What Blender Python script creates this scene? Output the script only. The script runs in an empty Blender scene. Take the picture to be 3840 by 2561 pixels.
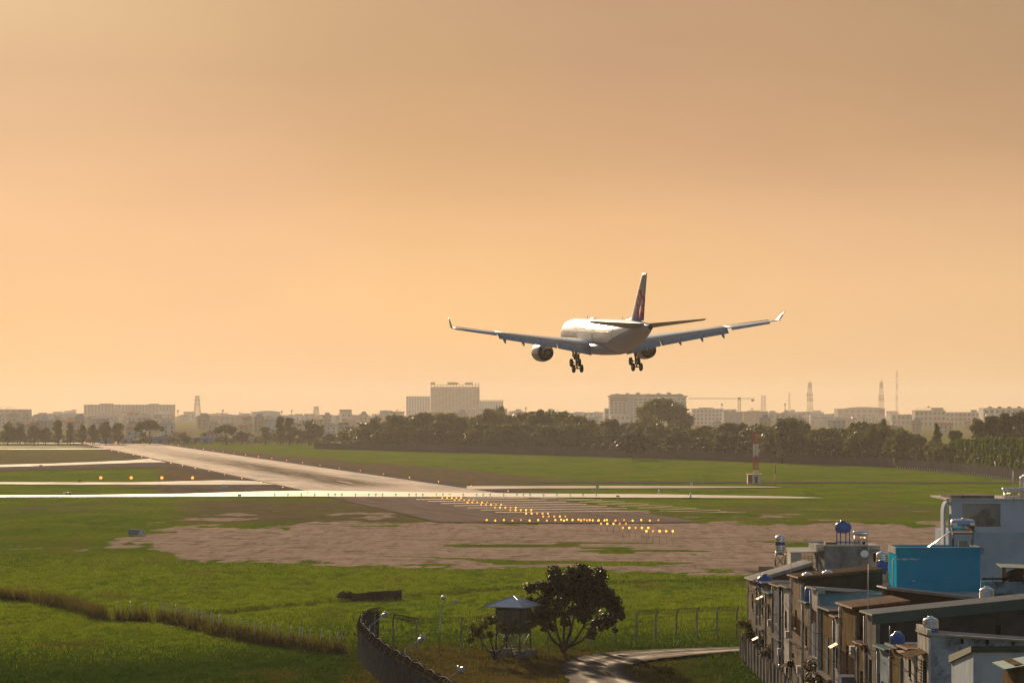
import bpy, math, random
import numpy as np
from mathutils import Vector, Matrix, Euler

SC = bpy.context.scene
COL = SC.collection
R = math.radians

# ------------------------------------------------------------------ camera, sky, sun, exposure
FPX, PX0, HY, CAMZ = 11000.0, 1920.0, 1535.0, 21.5
cam_d = bpy.data.cameras.new('camera')
cam = bpy.data.objects.new('camera', cam_d)
COL.objects.link(cam)
cam_d.sensor_width = 36.0
cam_d.lens = 36.0 * FPX / 3840.0
cam_d.shift_y = (HY - 2561 / 2) / 3840.0
cam_d.clip_start = 1.0
cam_d.clip_end = 40000.0
cam.location = (0, 0, CAMZ)
cam.rotation_euler = (R(90), 0, 0)
SC.camera = cam

SUN_AZ, SUN_EL = R(-12.0), R(13.5)          # azimuth from +Y, negative = left
SUN = Vector((math.sin(SUN_AZ) * math.cos(SUN_EL), math.cos(SUN_AZ) * math.cos(SUN_EL), math.sin(SUN_EL)))
sun_d = bpy.data.lights.new('sun', 'SUN')
sun_d.energy = 5.0
sun_d.angle = R(1.5)
sun_d.color = (1.0, 0.74, 0.46)
sun = bpy.data.objects.new('sun', sun_d)
COL.objects.link(sun)
sun.rotation_euler = (-SUN).to_track_quat('-Z', 'Y').to_euler()
sun.location = (-100, 300, 300)

world = bpy.data.worlds.new('World')
SC.world = world
world.use_nodes = True
wt = world.node_tree
wt.nodes.clear()


class NB:
    """tiny node builder"""
    def __init__(self, tree):
        self.t = tree

    def n(self, typ, **kw):
        nd = self.t.nodes.new(typ)
        for k, v in kw.items():
            setattr(nd, k, v)
        return nd

    def link(self, a, b):
        self.t.links.new(a, b)

    def inp(self, nd, key, v):
        s = nd.inputs[key]
        if isinstance(v, bpy.types.NodeSocket):
            self.t.links.new(v, s)
        elif isinstance(v, (tuple, list)) and s.type == 'RGBA' and len(v) == 3:
            s.default_value = (*v, 1)
        else:
            s.default_value = v

    def math(self, op, a, b=0.0, c=None, clamp=False):
        nd = self.n('ShaderNodeMath', operation=op, use_clamp=clamp)
        self.inp(nd, 0, a)
        self.inp(nd, 1, b)
        if c is not None:
            self.inp(nd, 2, c)
        return nd.outputs[0]

    def vmath(self, op, a, b=None, out=0, scale=None):
        nd = self.n('ShaderNodeVectorMath', operation=op)
        self.inp(nd, 0, a)
        if b is not None:
            self.inp(nd, 1, b)
        if scale is not None:
            self.inp(nd, 'Scale', scale)
        return nd.outputs[out]

    def mix(self, f, a, b, mode='MIX'):
        nd = self.n('ShaderNodeMix', data_type='RGBA', blend_type=mode)
        self.inp(nd, 0, f)
        self.inp(nd, 6, a)
        self.inp(nd, 7, b)
        return nd.outputs[2]

    def noise(self, vec, scale, detail=4, rough=.55, dist=0.0, out=0):
        nd = self.n('ShaderNodeTexNoise')
        if vec is not None:
            self.inp(nd, 'Vector', vec)
        nd.inputs['Scale'].default_value = scale
        nd.inputs['Detail'].default_value = detail
        nd.inputs['Roughness'].default_value = rough
        nd.inputs['Distortion'].default_value = dist
        return nd.outputs[out]

    def ramp(self, f, lo, hi, a=0.0, b=1.0):
        nd = self.n('ShaderNodeMapRange', clamp=True)
        nd.interpolation_type = 'SMOOTHSTEP'
        self.inp(nd, 0, f)
        self.inp(nd, 1, lo)
        self.inp(nd, 2, hi)
        self.inp(nd, 3, a)
        self.inp(nd, 4, b)
        return nd.outputs[0]

    def mapping(self, vec, scale=(1, 1, 1), rot=(0, 0, 0), loc=(0, 0, 0)):
        nd = self.n('ShaderNodeMapping')
        self.inp(nd, 0, vec)
        nd.inputs['Location'].default_value = loc
        nd.inputs['Rotation'].default_value = rot
        nd.inputs['Scale'].default_value = scale
        return nd.outputs[0]

    def sep(self, vec):
        nd = self.n('ShaderNodeSeparateXYZ')
        self.inp(nd, 0, vec)
        return nd.outputs


nb = NB(wt)
tc = nb.n('ShaderNodeTexCoord')
dvec = nb.vmath('NORMALIZE', tc.outputs['Generated'])
dz = nb.sep(dvec)[2]
elev = nb.math('MULTIPLY', nb.math('ARCSINE', nb.math('MAXIMUM', dz, 0.0)), 180 / math.pi)
cosg = nb.vmath('DOT_PRODUCT', dvec, tuple(SUN), out=1)
ang = nb.math('MULTIPLY', nb.math('ARCCOSINE', nb.math('MINIMUM', cosg, 0.99999)), 180 / math.pi)
sky = nb.n('ShaderNodeTexSky')
sky.sky_type = 'NISHITA'
sky.sun_disc = False
sky.sun_elevation = SUN_EL
sky.sun_rotation = SUN_AZ
sky.air_density = 1.2
sky.dust_density = 4.0
sky.ozone_density = 1.0
away = nb.ramp(ang, 38.0, 105.0)
high = nb.math('MAXIMUM', nb.ramp(elev, 8.5, 45.0), away)
base = nb.vmath('SCALE', sky.outputs[0], scale=nb.math('MULTIPLY', high, 0.10))
# warm dust haze: thick at the horizon, thinning with height, brighter towards the sun
cr = nb.n('ShaderNodeValToRGB')
el = cr.color_ramp.elements
stops = [(0.0, (.98, .585, .275)), (2.4, (.95, .555, .262)), (3.7, (.84, .485, .245)), (5.2, (.66, .38, .20)), (6.6, (.55, .325, .18)),
         (9.0, (.50, .31, .185)), (20.0, (.26, .20, .165)), (45.0, (.07, .075, .085))]
while len(el) < len(stops):
    el.new(0.5)
for e, (h, c) in zip(el, stops):
    e.position = h / 45.0
    e.color = (*c, 1)
nb.inp(cr, 0, nb.math('DIVIDE', elev, 45.0))
side = nb.math('MULTIPLY_ADD', nb.math('POWER', nb.math('MULTIPLY_ADD', cosg, .5, .5), 5.0), 0.60, 0.40)
warm = nb.vmath('SCALE', cr.outputs[0], scale=nb.math('MULTIPLY', side, nb.math('MULTIPLY_ADD', away, -0.75, 1.0)))
gl = nb.math('EXPONENT', nb.math('MULTIPLY', ang, -1 / 5.0))
glow = nb.vmath('SCALE', (0.95, 0.76, 0.42), scale=gl)
tot = nb.vmath('ADD', nb.vmath('ADD', base, warm), glow)
tot = nb.vmath('MULTIPLY', tot, nb.mix(nb.ramp(ang, 13.0, 27.0), (1.0, 1.0, 1.0), (0.97, 1.035, 1.11)))
streak = nb.noise(nb.mapping(dvec, (5.0, 5.0, 16.0)), 1.0, 4, .5, .3)
tot = nb.vmath('SCALE', tot, scale=nb.ramp(streak, .25, .75, 0.955, 1.045))
tot = nb.vmath('MULTIPLY', tot, nb.mix(nb.ramp(nb.noise(dvec, 7.0, 3, .5), .3, .7), (1.0, 0.990, 0.90), (1.0, 0.975, 1.0)))
bg = nb.n('ShaderNodeBackground')
nb.inp(bg, 0, tot)
bg.inputs[1].default_value = 0.574
wo = nb.n('ShaderNodeOutputWorld')
nb.link(bg.outputs[0], wo.inputs[0])

SC.view_settings.view_transform = 'Standard'
SC.view_settings.look = 'None'
SC.view_settings.gamma = 1.0
SC.view_settings.exposure = 0.8
SC.cycles.max_bounces = 6
SC.cycles.diffuse_bounces = 3
SC.cycles.glossy_bounces = 3
SC.cycles.transmission_bounces = 4
SC.cycles.transparent_max_bounces = 8
SC.cycles.volume_bounces = 1
SC.cycles.use_denoising = True
SC.cycles.sample_clamp_indirect = 6.0
SC.cycles.filter_width = 1.3

# ------------------------------------------------------------------ helpers
random.seed(7)
RNG = np.random.default_rng(11)


def W(px, py, Y):
    """point at distance Y that the photograph shows at pixel (px, py)"""
    return Vector(((px - PX0) / FPX * Y, Y, CAMZ - (py - HY) / FPX * Y))


def YG(py):
    return FPX * CAMZ / (py - HY)


def G(px, py, z=0.0):
    Y = FPX * (CAMZ - z) / (py - HY)
    return Vector(((px - PX0) / FPX * Y, Y, z))


def tag(o, label=None, cat=None, group=None, kind=None):
    if label:
        o['label'] = label
    if cat:
        o['category'] = cat
    if group:
        o['group'] = group
    if kind:
        o['kind'] = kind
    return o


def empty(name, loc=(0, 0, 0), rz=0.0, label=None, cat=None, group=None):
    o = bpy.data.objects.new(name, None)
    o.empty_display_size = 0.3
    o.location = loc
    o.rotation_euler = (0, 0, rz)
    COL.objects.link(o)
    return tag(o, label, cat, group)


class MB:
    def __init__(self):
        self.v, self.f, self.s = [], [], []

    def add(self, vs, fs, smooth=False):
        b = len(self.v)
        self.v += [tuple(x) for x in vs]
        self.f += [tuple(b + i for i in f) for f in fs]
        self.s += [smooth] * len(fs)
        return self

    def box(self, c, s, rot=None):
        hx, hy, hz = s[0] / 2, s[1] / 2, s[2] / 2
        p = [Vector((x, y, z)) for z in (-hz, hz) for y in (-hy, hy) for x in (-hx, hx)]
        if rot is not None:
            m = Euler(rot).to_matrix()
            p = [m @ q for q in p]
        p = [q + Vector(c) for q in p]
        return self.add(p, [(0, 2, 3, 1), (4, 5, 7, 6), (0, 1, 5, 4), (2, 6, 7, 3), (0, 4, 6, 2), (1, 3, 7, 5)])

    def hexa(self, bottom, top):
        """eight corner solid: four bottom points (ccw seen from above) and four top points"""
        return self.add(list(bottom) + list(top),
                        [(3, 2, 1, 0), (4, 5, 6, 7), (0, 1, 5, 4), (1, 2, 6, 5), (2, 3, 7, 6), (3, 0, 4, 7)])

    def bb(self, x0, x1, y0, y1, z0, z1):
        return self.box(((x0 + x1) / 2, (y0 + y1) / 2, (z0 + z1) / 2), (abs(x1 - x0), abs(y1 - y0), abs(z1 - z0)))

    def poly(self, pts):
        return self.add(pts, [tuple(range(len(pts)))])

    def prism(self, pts, z0, z1):
        n = len(pts)
        vs = [(p[0], p[1], z0) for p in pts] + [(p[0], p[1], z1) for p in pts]
        fs = [tuple(range(n - 1, -1, -1)), tuple(range(n, 2 * n))]
        fs += [(i, (i + 1) % n, n + (i + 1) % n, n + i) for i in range(n)]
        return self.add(vs, fs)

    def tube(self, pts, r, n=6, caps=True, smooth=True):
        pts = [Vector(p) for p in pts]
        rs = r if isinstance(r, (list, tuple)) else [r] * len(pts)
        vs, fs = [], []
        up = None
        for i, p in enumerate(pts):
            a = pts[max(i - 1, 0)]
            b = pts[min(i + 1, len(pts) - 1)]
            t = (b - a).normalized()
            ref = Vector((0, 0, 1)) if abs(t.z) < 0.95 else Vector((1, 0, 0))
            u = t.cross(ref).normalized()
            if up is not None and u.dot(up) < 0:
                u = -u
            up = u
            w = t.cross(u)
            for k in range(n):
                an = 2 * math.pi * k / n
                vs.append(p + (u * math.cos(an) + w * math.sin(an)) * rs[i])
        for i in range(len(pts) - 1):
            for k in range(n):
                fs.append((i * n + k, i * n + (k + 1) % n, (i + 1) * n + (k + 1) % n, (i + 1) * n + k))
        self.add(vs, fs, smooth)
        if caps:
            b = len(self.v) - len(vs)
            self.f.append(tuple(b + k for k in range(n - 1, -1, -1)))
            self.f.append(tuple(b + (len(pts) - 1) * n + k for k in range(n)))
            self.s += [False, False]
        return self

    def lathe(self, prof, c=(0, 0, 0), axis='Z', n=24, smooth=True, rot=None):
        """prof: list of (radius, height)"""
        vs, fs = [], []
        m = Euler(rot).to_matrix() if rot is not None else None
        for r, h in prof:
            for k in range(n):
                a = 2 * math.pi * k / n
                x, y = r * math.cos(a), r * math.sin(a)
                p = Vector((x, y, h)) if axis == 'Z' else (Vector((h, x, y)) if axis == 'X' else Vector((x, h, y)))
                if m is not None:
                    p = m @ p
                vs.append(p + Vector(c))
        for i in range(len(prof) - 1):
            for k in range(n):
                fs.append((i * n + k, i * n + (k + 1) % n, (i + 1) * n + (k + 1) % n, (i + 1) * n + k))
        return self.add(vs, fs, smooth)

    def loft(self, rings, smooth=True, cap=True, closed=True):
        n = len(rings[0])
        vs = [p for r in rings for p in r]
        fs = []
        m = n if closed else n - 1
        for i in range(len(rings) - 1):
            for k in range(m):
                fs.append((i * n + k, i * n + (k + 1) % n, (i + 1) * n + (k + 1) % n, (i + 1) * n + k))
        self.add(vs, fs, smooth)
        if cap and closed:
            b = len(self.v) - len(vs)
            self.f.append(tuple(b + k for k in range(n - 1, -1, -1)))
            self.f.append(tuple(b + (len(rings) - 1) * n + k for k in range(n)))
            self.s += [False, False]
        return self

    def mesh(self, name, mat):
        me = bpy.data.meshes.new(name)
        me.from_pydata(self.v, [], self.f)
        me.polygons.foreach_set('use_smooth', self.s)
        me.update()
        if mat is not None:
            me.materials.append(mat)
        return me

    def build(self, name, mat, parent=None, loc=None, fix=True):
        me = self.mesh(name, mat)
        if fix:
            fix_normals(me)
        return link(name, me, parent, loc)


def fix_normals(me):
    import bmesh
    bm = bmesh.new()
    bm.from_mesh(me)
    bmesh.ops.recalc_face_normals(bm, faces=bm.faces)
    bm.to_mesh(me)
    bm.free()


def link(name, me, parent=None, loc=None):
    o = bpy.data.objects.new(name, me)
    if parent is not None:
        o.parent = parent
    if loc is not None:
        o.location = loc
    COL.objects.link(o)
    return o


def quadsoup(name, q, mat):
    """q: array (n, 4, 3) of separate quads -> mesh"""
    n = q.shape[0]
    me = bpy.data.meshes.new(name)
    me.vertices.add(n * 4)
    me.vertices.foreach_set('co', q.reshape(-1).astype(np.float32))
    me.loops.add(n * 4)
    me.loops.foreach_set('vertex_index', np.arange(n * 4, dtype=np.int32))
    me.polygons.add(n)
    me.polygons.foreach_set('loop_start', np.arange(0, n * 4, 4, dtype=np.int32))
    me.update()
    me.validate()
    if mat is not None:
        me.materials.append(mat)
    return me


def copy_tree(o, loc=None, rz=None, scale=None, parent=None):
    kids = list(o.children)
    c = o.copy()
    COL.objects.link(c)
    c.parent = parent
    if loc is not None:
        c.location = loc
    if rz is not None:
        c.rotation_euler = (0, 0, rz)
    if scale is not None:
        c.scale = scale if isinstance(scale, (tuple, list)) else (scale,) * 3
    for k in kids:
        copy_tree(k, parent=c)
    return c


NTH = ['first', 'second', 'third', 'fourth', 'fifth', 'sixth', 'seventh', 'eighth', 'ninth', 'tenth', 'eleventh', 'twelfth', 'thirteenth', 'fourteenth', 'fifteenth', 'sixteenth',
       'seventeenth', 'eighteenth', 'nineteenth', 'twentieth', 'twenty-first', 'twenty-second', 'twenty-third', 'twenty-fourth', 'twenty-fifth', 'twenty-sixth', 'twenty-seventh',
       'twenty-eighth', 'twenty-ninth', 'thirtieth', 'thirty-first', 'thirty-second', 'thirty-third', 'thirty-fourth', 'thirty-fifth', 'thirty-sixth', 'thirty-seventh', 'thirty-eighth',
       'thirty-ninth', 'fortieth', 'forty-first', 'forty-second', 'forty-third', 'forty-fourth', 'forty-fifth']

# ------------------------------------------------------------------ materials
MATS = {}


def mat(name, col, rough=0.7, metal=0.0, var=0.15, vs=1.2, bump=0.0, bs=8.0, spec=0.5, stain=0.0,
        stain_col=(0.03, 0.028, 0.025), stain_scale=(1.2, 1.2, 0.25), emit=None, es=1.0, coat=0.0, trans=0.0):
    if name in MATS:
        return MATS[name]
    m = bpy.data.materials.new(name)
    m.use_nodes = True
    t = m.node_tree
    b = NB(t)
    p = t.nodes['Principled BSDF']
    p.inputs['Roughness'].default_value = rough
    p.inputs['Metallic'].default_value = metal
    p.inputs['Specular IOR Level'].default_value = spec if rough < .72 or metal > .3 else 0.0
    p.inputs['Coat Weight'].default_value = coat
    c = (*col, 1)
    g = b.n('ShaderNodeNewGeometry').outputs['Position'] if (var > 0 or stain > 0 or bump > 0) else None
    out = None
    if var > 0:
        f = b.noise(g, vs, 5, .6)
        lo = tuple(x * (1 - var) for x in col)
        hi = tuple(min(x * (1 + var), 1) for x in col)
        out = b.mix(b.ramp(f, .3, .7), lo, hi)
    if stain > 0:
        f1 = b.noise(b.mapping(g, stain_scale), 1.0, 6, .65)
        f2 = b.noise(g, 3.5, 4, .6)
        f = b.math('MULTIPLY', b.ramp(f1, .45, .68), b.ramp(f2, .3, .6, .35, 1.0))
        f = b.math('MULTIPLY', f, stain)
        out = b.mix(f, out if out is not None else c, stain_col)
    if out is not None:
        b.link(out, p.inputs['Base Color'])
    else:
        p.inputs['Base Color'].default_value = c
    if bump > 0:
        bn = b.n('ShaderNodeBump')
        bn.inputs['Strength'].default_value = bump
        bn.inputs['Distance'].default_value = 0.05
        b.inp(bn, 'Height', b.noise(g, bs, 4, .6))
        b.link(bn.outputs[0], p.inputs['Normal'])
    if emit is not None:
        p.inputs['Emission Color'].default_value = (*emit, 1)
        p.inputs['Emission Strength'].default_value = es
    MATS[name] = m
    return m


def leaf_mat(name, col, col2, trans=0.35, rough=0.55, vs=0.35):
    m = bpy.data.materials.new(name)
    m.use_nodes = True
    t = m.node_tree
    b = NB(t)
    p = t.nodes['Principled BSDF']
    o = t.nodes['Material Output']
    p.inputs['Roughness'].default_value = rough
    p.inputs['Specular IOR Level'].default_value = 0.06
    g = b.n('ShaderNodeNewGeometry')
    info = b.n('ShaderNodeObjectInfo')
    f = b.noise(g.outputs['Position'], vs, 3, .6)
    f = b.math('ADD', b.ramp(f, .3, .7, 0, .7), b.math('MULTIPLY', info.outputs['Random'], .3))
    c = b.mix(f, col, col2)
    b.link(c, p.inputs['Base Color'])
    tr = b.n('ShaderNodeBsdfTranslucent')
    b.link(b.mix(.5, c, tuple(min(1, x * 1.8) for x in (col2[0] * 1.1, col2[1] * 1.2, col2[2] * .5))), tr.inputs[0])
    ms = b.n('ShaderNodeMixShader')
    ms.inputs[0].default_value = trans
    b.link(p.outputs[0], ms.inputs[1])
    b.link(tr.outputs[0], ms.inputs[2])
    b.link(ms.outputs[0], o.inputs[0])
    return m
# ------------------------------------------------------------------ ground
def vnoise(x, y, seed=0):
    """smooth value noise on arrays"""
    xi, yi = np.floor(x).astype(np.int64), np.floor(y).astype(np.int64)
    xf, yf = x - xi, y - yi
    u, v = xf * xf * (3 - 2 * xf), yf * yf * (3 - 2 * yf)

    def h(a, b):
        n = (a * 374761393 + b * 668265263 + seed * 974634777) & 0xffffffff
        n = ((n ^ (n >> 13)) * 1274126177) & 0xffffffff
        return ((n ^ (n >> 16)) & 0xffff) / 65535.0
    return (h(xi, yi) * (1 - u) + h(xi + 1, yi) * u) * (1 - v) + (h(xi, yi + 1) * (1 - u) + h(xi + 1, yi + 1) * u) * v


def fbm(x, y, seed=0, o=4):
    a, s, t = 0.0, 1.0, 0.0
    for i in range(o):
        a = a + s * vnoise(x * 2 ** i, y * 2 ** i, seed + i)
        t += s
        s *= .5
    return a / t


def sst(x, a, b):
    t = np.clip((x - a) / (b - a), 0, 1)
    return t * t * (3 - 2 * t)


NC, NR = 380, 430
ys = np.concatenate([np.linspace(-60, 195, 26), np.geomspace(200, 2300, NR - 60), np.geomspace(2400, 9500, 34)])
NR = len(ys)
u = np.linspace(-1, 1, NC)
hw = 75 + 0.21 * np.abs(ys) + np.maximum(ys - 2300, 0) * .35
GX = u[None, :] * hw[:, None]
GY = np.repeat(ys[:, None], NC, 1)
Yc = np.maximum(GY, 60)
PXg = PX0 + FPX * GX / Yc
PYg = HY + FPX * CAMZ / Yc
n1 = fbm(GX / 14, GY / 30, 3) - .5
n2 = fbm(GX / 4, GY / 11, 9) - .5
n3 = fbm(GX / 40, GY / 70, 21) - .5
wob = n1 * 34 + n2 * 26
pyw = PYg + wob * np.clip((PYg - 1640) / 400, .12, 1)
# bare laterite belt in front of the runway end
dt = np.interp(PXg, [380, 560, 640, 900, 1640, 2620, 3000, 3840], [2046, 2002, 1986, 1970, 1956, 1956, 1960, 1966])
db = np.interp(PXg, [430, 560, 640, 760, 1000, 1300, 1700, 2100, 2600, 2820, 3840],
               [2052, 2044, 2072, 2092, 2108, 2118, 2122, 2128, 2140, 2142, 2150])
tend = (fbm(PXg / 150, PYg / 11, 81, 5) - .5) * 58 + (fbm(PXg / 40, PYg / 5, 88, 4) - .5) * 30
pyd = PYg + tend * np.clip((PYg - 1935) / 40, .25, 1)
dirt = sst(pyd, dt - 9, dt + 7) * (1 - sst(pyd, db - 16, db + 14))
patch = fbm(GX / 16, GY / 9, 33)
pband = np.exp(-((PYg - 2058) / 26) ** 2) * sst(PXg, 1300, 1700) * (1 - sst(PXg, 2900, 3400))
pband2 = np.exp(-((PYg - 2104) / 10) ** 2) * sst(PXg, 1500, 1900)
dirt = dirt * (1 - np.clip(sst(patch, .50, .60) * (.25 + pband + pband2) * 1.2, 0, 1))
dirt = np.maximum(dirt, .75 * sst(fbm(GX / 9, GY / 16, 55), .60, .68) * sst(PYg, 1880, 1930) * (1 - sst(PYg, 2000, 2060)) * sst(PXg, 400, 700))
# worn earth beside the runway (right side) and between the taxiways (left side)
edge = np.interp(PXg, [560, 800, 1300, 1700, 2000], [1662, 1682, 1726, 1757, 1784])
worn = sst(PYg + n1 * 14, edge - 8, edge + 4) * (1 - sst(PYg, 1846, 1852)) * (1 - sst(PXg + n2 * 400, 1900, 2250)) * sst(PXg, 560, 640)
worn = np.maximum(worn, (1 - sst(PXg, 620, 900)) * sst(PYg, 1688, 1696) * (1 - sst(PYg, 1738, 1744)) * .8)
worn = np.maximum(worn, .85 * sst(PXg, 560, 800) * (1 - sst(PXg + n1 * 300, 1500, 1750)) * sst(PYg, 1866, 1880) * (1 - sst(PYg, 1950, 1962)))
worn = np.maximum(worn, .55 * sst(PYg, 1866, 1880) * (1 - sst(PYg, 1905, 1930)) * (1 - sst(PXg, 100, 700)) * sst(n3 + .5, .42, .55))
worn = np.maximum(worn, .5 * sst(PXg, 1990, 2100) * sst(PYg, 1866, 1900) * (1 - sst(PYg, 1930, 1960)) * sst(n1 + .5, .38, .6))
worn = np.maximum(worn, .7 * (1 - sst(PYg, 1600, 1690)))
# dry reddish grass in the near field round the tower and the track
dry = .95 * sst(PYg + n1 * 90, 2400, 2450) * sst(PXg + n1 * 300, 1200, 1450) * (1 - sst(PXg + n2 * 200, 2250, 2800))
dry = np.maximum(dry, .8 * sst(n3 + n2 * .5, .02, .22) * sst(PYg, 2380, 2500))
dry = np.maximum(dry, .7 * sst(n1 + n2 * .3, .13, .3) * sst(PYg, 2120, 2200))
# foreground darkening painted into the grass colour nearest the camera
near_dark = sst(PYg + n3 * 260, 2290, 2480)

gz = -0.05 - .10 * fbm(GX / 6, GY / 6, 71) - .16 * fbm(GX / 22, GY / 22, 72) * (1 - np.clip(worn, 0, 1))
gz = np.where(PYg > 2570, gz - .0, gz)
# ditch with a raised lip that crosses the field
dl = np.interp(PXg, [700, 860, 1000, 1280, 1505, 1860, 2400, 2800, 3840], [2300, 2287, 2272, 2246, 2228, 2202, 2176, 2165, 2150])
dd = PYg - dl
gz += np.where((PXg > 700) & (PXg < 3840), -.55 * np.exp(-(dd / 4.0) ** 2) + .12 * np.exp(-((dd + 9) / 5.0) ** 2), 0)

me = bpy.data.meshes.new('ground')
vv = np.stack([GX, GY, gz], -1).reshape(-1, 3)
ii = np.arange(NR * NC).reshape(NR, NC)
ff = np.stack([ii[:-1, :-1], ii[:-1, 1:], ii[1:, 1:], ii[1:, :-1]], -1).reshape(-1, 4)
me.vertices.add(len(vv))
me.vertices.foreach_set('co', vv.reshape(-1).astype(np.float32))
me.loops.add(ff.size)
me.loops.foreach_set('vertex_index', ff.reshape(-1).astype(np.int32))
me.polygons.add(len(ff))
me.polygons.foreach_set('loop_start', np.arange(0, ff.size, 4, dtype=np.int32))
me.update()
me.validate()
me.polygons.foreach_set('use_smooth', np.ones(len(ff), bool))
at = me.color_attributes.new('cover', 'FLOAT_COLOR', 'POINT')
cc = np.stack([dirt, np.clip(worn, 0, 1), np.clip(dry, 0, 1), near_dark], -1).reshape(-1, 4)
at.data.foreach_set('color', cc.reshape(-1).astype(np.float32))


def ground_height(x, y):
    j = int(np.clip(np.searchsorted(ys, y), 0, NR - 1))
    i = int(np.clip(round((x / hw[j] + 1) / 2 * (NC - 1)), 0, NC - 1))
    return float(gz[j, i])


gm = bpy.data.materials.new('field')
gm.use_nodes = True
b = NB(gm.node_tree)
p = gm.node_tree.nodes['Principled BSDF']
at = b.n('ShaderNodeVertexColor')
at.layer_name = 'cover'
sp = b.n('ShaderNodeSeparateColor')
b.link(at.outputs[0], sp.inputs[0])
pos = b.n('ShaderNodeNewGeometry').outputs['Position']
na = b.noise(b.mapping(pos, (.06, .035, 1)), 1.0, 6, .6)
nb2 = b.noise(b.mapping(pos, (.9, .45, 1)), 1.0, 5, .65)
nc = b.noise(b.mapping(pos, (.25, .09, 1)), 1.0, 6, .62, .4)
g1 = b.mix(b.ramp(na, .35, .65), (0.072, 0.128, 0.004), (0.130, 0.165, 0.006))
g1 = b.mix(b.ramp(nb2, .35, .7, 0, .55), g1, (0.032, 0.062, 0.003))
g2 = b.mix(b.ramp(na, .35, .65), (0.012, 0.040, 0.002), (0.030, 0.058, 0.003))
g2 = b.mix(b.ramp(nb2, .4, .7, 0, .6), g2, (0.009, 0.024, 0.002))
nd = b.noise(b.mapping(pos, (.11, .022, 1)), 1.0, 7, .68, .5)
g1 = b.mix(b.ramp(nd, .50, .66, 0, .65), g1, (0.125, 0.095, 0.022))
g1 = b.mix(b.ramp(nd, .46, .34, 0, .6), g1, (0.035, 0.070, 0.006))
g2 = b.mix(b.ramp(nd, .52, .68, 0, .55), g2, (0.050, 0.042, 0.008))
grass = b.mix(at.outputs[1], g1, g2)
dryc = b.mix(b.ramp(nc, .3, .7), (0.075, 0.050, 0.014), (0.105, 0.070, 0.024))
grass = b.mix(b.math('MULTIPLY', sp.outputs[2], b.ramp(nb2, .25, .6, .55, 1)), grass, dryc)
wornc = b.mix(b.ramp(nc, .3, .7), (0.088, 0.062, 0.040), (0.135, 0.094, 0.064))
wornc = b.mix(b.ramp(nb2, .5, .72, 0, .6), wornc, (0.060, 0.062, 0.020))
grass = b.mix(b.math('MULTIPLY', sp.outputs[1], b.ramp(na, .25, .6, .6, 1)), grass, wornc)
dn = b.noise(b.mapping(pos, (.10, .55, 1)), 1.0, 7, .68, .6)
dirtc = b.mix(b.ramp(dn, .33, .66), (0.26, 0.188, 0.15), (0.43, 0.325, 0.26))
dirtc = b.mix(b.ramp(nc, .55, .68, 0, .75), dirtc, (0.12, 0.095, 0.065))
nm = b.noise(b.mapping(pos, (.55, .07, 1)), 1.0, 6, .7)
dirtc = b.mix(b.ramp(nm, .35, .7, 0, .55), dirtc, (0.15, 0.108, 0.08))
dirtc = b.mix(b.ramp(nm, .62, .75, 0, .8), dirtc, (0.07, 0.075, 0.025))
dmask = b.ramp(b.math('ADD', sp.outputs[0], b.math('ADD', b.math('MULTIPLY_ADD', nb2, .5, -.25), b.math('MULTIPLY_ADD', nm, 1.1, -.55))), .30, .66)
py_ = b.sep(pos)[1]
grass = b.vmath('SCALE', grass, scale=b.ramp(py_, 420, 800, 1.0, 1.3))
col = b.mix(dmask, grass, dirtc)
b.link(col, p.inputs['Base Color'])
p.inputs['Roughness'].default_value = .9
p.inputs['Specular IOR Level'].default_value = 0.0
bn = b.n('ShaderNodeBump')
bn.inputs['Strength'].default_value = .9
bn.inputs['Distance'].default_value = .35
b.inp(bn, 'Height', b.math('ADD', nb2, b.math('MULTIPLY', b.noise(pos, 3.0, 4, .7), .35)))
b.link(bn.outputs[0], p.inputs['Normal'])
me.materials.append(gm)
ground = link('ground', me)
tag(ground, 'grassy airfield with a belt of bare reddish earth', kind='structure')

# ------------------------------------------------------------------ paved surfaces
RW_DIR = math.atan(0.2018)            # runway runs away to the left


def pavement(name, c1, c2, rough, spec=.5, rubber=False):
    m = bpy.data.materials.new(name)
    m.use_nodes = True
    b = NB(m.node_tree)
    p = m.node_tree.nodes['Principled BSDF']
    p.inputs['Specular IOR Level'].default_value = spec
    tcn = b.n('ShaderNodeTexCoord').outputs['Object']
    f = b.noise(b.mapping(tcn, (.35, .02, 1)), 1.0, 6, .62)
    f2 = b.noise(b.mapping(tcn, (.08, .05, 1)), 1.0, 5, .6)
    c = b.mix(b.ramp(f, .3, .7), c1, c2)
    c = b.mix(b.ramp(f2, .45, .7, 0, .5), c, tuple(x * .72 for x in c1))
    r = b.ramp(f2, .3, .7, rough - .05, rough + .08)
    if rubber:
        s = b.sep(tcn)
        lat = b.math('ABSOLUTE', s[0])
        band = b.math('MULTIPLY', b.ramp(lat, 4.0, 15.0, 1, 0), b.ramp(s[1], 55, 110, 0, 1))
        band = b.math('MULTIPLY', band, b.ramp(s[1], 350, 900, 1, .45))
        st = b.noise(b.mapping(tcn, (1.1, .012, 1)), 1.0, 6, .7)
        k = b.math('MULTIPLY', band, b.ramp(st, .32, .54, .42, 1.0))
        c = b.mix(k, c, (0.085, 0.056, 0.036))
        b.inp(p, 'Specular IOR Level', b.math('MULTIPLY_ADD', k, -spec, spec))
    b.link(c, p.inputs['Base Color'])
    b.inp(p, 'Roughness', r)
    bn = b.n('ShaderNodeBump')
    bn.inputs['Strength'].default_value = .12
    bn.inputs['Distance'].default_value = .05
    b.inp(bn, 'Height', b.noise(tcn, 2.0, 5, .7))
    b.link(bn.outputs[0], p.inputs['Normal'])
    return m


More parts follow.
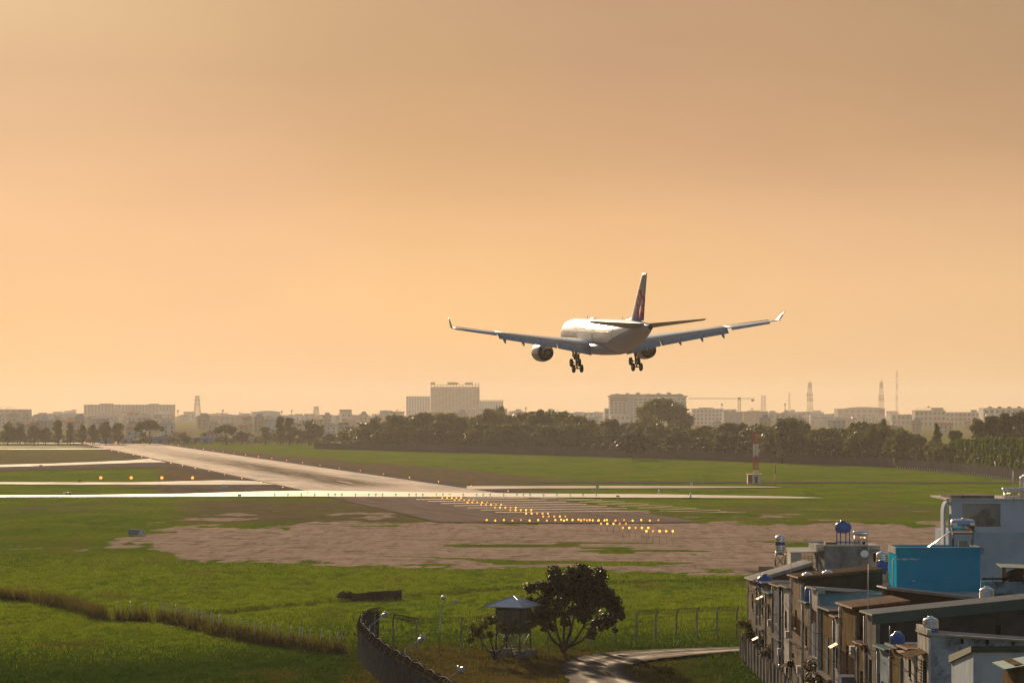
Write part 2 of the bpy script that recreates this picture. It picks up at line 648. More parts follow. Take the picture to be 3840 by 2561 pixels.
M_RUN = pavement('runway_asphalt', (.27, .19, .148), (.39, .285, .225), .95, spec=.04, rubber=True)
M_TAXI = pavement('taxiway_concrete', (.24, .205, .18), (.33, .275, .235), .70, spec=.14)
M_TAXI2 = pavement('dull_taxiway_concrete', (.24, .20, .17), (.34, .28, .24), .85, spec=.035)
M_SHOULD = pavement('shoulder_asphalt', (.105, .085, .075), (.14, .115, .10), .9, spec=.0)
M_PAD = pavement('overrun_asphalt', (.16, .122, .10), (.22, .172, .145), .9, spec=.0)
M_LINE = mat('runway_paint', (.60, .52, .44), .8, var=.12, vs=.8)
M_YLINE = mat('yellow_paint', (.50, .35, .17), .7, spec=.08, var=.15, vs=.8)

# local frame of the runway: x across, y along, origin on the centre line at the threshold
TH = Vector((-31.5 + .2018 * (778 - 732), 732.0, 0.0))


def rw_local(P):
    d = Vector((P[0] - TH.x, P[1] - TH.y))
    c, s = math.cos(RW_DIR), math.sin(RW_DIR)
    return (d.x * c + d.y * s, -d.x * s + d.y * c)


def sheet(name, pts, z, m, kind='structure', parent=None, grid=None):
    mb = MB()
    mb.add([(q[0], q[1], z) for q in pts], [tuple(range(len(pts)))])
    o = mb.build(name, m, parent, fix=False)
    if o.data.polygons[0].normal.z < 0:
        o.data.flip_normals()
    if parent is None:
        o.location = (TH.x, TH.y, 0)
        o.rotation_euler = (0, 0, RW_DIR)
        tag(o, kind=kind)
    return o


def pxs(pts):
    return [rw_local(G(*q)) for q in pts]


HWD = 22.9
sheet('runway_shoulder', [(-HWD - 8.5, 4), (HWD + 8.5, 4), (HWD + 8.5, 1120), (-HWD - 8.5, 1120)], 0.004, M_SHOULD)
runway = sheet('runway', [(-HWD, 0), (HWD, 0), (HWD, 1116), (-HWD, 1116)], 0.016, M_RUN)
sheet('overrun', pxs([(1232, 1861), (1640, 1957), (2200, 1960), (2640, 1957), (2010, 1861)]), 0.006, M_PAD)
sheet('taxiway', pxs([(-420, 1864), (-420, 1858.5), (300, 1855.5), (700, 1850), (1000, 1841), (1180, 1839), (1900, 1849), (2500, 1853),
                      (2960, 1861), (3095, 1866.5), (3000, 1868), (2000, 1864), (1100, 1861), (500, 1862.5)]), 0.024, M_TAXI)
sheet('taxiway', pxs([(-420, 1812), (-420, 1806), (500, 1808), (830, 1800), (960, 1803), (1030, 1816), (760, 1817), (300, 1817)]), 0.012, M_TAXI2)
sheet('taxiway', pxs([(-420, 1762), (-420, 1752), (200, 1737), (480, 1726), (560, 1719), (625, 1733), (500, 1735), (250, 1744), (0, 1751)]), 0.012, M_TAXI2)
sheet('taxiway', pxs([(-420, 1685.5), (-420, 1681.5), (300, 1680.5), (420, 1681), (470, 1684), (300, 1685)]), 0.010, M_TAXI2)
sheet('taxiway', pxs([(-420, 1676.5), (-420, 1673), (250, 1673.5), (360, 1675), (250, 1676)]), 0.010, M_TAXI2)
sheet('taxiway', pxs([(-420, 1664), (-420, 1661), (300, 1660), (480, 1661), (300, 1663.5)]), 0.010, M_TAXI2)
sheet('service_road', pxs([(1750, 1822), (2350, 1821), (2900, 1824), (2935, 1827), (2600, 1829.5), (1990, 1831), (1750, 1834)]), 0.012, M_TAXI2)
sheet('service_road', pxs([(1900, 1806), (2300, 1803), (2800, 1803.5), (3300, 1806), (4400, 1808), (4400, 1811.5), (3300, 1810), (2800, 1809), (2300, 1811), (2000, 1810)]), 0.010, M_SHOULD)
sheet('taxiway_shoulder', pxs([(-420, 1776), (-420, 1763), (0, 1752), (250, 1745), (500, 1736), (660, 1734), (780, 1752), (500, 1754), (200, 1760)]), 0.005, M_SHOULD)
sheet('taxiway_shoulder', pxs([(420, 1826), (800, 1819), (1030, 1817), (1120, 1838), (980, 1841), (700, 1849), (600, 1843), (800, 1834)]), 0.005, M_SHOULD)


def mark(name, pts, z=0.0235, m=None, parent=None):
    mb = MB()
    mb.add([(q[0], q[1], z) for q in pts], [tuple(range(len(pts)))])
    o = mb.build(name, m or M_LINE, parent or runway, fix=False)
    if o.data.polygons[0].normal.z < 0:
        o.data.flip_normals()
    return o


def mrect(x0, x1, y0, y1, name='marking'):
    return mark(name, [(x0, y0), (x1, y0), (x1, y1), (x0, y1)])


mrect(-HWD + .2, -HWD + 1.1, 6, 1100, 'edge_line')
mrect(HWD - 1.1, HWD - .2, 6, 1100, 'edge_line')
for q in [(953, 1782, 1037, 1789), (1309, 1782, 1393, 1790)]:
    a = rw_local(G((q[0] + q[2]) / 2, (q[1] + q[3]) / 2))
    mrect(a[0] - 3.2, a[0] + 3.2, a[1] - 24, a[1] + 24, 'aiming_point')
for xs, yy in [((1015, 1060, 1103, 1420, 1468, 1508), 1801.5), ((1139, 1185, 1234, 1591, 1635, 1685), 1826)]:
    for x in xs:
        a = rw_local(G(x, yy))
        mrect(a[0] - 1.2, a[0] + 1.2, a[1] - 11, a[1] + 11, 'touchdown_bar')
for y in (62, 124, 640, 880):
    mrect(-.45, .45, y, y + 30, 'centre_line')
ov = bpy.data.objects['overrun']
for i, yy in enumerate([1872, 1879, 1887, 1895, 1903, 1911, 1920]):
    x0 = 1560 + (yy - 1872) * 6.2
    mark('chevron_line', pxs([(x0, yy + 1.2), (x0, yy), (x0 + 420 + i * 26, yy - 6), (x0 + 420 + i * 26, yy - 4.9)]), 0.012, M_YLINE, ov)
    x1 = x0 + 470 + i * 24
    mark('chevron_line', pxs([(x1, yy - 6), (x1, yy - 5.2), (x1 + 230 + i * 16, yy + 2.5), (x1 + 230 + i * 16, yy + 1.6)]), 0.012, M_YLINE, ov)
# ------------------------------------------------------------------ the airliner
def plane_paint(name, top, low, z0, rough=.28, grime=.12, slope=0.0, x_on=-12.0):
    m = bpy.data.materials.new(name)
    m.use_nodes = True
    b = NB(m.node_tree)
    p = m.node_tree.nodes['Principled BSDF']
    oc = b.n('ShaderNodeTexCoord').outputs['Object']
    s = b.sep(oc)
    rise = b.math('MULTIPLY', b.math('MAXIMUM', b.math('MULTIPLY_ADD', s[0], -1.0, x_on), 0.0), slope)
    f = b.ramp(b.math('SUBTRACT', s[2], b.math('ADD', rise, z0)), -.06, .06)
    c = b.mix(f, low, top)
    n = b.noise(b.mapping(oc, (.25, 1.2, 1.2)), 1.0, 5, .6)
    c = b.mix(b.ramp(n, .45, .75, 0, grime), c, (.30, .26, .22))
    b.link(c, p.inputs['Base Color'])
    p.inputs['Roughness'].default_value = rough
    p.inputs['Coat Weight'].default_value = .05
    p.inputs['Specular IOR Level'].default_value = .22
    return m


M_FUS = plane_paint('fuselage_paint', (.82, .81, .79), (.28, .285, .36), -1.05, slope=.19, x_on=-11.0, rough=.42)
M_BELLY = mat('belly_paint', (.27, .28, .36), .5, var=.08, vs=.5, spec=.3)
M_WING = mat('wing_paint', (.82, .81, .80), .34, var=.06, vs=.5, coat=.2)
M_FLAP = mat('flap_paint', (.29, .31, .36), .5, var=.10, vs=.7)
M_SLAT = mat('bare_aluminium', (.80, .79, .77), .22, metal=1.0, var=.05)
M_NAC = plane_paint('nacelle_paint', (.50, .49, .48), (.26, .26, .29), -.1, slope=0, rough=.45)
M_CORE = mat('hot_section_metal', (.13, .10, .08), .38, metal=.85, var=.2, vs=2)
M_DARK = mat('dark_cavity', (.012, .011, .010), .8, var=0)
M_TYRE = mat('tyre_rubber', (.022, .020, .019), .75, var=.1)
M_RIM = mat('wheel_hub', (.30, .29, .27), .45, metal=.6, var=.1)
M_GEAR = mat('gear_steel', (.12, .115, .11), .42, metal=.4, var=.15)
M_STAB = mat('stabiliser_paint', (.26, .26, .28), .55, var=.1, spec=.2)
M_PRINT = mat('navy_print', (.08, .07, .14), .7, var=.0, spec=.1)
M_WIN = mat('cabin_glass', (.22, .21, .20), .2, var=0)
M_WHITE = mat('white_enamel', (.80, .79, .77), .3, var=.05)

# fin paint with the pink blossom emblem
M_FIN = bpy.data.materials.new('fin_paint')
M_FIN.use_nodes = True
b = NB(M_FIN.node_tree)
p = M_FIN.node_tree.nodes['Principled BSDF']
oc = b.n('ShaderNodeTexCoord').outputs['Object']
s = b.sep(oc)
fx = b.math('ADD', s[0], 25.6)
fz = b.math('SUBTRACT', s[2], 5.5)
rr = b.math('SQRT', b.math('ADD', b.math('MULTIPLY', fx, fx), b.math('MULTIPLY', fz, fz)))
th = b.math('ARCTAN2', fx, fz)
lobe = b.math('ABSOLUTE', b.math('COSINE', b.math('MULTIPLY', th, 2.5)))
bound = b.math('MULTIPLY_ADD', b.math('POWER', lobe, .55), 1.05, 1.40)
q = b.math('DIVIDE', rr, bound)
inside = b.ramp(q, .97, 1.03, 1, 0)
petal = b.mix(b.ramp(q, .40, .88), (.58, .44, .46), (.42, .008, .02))
petal = b.mix(b.ramp(lobe, .05, .35, .85, 0), petal, (.36, .02, .05))
st = b.math('ABSOLUTE', b.math('COSINE', b.math('MULTIPLY', th, 7.5)))
stam = b.math('MULTIPLY', b.ramp(st, .82, .93), b.math('MULTIPLY', b.ramp(rr, .15, .3), b.ramp(rr, .75, .95, 1, 0)))
dots = b.math('MULTIPLY', b.ramp(st, .72, .86), b.math('MULTIPLY', b.ramp(rr, .78, .85), b.ramp(rr, 1.02, 1.12, 1, 0)))
petal = b.mix(b.math('MAXIMUM', stam, dots), petal, (.25, .015, .03))
basec = b.mix(b.ramp(s[2], 2.2, 5.2, 1, 0), (.36, .35, .35), (.13, .12, .34))
basec = b.mix(b.ramp(s[2], 2.2, 4.2, .6, 0), basec, (.12, .12, .36))
b.link(b.mix(inside, basec, petal), p.inputs['Base Color'])
p.inputs['Roughness'].default_value = .55
p.inputs['Specular IOR Level'].default_value = .12

PL = W(2276, 1257, 513)
plane = empty('airliner', PL, 0, 'white twin engine airliner landing with wheels and flaps down', 'airplane')
plane.rotation_euler = (R(-1.6), R(-2.1), math.atan2(1.0, -0.2018))


def sx(s):
    return 32.0 - s


def ring(s, r, zc, n=40, wy=1.0):
    return [(sx(s), r * wy * math.cos(2 * math.pi * k / n), zc + r * math.sin(2 * math.pi * k / n)) for k in range(n)]


FUS = [(0, .04, -.62), (.3, .52, -.60), (.9, .95, -.54), (1.8, 1.42, -.44), (3, 1.88, -.31), (4.6, 2.33, -.16), (6.4, 2.64, -.05), (8.6, 2.80, 0),
       (10, 2.82, 0), (20, 2.82, 0), (30, 2.82, 0), (38, 2.82, 0), (42.5, 2.82, 0), (45, 2.76, .05), (47.5, 2.62, .17), (50, 2.40, .36), (52.5, 2.11, .60),
       (55, 1.78, .86), (57.5, 1.42, 1.12), (59.8, 1.05, 1.36), (61.6, .74, 1.54), (62.9, .52, 1.66), (63.5, .40, 1.71)]
mb = MB().loft([ring(*q) for q in FUS], cap=False)
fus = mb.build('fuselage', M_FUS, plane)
MB().lathe([(.40, 0), (.33, .02), (.30, .5), (.05, .52)], (sx(63.5) - .0, 0, 1.71), 'X', 20).build('exhaust_outlet', M_DARK, fus)
# belly fairing
rings = []
for s, w, bt, tp in [(17.5, .6, -2.80, -2.5), (19, 1.9, -2.98, -2.2), (21, 2.65, -3.20, -1.7), (24, 3.02, -3.38, -1.2), (28, 3.16, -3.45, -1.0), (33, 3.16, -3.45, -1.0),
                     (36, 3.0, -3.38, -1.1), (38.5, 2.6, -3.2, -1.5), (40.5, 1.9, -3.0, -2.1), (42, .6, -2.8, -2.6)]:
    zc, hh = (bt + tp) / 2, (tp - bt) / 2
    rg = []
    for k in range(32):
        a = 2 * math.pi * k / 32
        ca, sa = math.cos(a), math.sin(a)
        rg.append((sx(s), w * math.copysign(abs(ca) ** .65, ca), zc + hh * math.copysign(abs(sa) ** .8, sa)))
    rings.append(rg)
MB().loft(rings).build('belly_fairing', M_BELLY, plane)

AF = [(0, 0), (.012, .028), (.05, .052), (.12, .070), (.25, .080), (.4, .078), (.6, .060), (.8, .034), (1, .002),
      (1, -.002), (.8, -.014), (.6, -.030), (.4, -.044), (.25, -.046), (.12, -.038), (.05, -.026), (.012, -.014)]


def foil(y, sle, ch, z, tk=1.0, tw=0.0, cut=1.0):
    out = []
    for a, t in AF:
        if a > cut:
            f = cut
            t = np.interp(cut, [.6, .8, 1], [.060, .034, .002]) if t > 0 else np.interp(cut, [.6, .8, 1], [-.030, -.014, -.002])
            a = f
        dx, dzz = a * ch, t * ch * tk
        dx -= .3 * ch
        c, s_ = math.cos(tw), math.sin(tw)
        out.append((sx(sle + .3 * ch + dx * c + dzz * s_), y, z - dx * s_ + dzz * c))
    return out


def wz(y):
    d = max(abs(y) - 2.6, 0)
    return -1.75 + .150 * d - .0003 * d * d


def wing_geo(y):
    a = abs(y)
    sle = np.interp(a, [0, 2.6, 9.4, 28.6], [19.6, 21.3, 25.9, 37.9])
    ste = np.interp(a, [0, 2.6, 9.4, 28.6], [33.6, 33.6, 34.0, 40.5])
    return float(sle), float(ste - sle)


def twist(y):
    return R(np.interp(abs(y), [0, 9, 28.6], [4.5, 2.5, -.5]))


for sg in (1, -1):
    rings = []
    for a in [0.5, 2.6, 5, 7.5, 9.4, 12, 15, 18, 20.4]:
        sle, ch = wing_geo(a)
        rings.append(foil(sg * a, sle, ch, wz(a), np.interp(a, [2.6, 10, 28], [1.15, 1.0, .9]), twist(a), .80))
    wing = MB().loft(rings).build('wing', M_WING, plane)
    rings = []
    for a in [20.43, 22, 24, 26, 27.6, 28.6]:
        sle, ch = wing_geo(a)
        rings.append(foil(sg * a, sle, ch, wz(a), .9, twist(a), 1.0))
    MB().loft(rings).build('outer_wing', M_WING, plane)
    # aileron
    rings = []
    for a in [20.9, 27.2]:
        sle, ch = wing_geo(a)
        hx = sx(sle + ch * .985)
        hz_ = wz(a) - math.sin(twist(a)) * ch * .68
        L = ch * .16
        rings.append([(hx, sg * a, hz_ - .02), (hx, sg * a, hz_ - .16), (hx - L * .97, sg * a, hz_ - .16 - L * .30), (hx - L, sg * a, hz_ - .13 - L * .26)])
    MB().loft(rings, smooth=False).build('aileron', M_FLAP, wing)
    # slats: bare metal noses run out ahead of the wing
    for a0, a1 in [(3.6, 8.0), (10.4, 14.0), (14.1, 18.0), (18.1, 22.6), (22.7, 27.8)]:
        rings = []
        for a in (a0, a1):
            sle, ch = wing_geo(a)
            c = ch * .17
            x0, z0 = sx(sle) + .42, wz(a) + ch * .02
            rings.append([(x0 + .10, sg * a, z0 - .30), (x0 + .14, sg * a, z0 - .16), (x0 + .02, sg * a, z0 - .02), (x0 - c * .35, sg * a, z0 + .16), (x0 - c * .8, sg * a, z0 + .27),
                          (x0 - c * .8, sg * a, z0 + .22), (x0 - c * .3, sg * a, z0 + .02), (x0 - .02, sg * a, z0 - .26)])
        MB().loft(rings).build('slat', M_SLAT, wing)
    # flaps
    for a0, a1 in [(3.15, 9.2), (9.35, 20.4)]:
        rings = []
        for a in np.linspace(a0, a1, 4):
            sle, ch = wing_geo(a)
            fc = np.interp(a, [3, 9.3, 20.4], [2.45, 1.95, 1.45])
            xh = sx(sle + ch * .815)
            zh = wz(a) - math.sin(twist(a)) * ch * .50 - .10
            an = R(31)
            pr = [(0, -.02), (.03, .06), (.15, .115), (.4, .10), (.75, .05), (1, .0), (1, -.01), (.75, .0), (.4, -.02), (.15, -.05), (.03, -.06)]
            rings.append([(xh - (t * fc * math.cos(an) + h * fc * math.sin(an)), sg * a, zh - t * fc * math.sin(an) + h * fc * math.cos(an)) for t, h in pr])
        MB().loft(rings).build('flap', M_FLAP, wing)
    # flap track fairings
    for a in [6.6, 12.3, 15.9, 19.4]:
        sle, ch = wing_geo(a)
        L = np.interp(a, [6, 20], [4.6, 3.2])
        x0, z0 = sx(sle + ch * .62), wz(a) - math.sin(twist(a)) * ch * .35 - .28
        rings = []
        for t, w, h, dz_ in [(0, .04, .05, .05), (.12, .18, .22, -.02), (.35, .27, .36, -.12), (.6, .28, .44, -.38), (.8, .22, .40, -.80), (.93, .12, .22, -1.10), (1, .03, .05, -1.28)]:
            rings.append([(x0 - t * L, sg * a + w * math.cos(q), z0 + dz_ + h * math.sin(q)) for q in np.linspace(0, 2 * math.pi, 13)[:-1]])
        MB().loft(rings).build('flap_fairing', M_FLAP, wing)
    # winglet
    sle, ch = wing_geo(28.6)
    zt = wz(28.6)
    tt = twist(28.6)
    rings = [foil(sg * 28.6, sle, ch, zt, .9, tt)]
    for a, up, ds, c in [(28.85, .08, .35, 2.40), (29.05, .36, .85, 2.1), (29.35, 1.0, 1.9, 1.5), (29.65, 1.70, 3.0, .8)]:
        base_ = foil(0, sle + ds, c, 0, .8, tt)
        tilt = R(20 if up < .2 else 58)
        rings.append([(x, sg * (a - (z) * math.sin(tilt)), zt + up + z * math.cos(tilt)) for x, y, z in base_])
    MB().loft(rings).build('winglet', M_WHITE, wing)
    # engine
    ex, ey, ez = sx(19.0), sg * 9.37, -2.95
    eng = empty('engine', (ex, ey, ez))
    eng.parent = plane
    nac = MB().lathe([(1.24, -.6), (1.22, -.1), (1.34, .06), (1.50, 0), (1.62, -.5), (1.69, -1.4), (1.70, -2.4), (1.63, -3.6), (1.50, -4.8), (1.43, -5.3),
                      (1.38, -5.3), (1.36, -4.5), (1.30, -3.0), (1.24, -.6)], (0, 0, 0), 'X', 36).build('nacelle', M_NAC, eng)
    MB().lathe([(1.24, -1.0), (.35, -1.0), (.02, -.4)], (0, 0, 0), 'X', 30).build('fan', M_CORE, eng)
    MB().lathe([(1.36, -3.2), (.98, -3.2)], (0, 0, 0), 'X', 30).build('fan_duct', M_DARK, eng)
    MB().lathe([(1.02, -3.2), (1.05, -4.6), (.98, -5.6), (.80, -6.7), (.70, -7.1), (.64, -7.1), (.66, -6.2), (.3, -6.1)], (0, 0, 0), 'X', 32).build('core_cowl', M_CORE, eng)
    MB().lathe([(.50, -6.2), (.47, -6.8), (.36, -7.6), (.16, -8.4), (.02, -8.8)], (0, 0, 0), 'X', 24).build('exhaust_cone', M_CORE, eng)
    py = MB()
    rings = []
    for x, w, zb, ztp in [(-.6, .05, 1.55, 1.72), (-1.6, .22, 1.60, 2.05), (-3.4, .26, 1.40, 2.35), (-5.4, .26, .95, 2.30), (-7.2, .24, .70, 1.85), (-9.0, .18, .80, 1.50), (-10.6, .06, 1.10, 1.35)]:
        rings.append([(x, -w, zb), (x, w, zb), (x, w, ztp), (x, -w, ztp)])
    py.loft(rings, smooth=False)
    py.build('pylon', M_NAC, eng)
    # main landing gear
    gx, gy = sx(31.0), sg * 5.34
    gear = empty('main_gear', (gx, gy, -2.2))
    gear.parent = plane
    MB().tube([(0, 0, .6), (0, 0, -1.7)], .26, 14).tube([(0, 0, -1.6), (-.02, 0, -2.9)], .17, 12).build('strut', M_GEAR, gear)
    MB().tube([(.15, -sg * .05, -.1), (.05, -sg * 1.9, -.05)], .10, 8).tube([(0, -sg * .1, -1.2), (0, -sg * 1.75, -.1)], .085, 8).build('side_stay', M_GEAR, gear)
    MB().tube([(-.15, 0, -1.5), (-.48, 0, -2.1), (-.15, 0, -2.7)], .07, 8).tube([(.3, .1, .3), (.2, .1, -2.4)], .035, 6).tube([(.3, -.12, .3), (.22, -.12, -2.5)], .03, 6).build('torque_link', M_GEAR, gear)
    MB().box((.35, sg * .45, -.75), (1.5, .06, 1.5), (0, 0, 0)).build('gear_door', M_GEAR, gear)
    ti = R(30)
    bc = Vector((-.02, 0, -3.0))
    fw, aft = bc + Vector((math.cos(ti), 0, math.sin(ti))) * .99, bc - Vector((math.cos(ti), 0, math.sin(ti))) * .99
    MB().tube([fw, aft], .15, 10).build('bogie_beam', M_GEAR, gear)
    for e in (fw, aft):
        MB().tube([e + Vector((0, -.72, 0)), e + Vector((0, .72, 0))], .10, 8).build('axle', M_GEAR, gear)
        for k in (-1, 1):
            c = e + Vector((0, k * .70, 0))
            wh = MB().lathe([(.36, -.20), (.58, -.235), (.67, -.19), (.705, -.10), (.71, 0), (.705, .10), (.67, .19), (.58, .235), (.36, .20)], c, 'Y', 28).build('wheel', M_TYRE, gear)
            MB().lathe([(.02, -.12), (.22, -.16), (.37, -.17), (.37, .17), (.22, .16), (.02, .12)], c, 'Y', 20).build('rim', M_RIM, wh)
    # tailplane
    rings = []
    for a in (.4, 1.4, 4, 7, 9.2, 9.75):
        sle = np.interp(a, [0, 1.4, 9.75], [54.0, 55.0, 60.8])
        ste = np.interp(a, [0, 1.4, 9.75], [60.4, 60.5, 62.7])
        rings.append(foil(sg * a, float(sle), float(ste - sle), 1.52 + .118 * a, .72, R(-9.5)))
    MB().loft(rings).build('tailplane', M_STAB, plane)

# nose gear
ng = empty('nose_gear', (sx(7.4), 0, -2.5))
ng.parent = plane
MB().tube([(0, 0, .4), (.05, 0, -1.75)], .13, 10).tube([(0, 0, -.1), (-1.3, 0, .4)], .07, 8).build('strut', M_GEAR, ng)
for k in (-1, 1):
    wh = MB().lathe([(.26, -.14), (.45, -.16), (.52, -.08), (.525, 0), (.52, .08), (.45, .16), (.26, .14)], (.05, k * .33, -1.75), 'Y', 24).build('wheel', M_TYRE, ng)
    MB().lathe([(.02, -.1), (.26, -.12), (.26, .12), (.02, .1)], (.05, k * .33, -1.75), 'Y', 16).build('rim', M_RIM, wh)

# fin, rudder and dorsal fillet


def fin_foil(z, sle, ste, half, lo=0.0, hi=1.0):
    ch = ste - sle
    pr = [(0, 0), (.03, .45), (.12, .8), (.3, 1), (.55, .85), (.8, .45), (1, .03)]
    pr = [(a, t) for a, t in pr if lo - 1e-6 <= a <= hi + 1e-6]
    if lo > 0:
        pr = [(lo, float(np.interp(lo, [0, .03, .12, .3, .55, .8, 1], [0, .45, .8, 1, .85, .45, .03])))] + [q for q in pr if q[0] > lo]
    if hi < 1:
        pr = [q for q in pr if q[0] < hi] + [(hi, float(np.interp(hi, [0, .03, .12, .3, .55, .8, 1], [0, .45, .8, 1, .85, .45, .03])))]
    L = [(sx(sle + a * ch), t * half, z) for a, t in pr]
    Rr = [(sx(sle + a * ch), -t * half, z) for a, t in reversed(pr)]
    return L + Rr


FZ = [(2.0, 49.9, 58.7, .48), (2.75, 50.3, 58.9, .46), (5.5, 53.0, 59.75, .36), (8.1, 55.8, 60.7, .26), (10.15, 58.1, 61.5, .18), (10.58, 58.75, 61.65, .12)]
MB().loft([fin_foil(z, a, c, h, 0, .68) for z, a, c, h in FZ]).build('fin', M_FIN, plane)
MB().loft([fin_foil(z, a, c, h * .96, .69, 1) for z, a, c, h in FZ[1:]]).build('rudder', M_FIN, plane)
MB().loft([[(sx(s), w * math.cos(q), zc + h * math.sin(q)) for q in np.linspace(0, 2 * math.pi, 13)[:-1]]
           for s, w, h, zc in [(45.8, .05, .05, 2.70), (48, .28, .35, 2.55), (50.5, .42, .75, 2.45), (53, .42, .65, 2.35)]]).build('dorsal_fillet', M_WHITE, plane)
# cabin windows, doors, aerials
wme = MB().lathe([(.02, .012), (.12, .012), (.15, 0), (.15, -.02)], (0, 0, 0), 'Y', 10).mesh('window', M_WIN)
zw = .55
for sg in (1, -1):
    yw = math.sqrt(2.82 ** 2 - zw ** 2) - .004
    tiltw = math.atan2(zw, yw)
    for s in np.arange(9.2, 44.6, .533):
        if min(abs(s - q) for q in (19.3, 32.6)) < .8:
            continue
        o = link('window', wme, fus, (sx(s), sg * yw, zw))
        o.rotation_euler = (tiltw if sg > 0 else -tiltw, 0, 0 if sg > 0 else math.pi)
        if sg < 0:
            o.rotation_euler = (-tiltw, 0, 0)
            o.scale = (1, -1, 1)
    for s in (7.4, 19.3, 32.6, 46.2):
        rr_ = float(np.interp(s, [q[0] for q in FUS], [q[1] for q in FUS]))
        zc_ = float(np.interp(s, [q[0] for q in FUS], [q[2] for q in FUS]))
        fr = MB()
        for e in (-.52, .52):
            pts = []
            for z in np.linspace(-.85, 1.25, 7):
                yy = math.sqrt(max(rr_ ** 2 - (z - zc_) ** 2, .01)) + .006
                pts.append((sx(s) + e, sg * yy, z))
            fr.tube(pts, .022, 4)
        for z in (-.85, 1.25):
            yy = math.sqrt(max(rr_ ** 2 - (z - zc_) ** 2, .01)) + .006
            fr.tube([(sx(s) - .52, sg * yy, z), (sx(s) + .52, sg * yy, z)], .022, 4)
        fr.build('door_seam', M_FLAP, fus)
for s, h, w in [(17, .62, .03), (44, .6, .03), (47.5, .4, .03)]:
    MB().hexa([(sx(s) + .14, -w / 2, 2.78), (sx(s) - .14, -w / 2, 2.78), (sx(s) - .14, w / 2, 2.78), (sx(s) + .14, w / 2, 2.78)],
              [(sx(s) - .06, -.01, 2.8 + h), (sx(s) - .14, -.01, 2.8 + h), (sx(s) - .14, .01, 2.8 + h), (sx(s) - .06, .01, 2.8 + h)]).build('aerial', M_DARK, fus)
MB().loft([[(sx(s), w * math.cos(q), 2.80 + h * math.sin(q)) for q in np.linspace(0, math.pi, 8)] for s, w, h in
           [(20.2, .05, .03), (20.9, .38, .22), (22.2, .42, .26), (23.4, .3, .18), (24.2, .05, .03)]], cap=False, closed=False).build('antenna_dome', M_WHITE, fus)


def text_mesh(txt, size, shear=0.0, depth=0.0):
    cu = bpy.data.curves.new('lettering', 'FONT')
    cu.body = txt
    cu.size = size
    cu.shear = shear
    cu.extrude = depth
    cu.align_x = 'CENTER'
    cu.align_y = 'CENTER'
    cu.resolution_u = 3
    o = bpy.data.objects.new('lettering', cu)
    COL.objects.link(o)
    dg = bpy.context.evaluated_depsgraph_get()
    me_ = bpy.data.meshes.new_from_object(o.evaluated_get(dg))
    bpy.data.objects.remove(o)
    bpy.data.curves.remove(cu)
    return me_


for sg in (1, -1):
    tm = text_mesh('CHINA AIRLINES', 1.6, .22)
    import bmesh
    bm = bmesh.new()
    bm.from_mesh(tm)
    for yc in np.arange(-.9, .95, .12):
        bmesh.ops.bisect_plane(bm, geom=bm.verts[:] + bm.edges[:] + bm.faces[:], plane_co=(0, float(yc), 0), plane_no=(0, 1, 0))
    for v in bm.verts:
        x, y = v.co.x, v.co.y
        a = (1.55 + y) / 2.82
        v.co = Vector((sx(20.6) - sg * x, sg * 2.858 * math.cos(a), 2.858 * math.sin(a)))
    bm.to_mesh(tm)
    bm.free()
    tm.materials.clear()
    tm.materials.append(M_PRINT)
    link('title_lettering', tm, fus)
# ------------------------------------------------------------------ trees (prototypes)
L_FAR = leaf_mat('far_foliage', (.052, .066, .026), (.092, .104, .040), .28)
L_MID = leaf_mat('hedge_foliage', (.050, .085, .016), (.085, .125, .026), .35)
M_BARK = mat('bark', (.060, .045, .034), .9, var=.25, vs=3)


def leaves(centres, radii, n, size, seed, flat=.75, hollow=.45):
    """n leaf quads spread through clumps; array (n,4,3)"""
    g = np.random.default_rng(seed)
    c = np.asarray(centres, float)
    r = np.asarray(radii, float)
    w = r ** 2
    k = g.choice(len(c), n, p=w / w.sum())
    d = g.normal(size=(n, 3))
    d /= np.linalg.norm(d, axis=1)[:, None]
    rad = r[k] * (hollow + (1 - hollow) * g.random(n) ** .6) * (1 + .18 * g.normal(size=n))
    pos = c[k] + d * rad[:, None] * np.array([1, 1, flat])
    nrm = d * .8 + g.normal(size=(n, 3)) * .7 + np.array([0, 0, .25])
    nrm /= np.linalg.norm(nrm, axis=1)[:, None]
    a = np.cross(nrm, g.normal(size=(n, 3)))
    a /= np.linalg.norm(a, axis=1)[:, None]
    b2 = np.cross(nrm, a)
    s = size * (.6 + .8 * g.random(n))[:, None]
    a, b2 = a * s, b2 * s * .62
    return np.stack([pos - a * .5, pos + b2 * .5, pos + a * .55, pos - b2 * .5], 1)


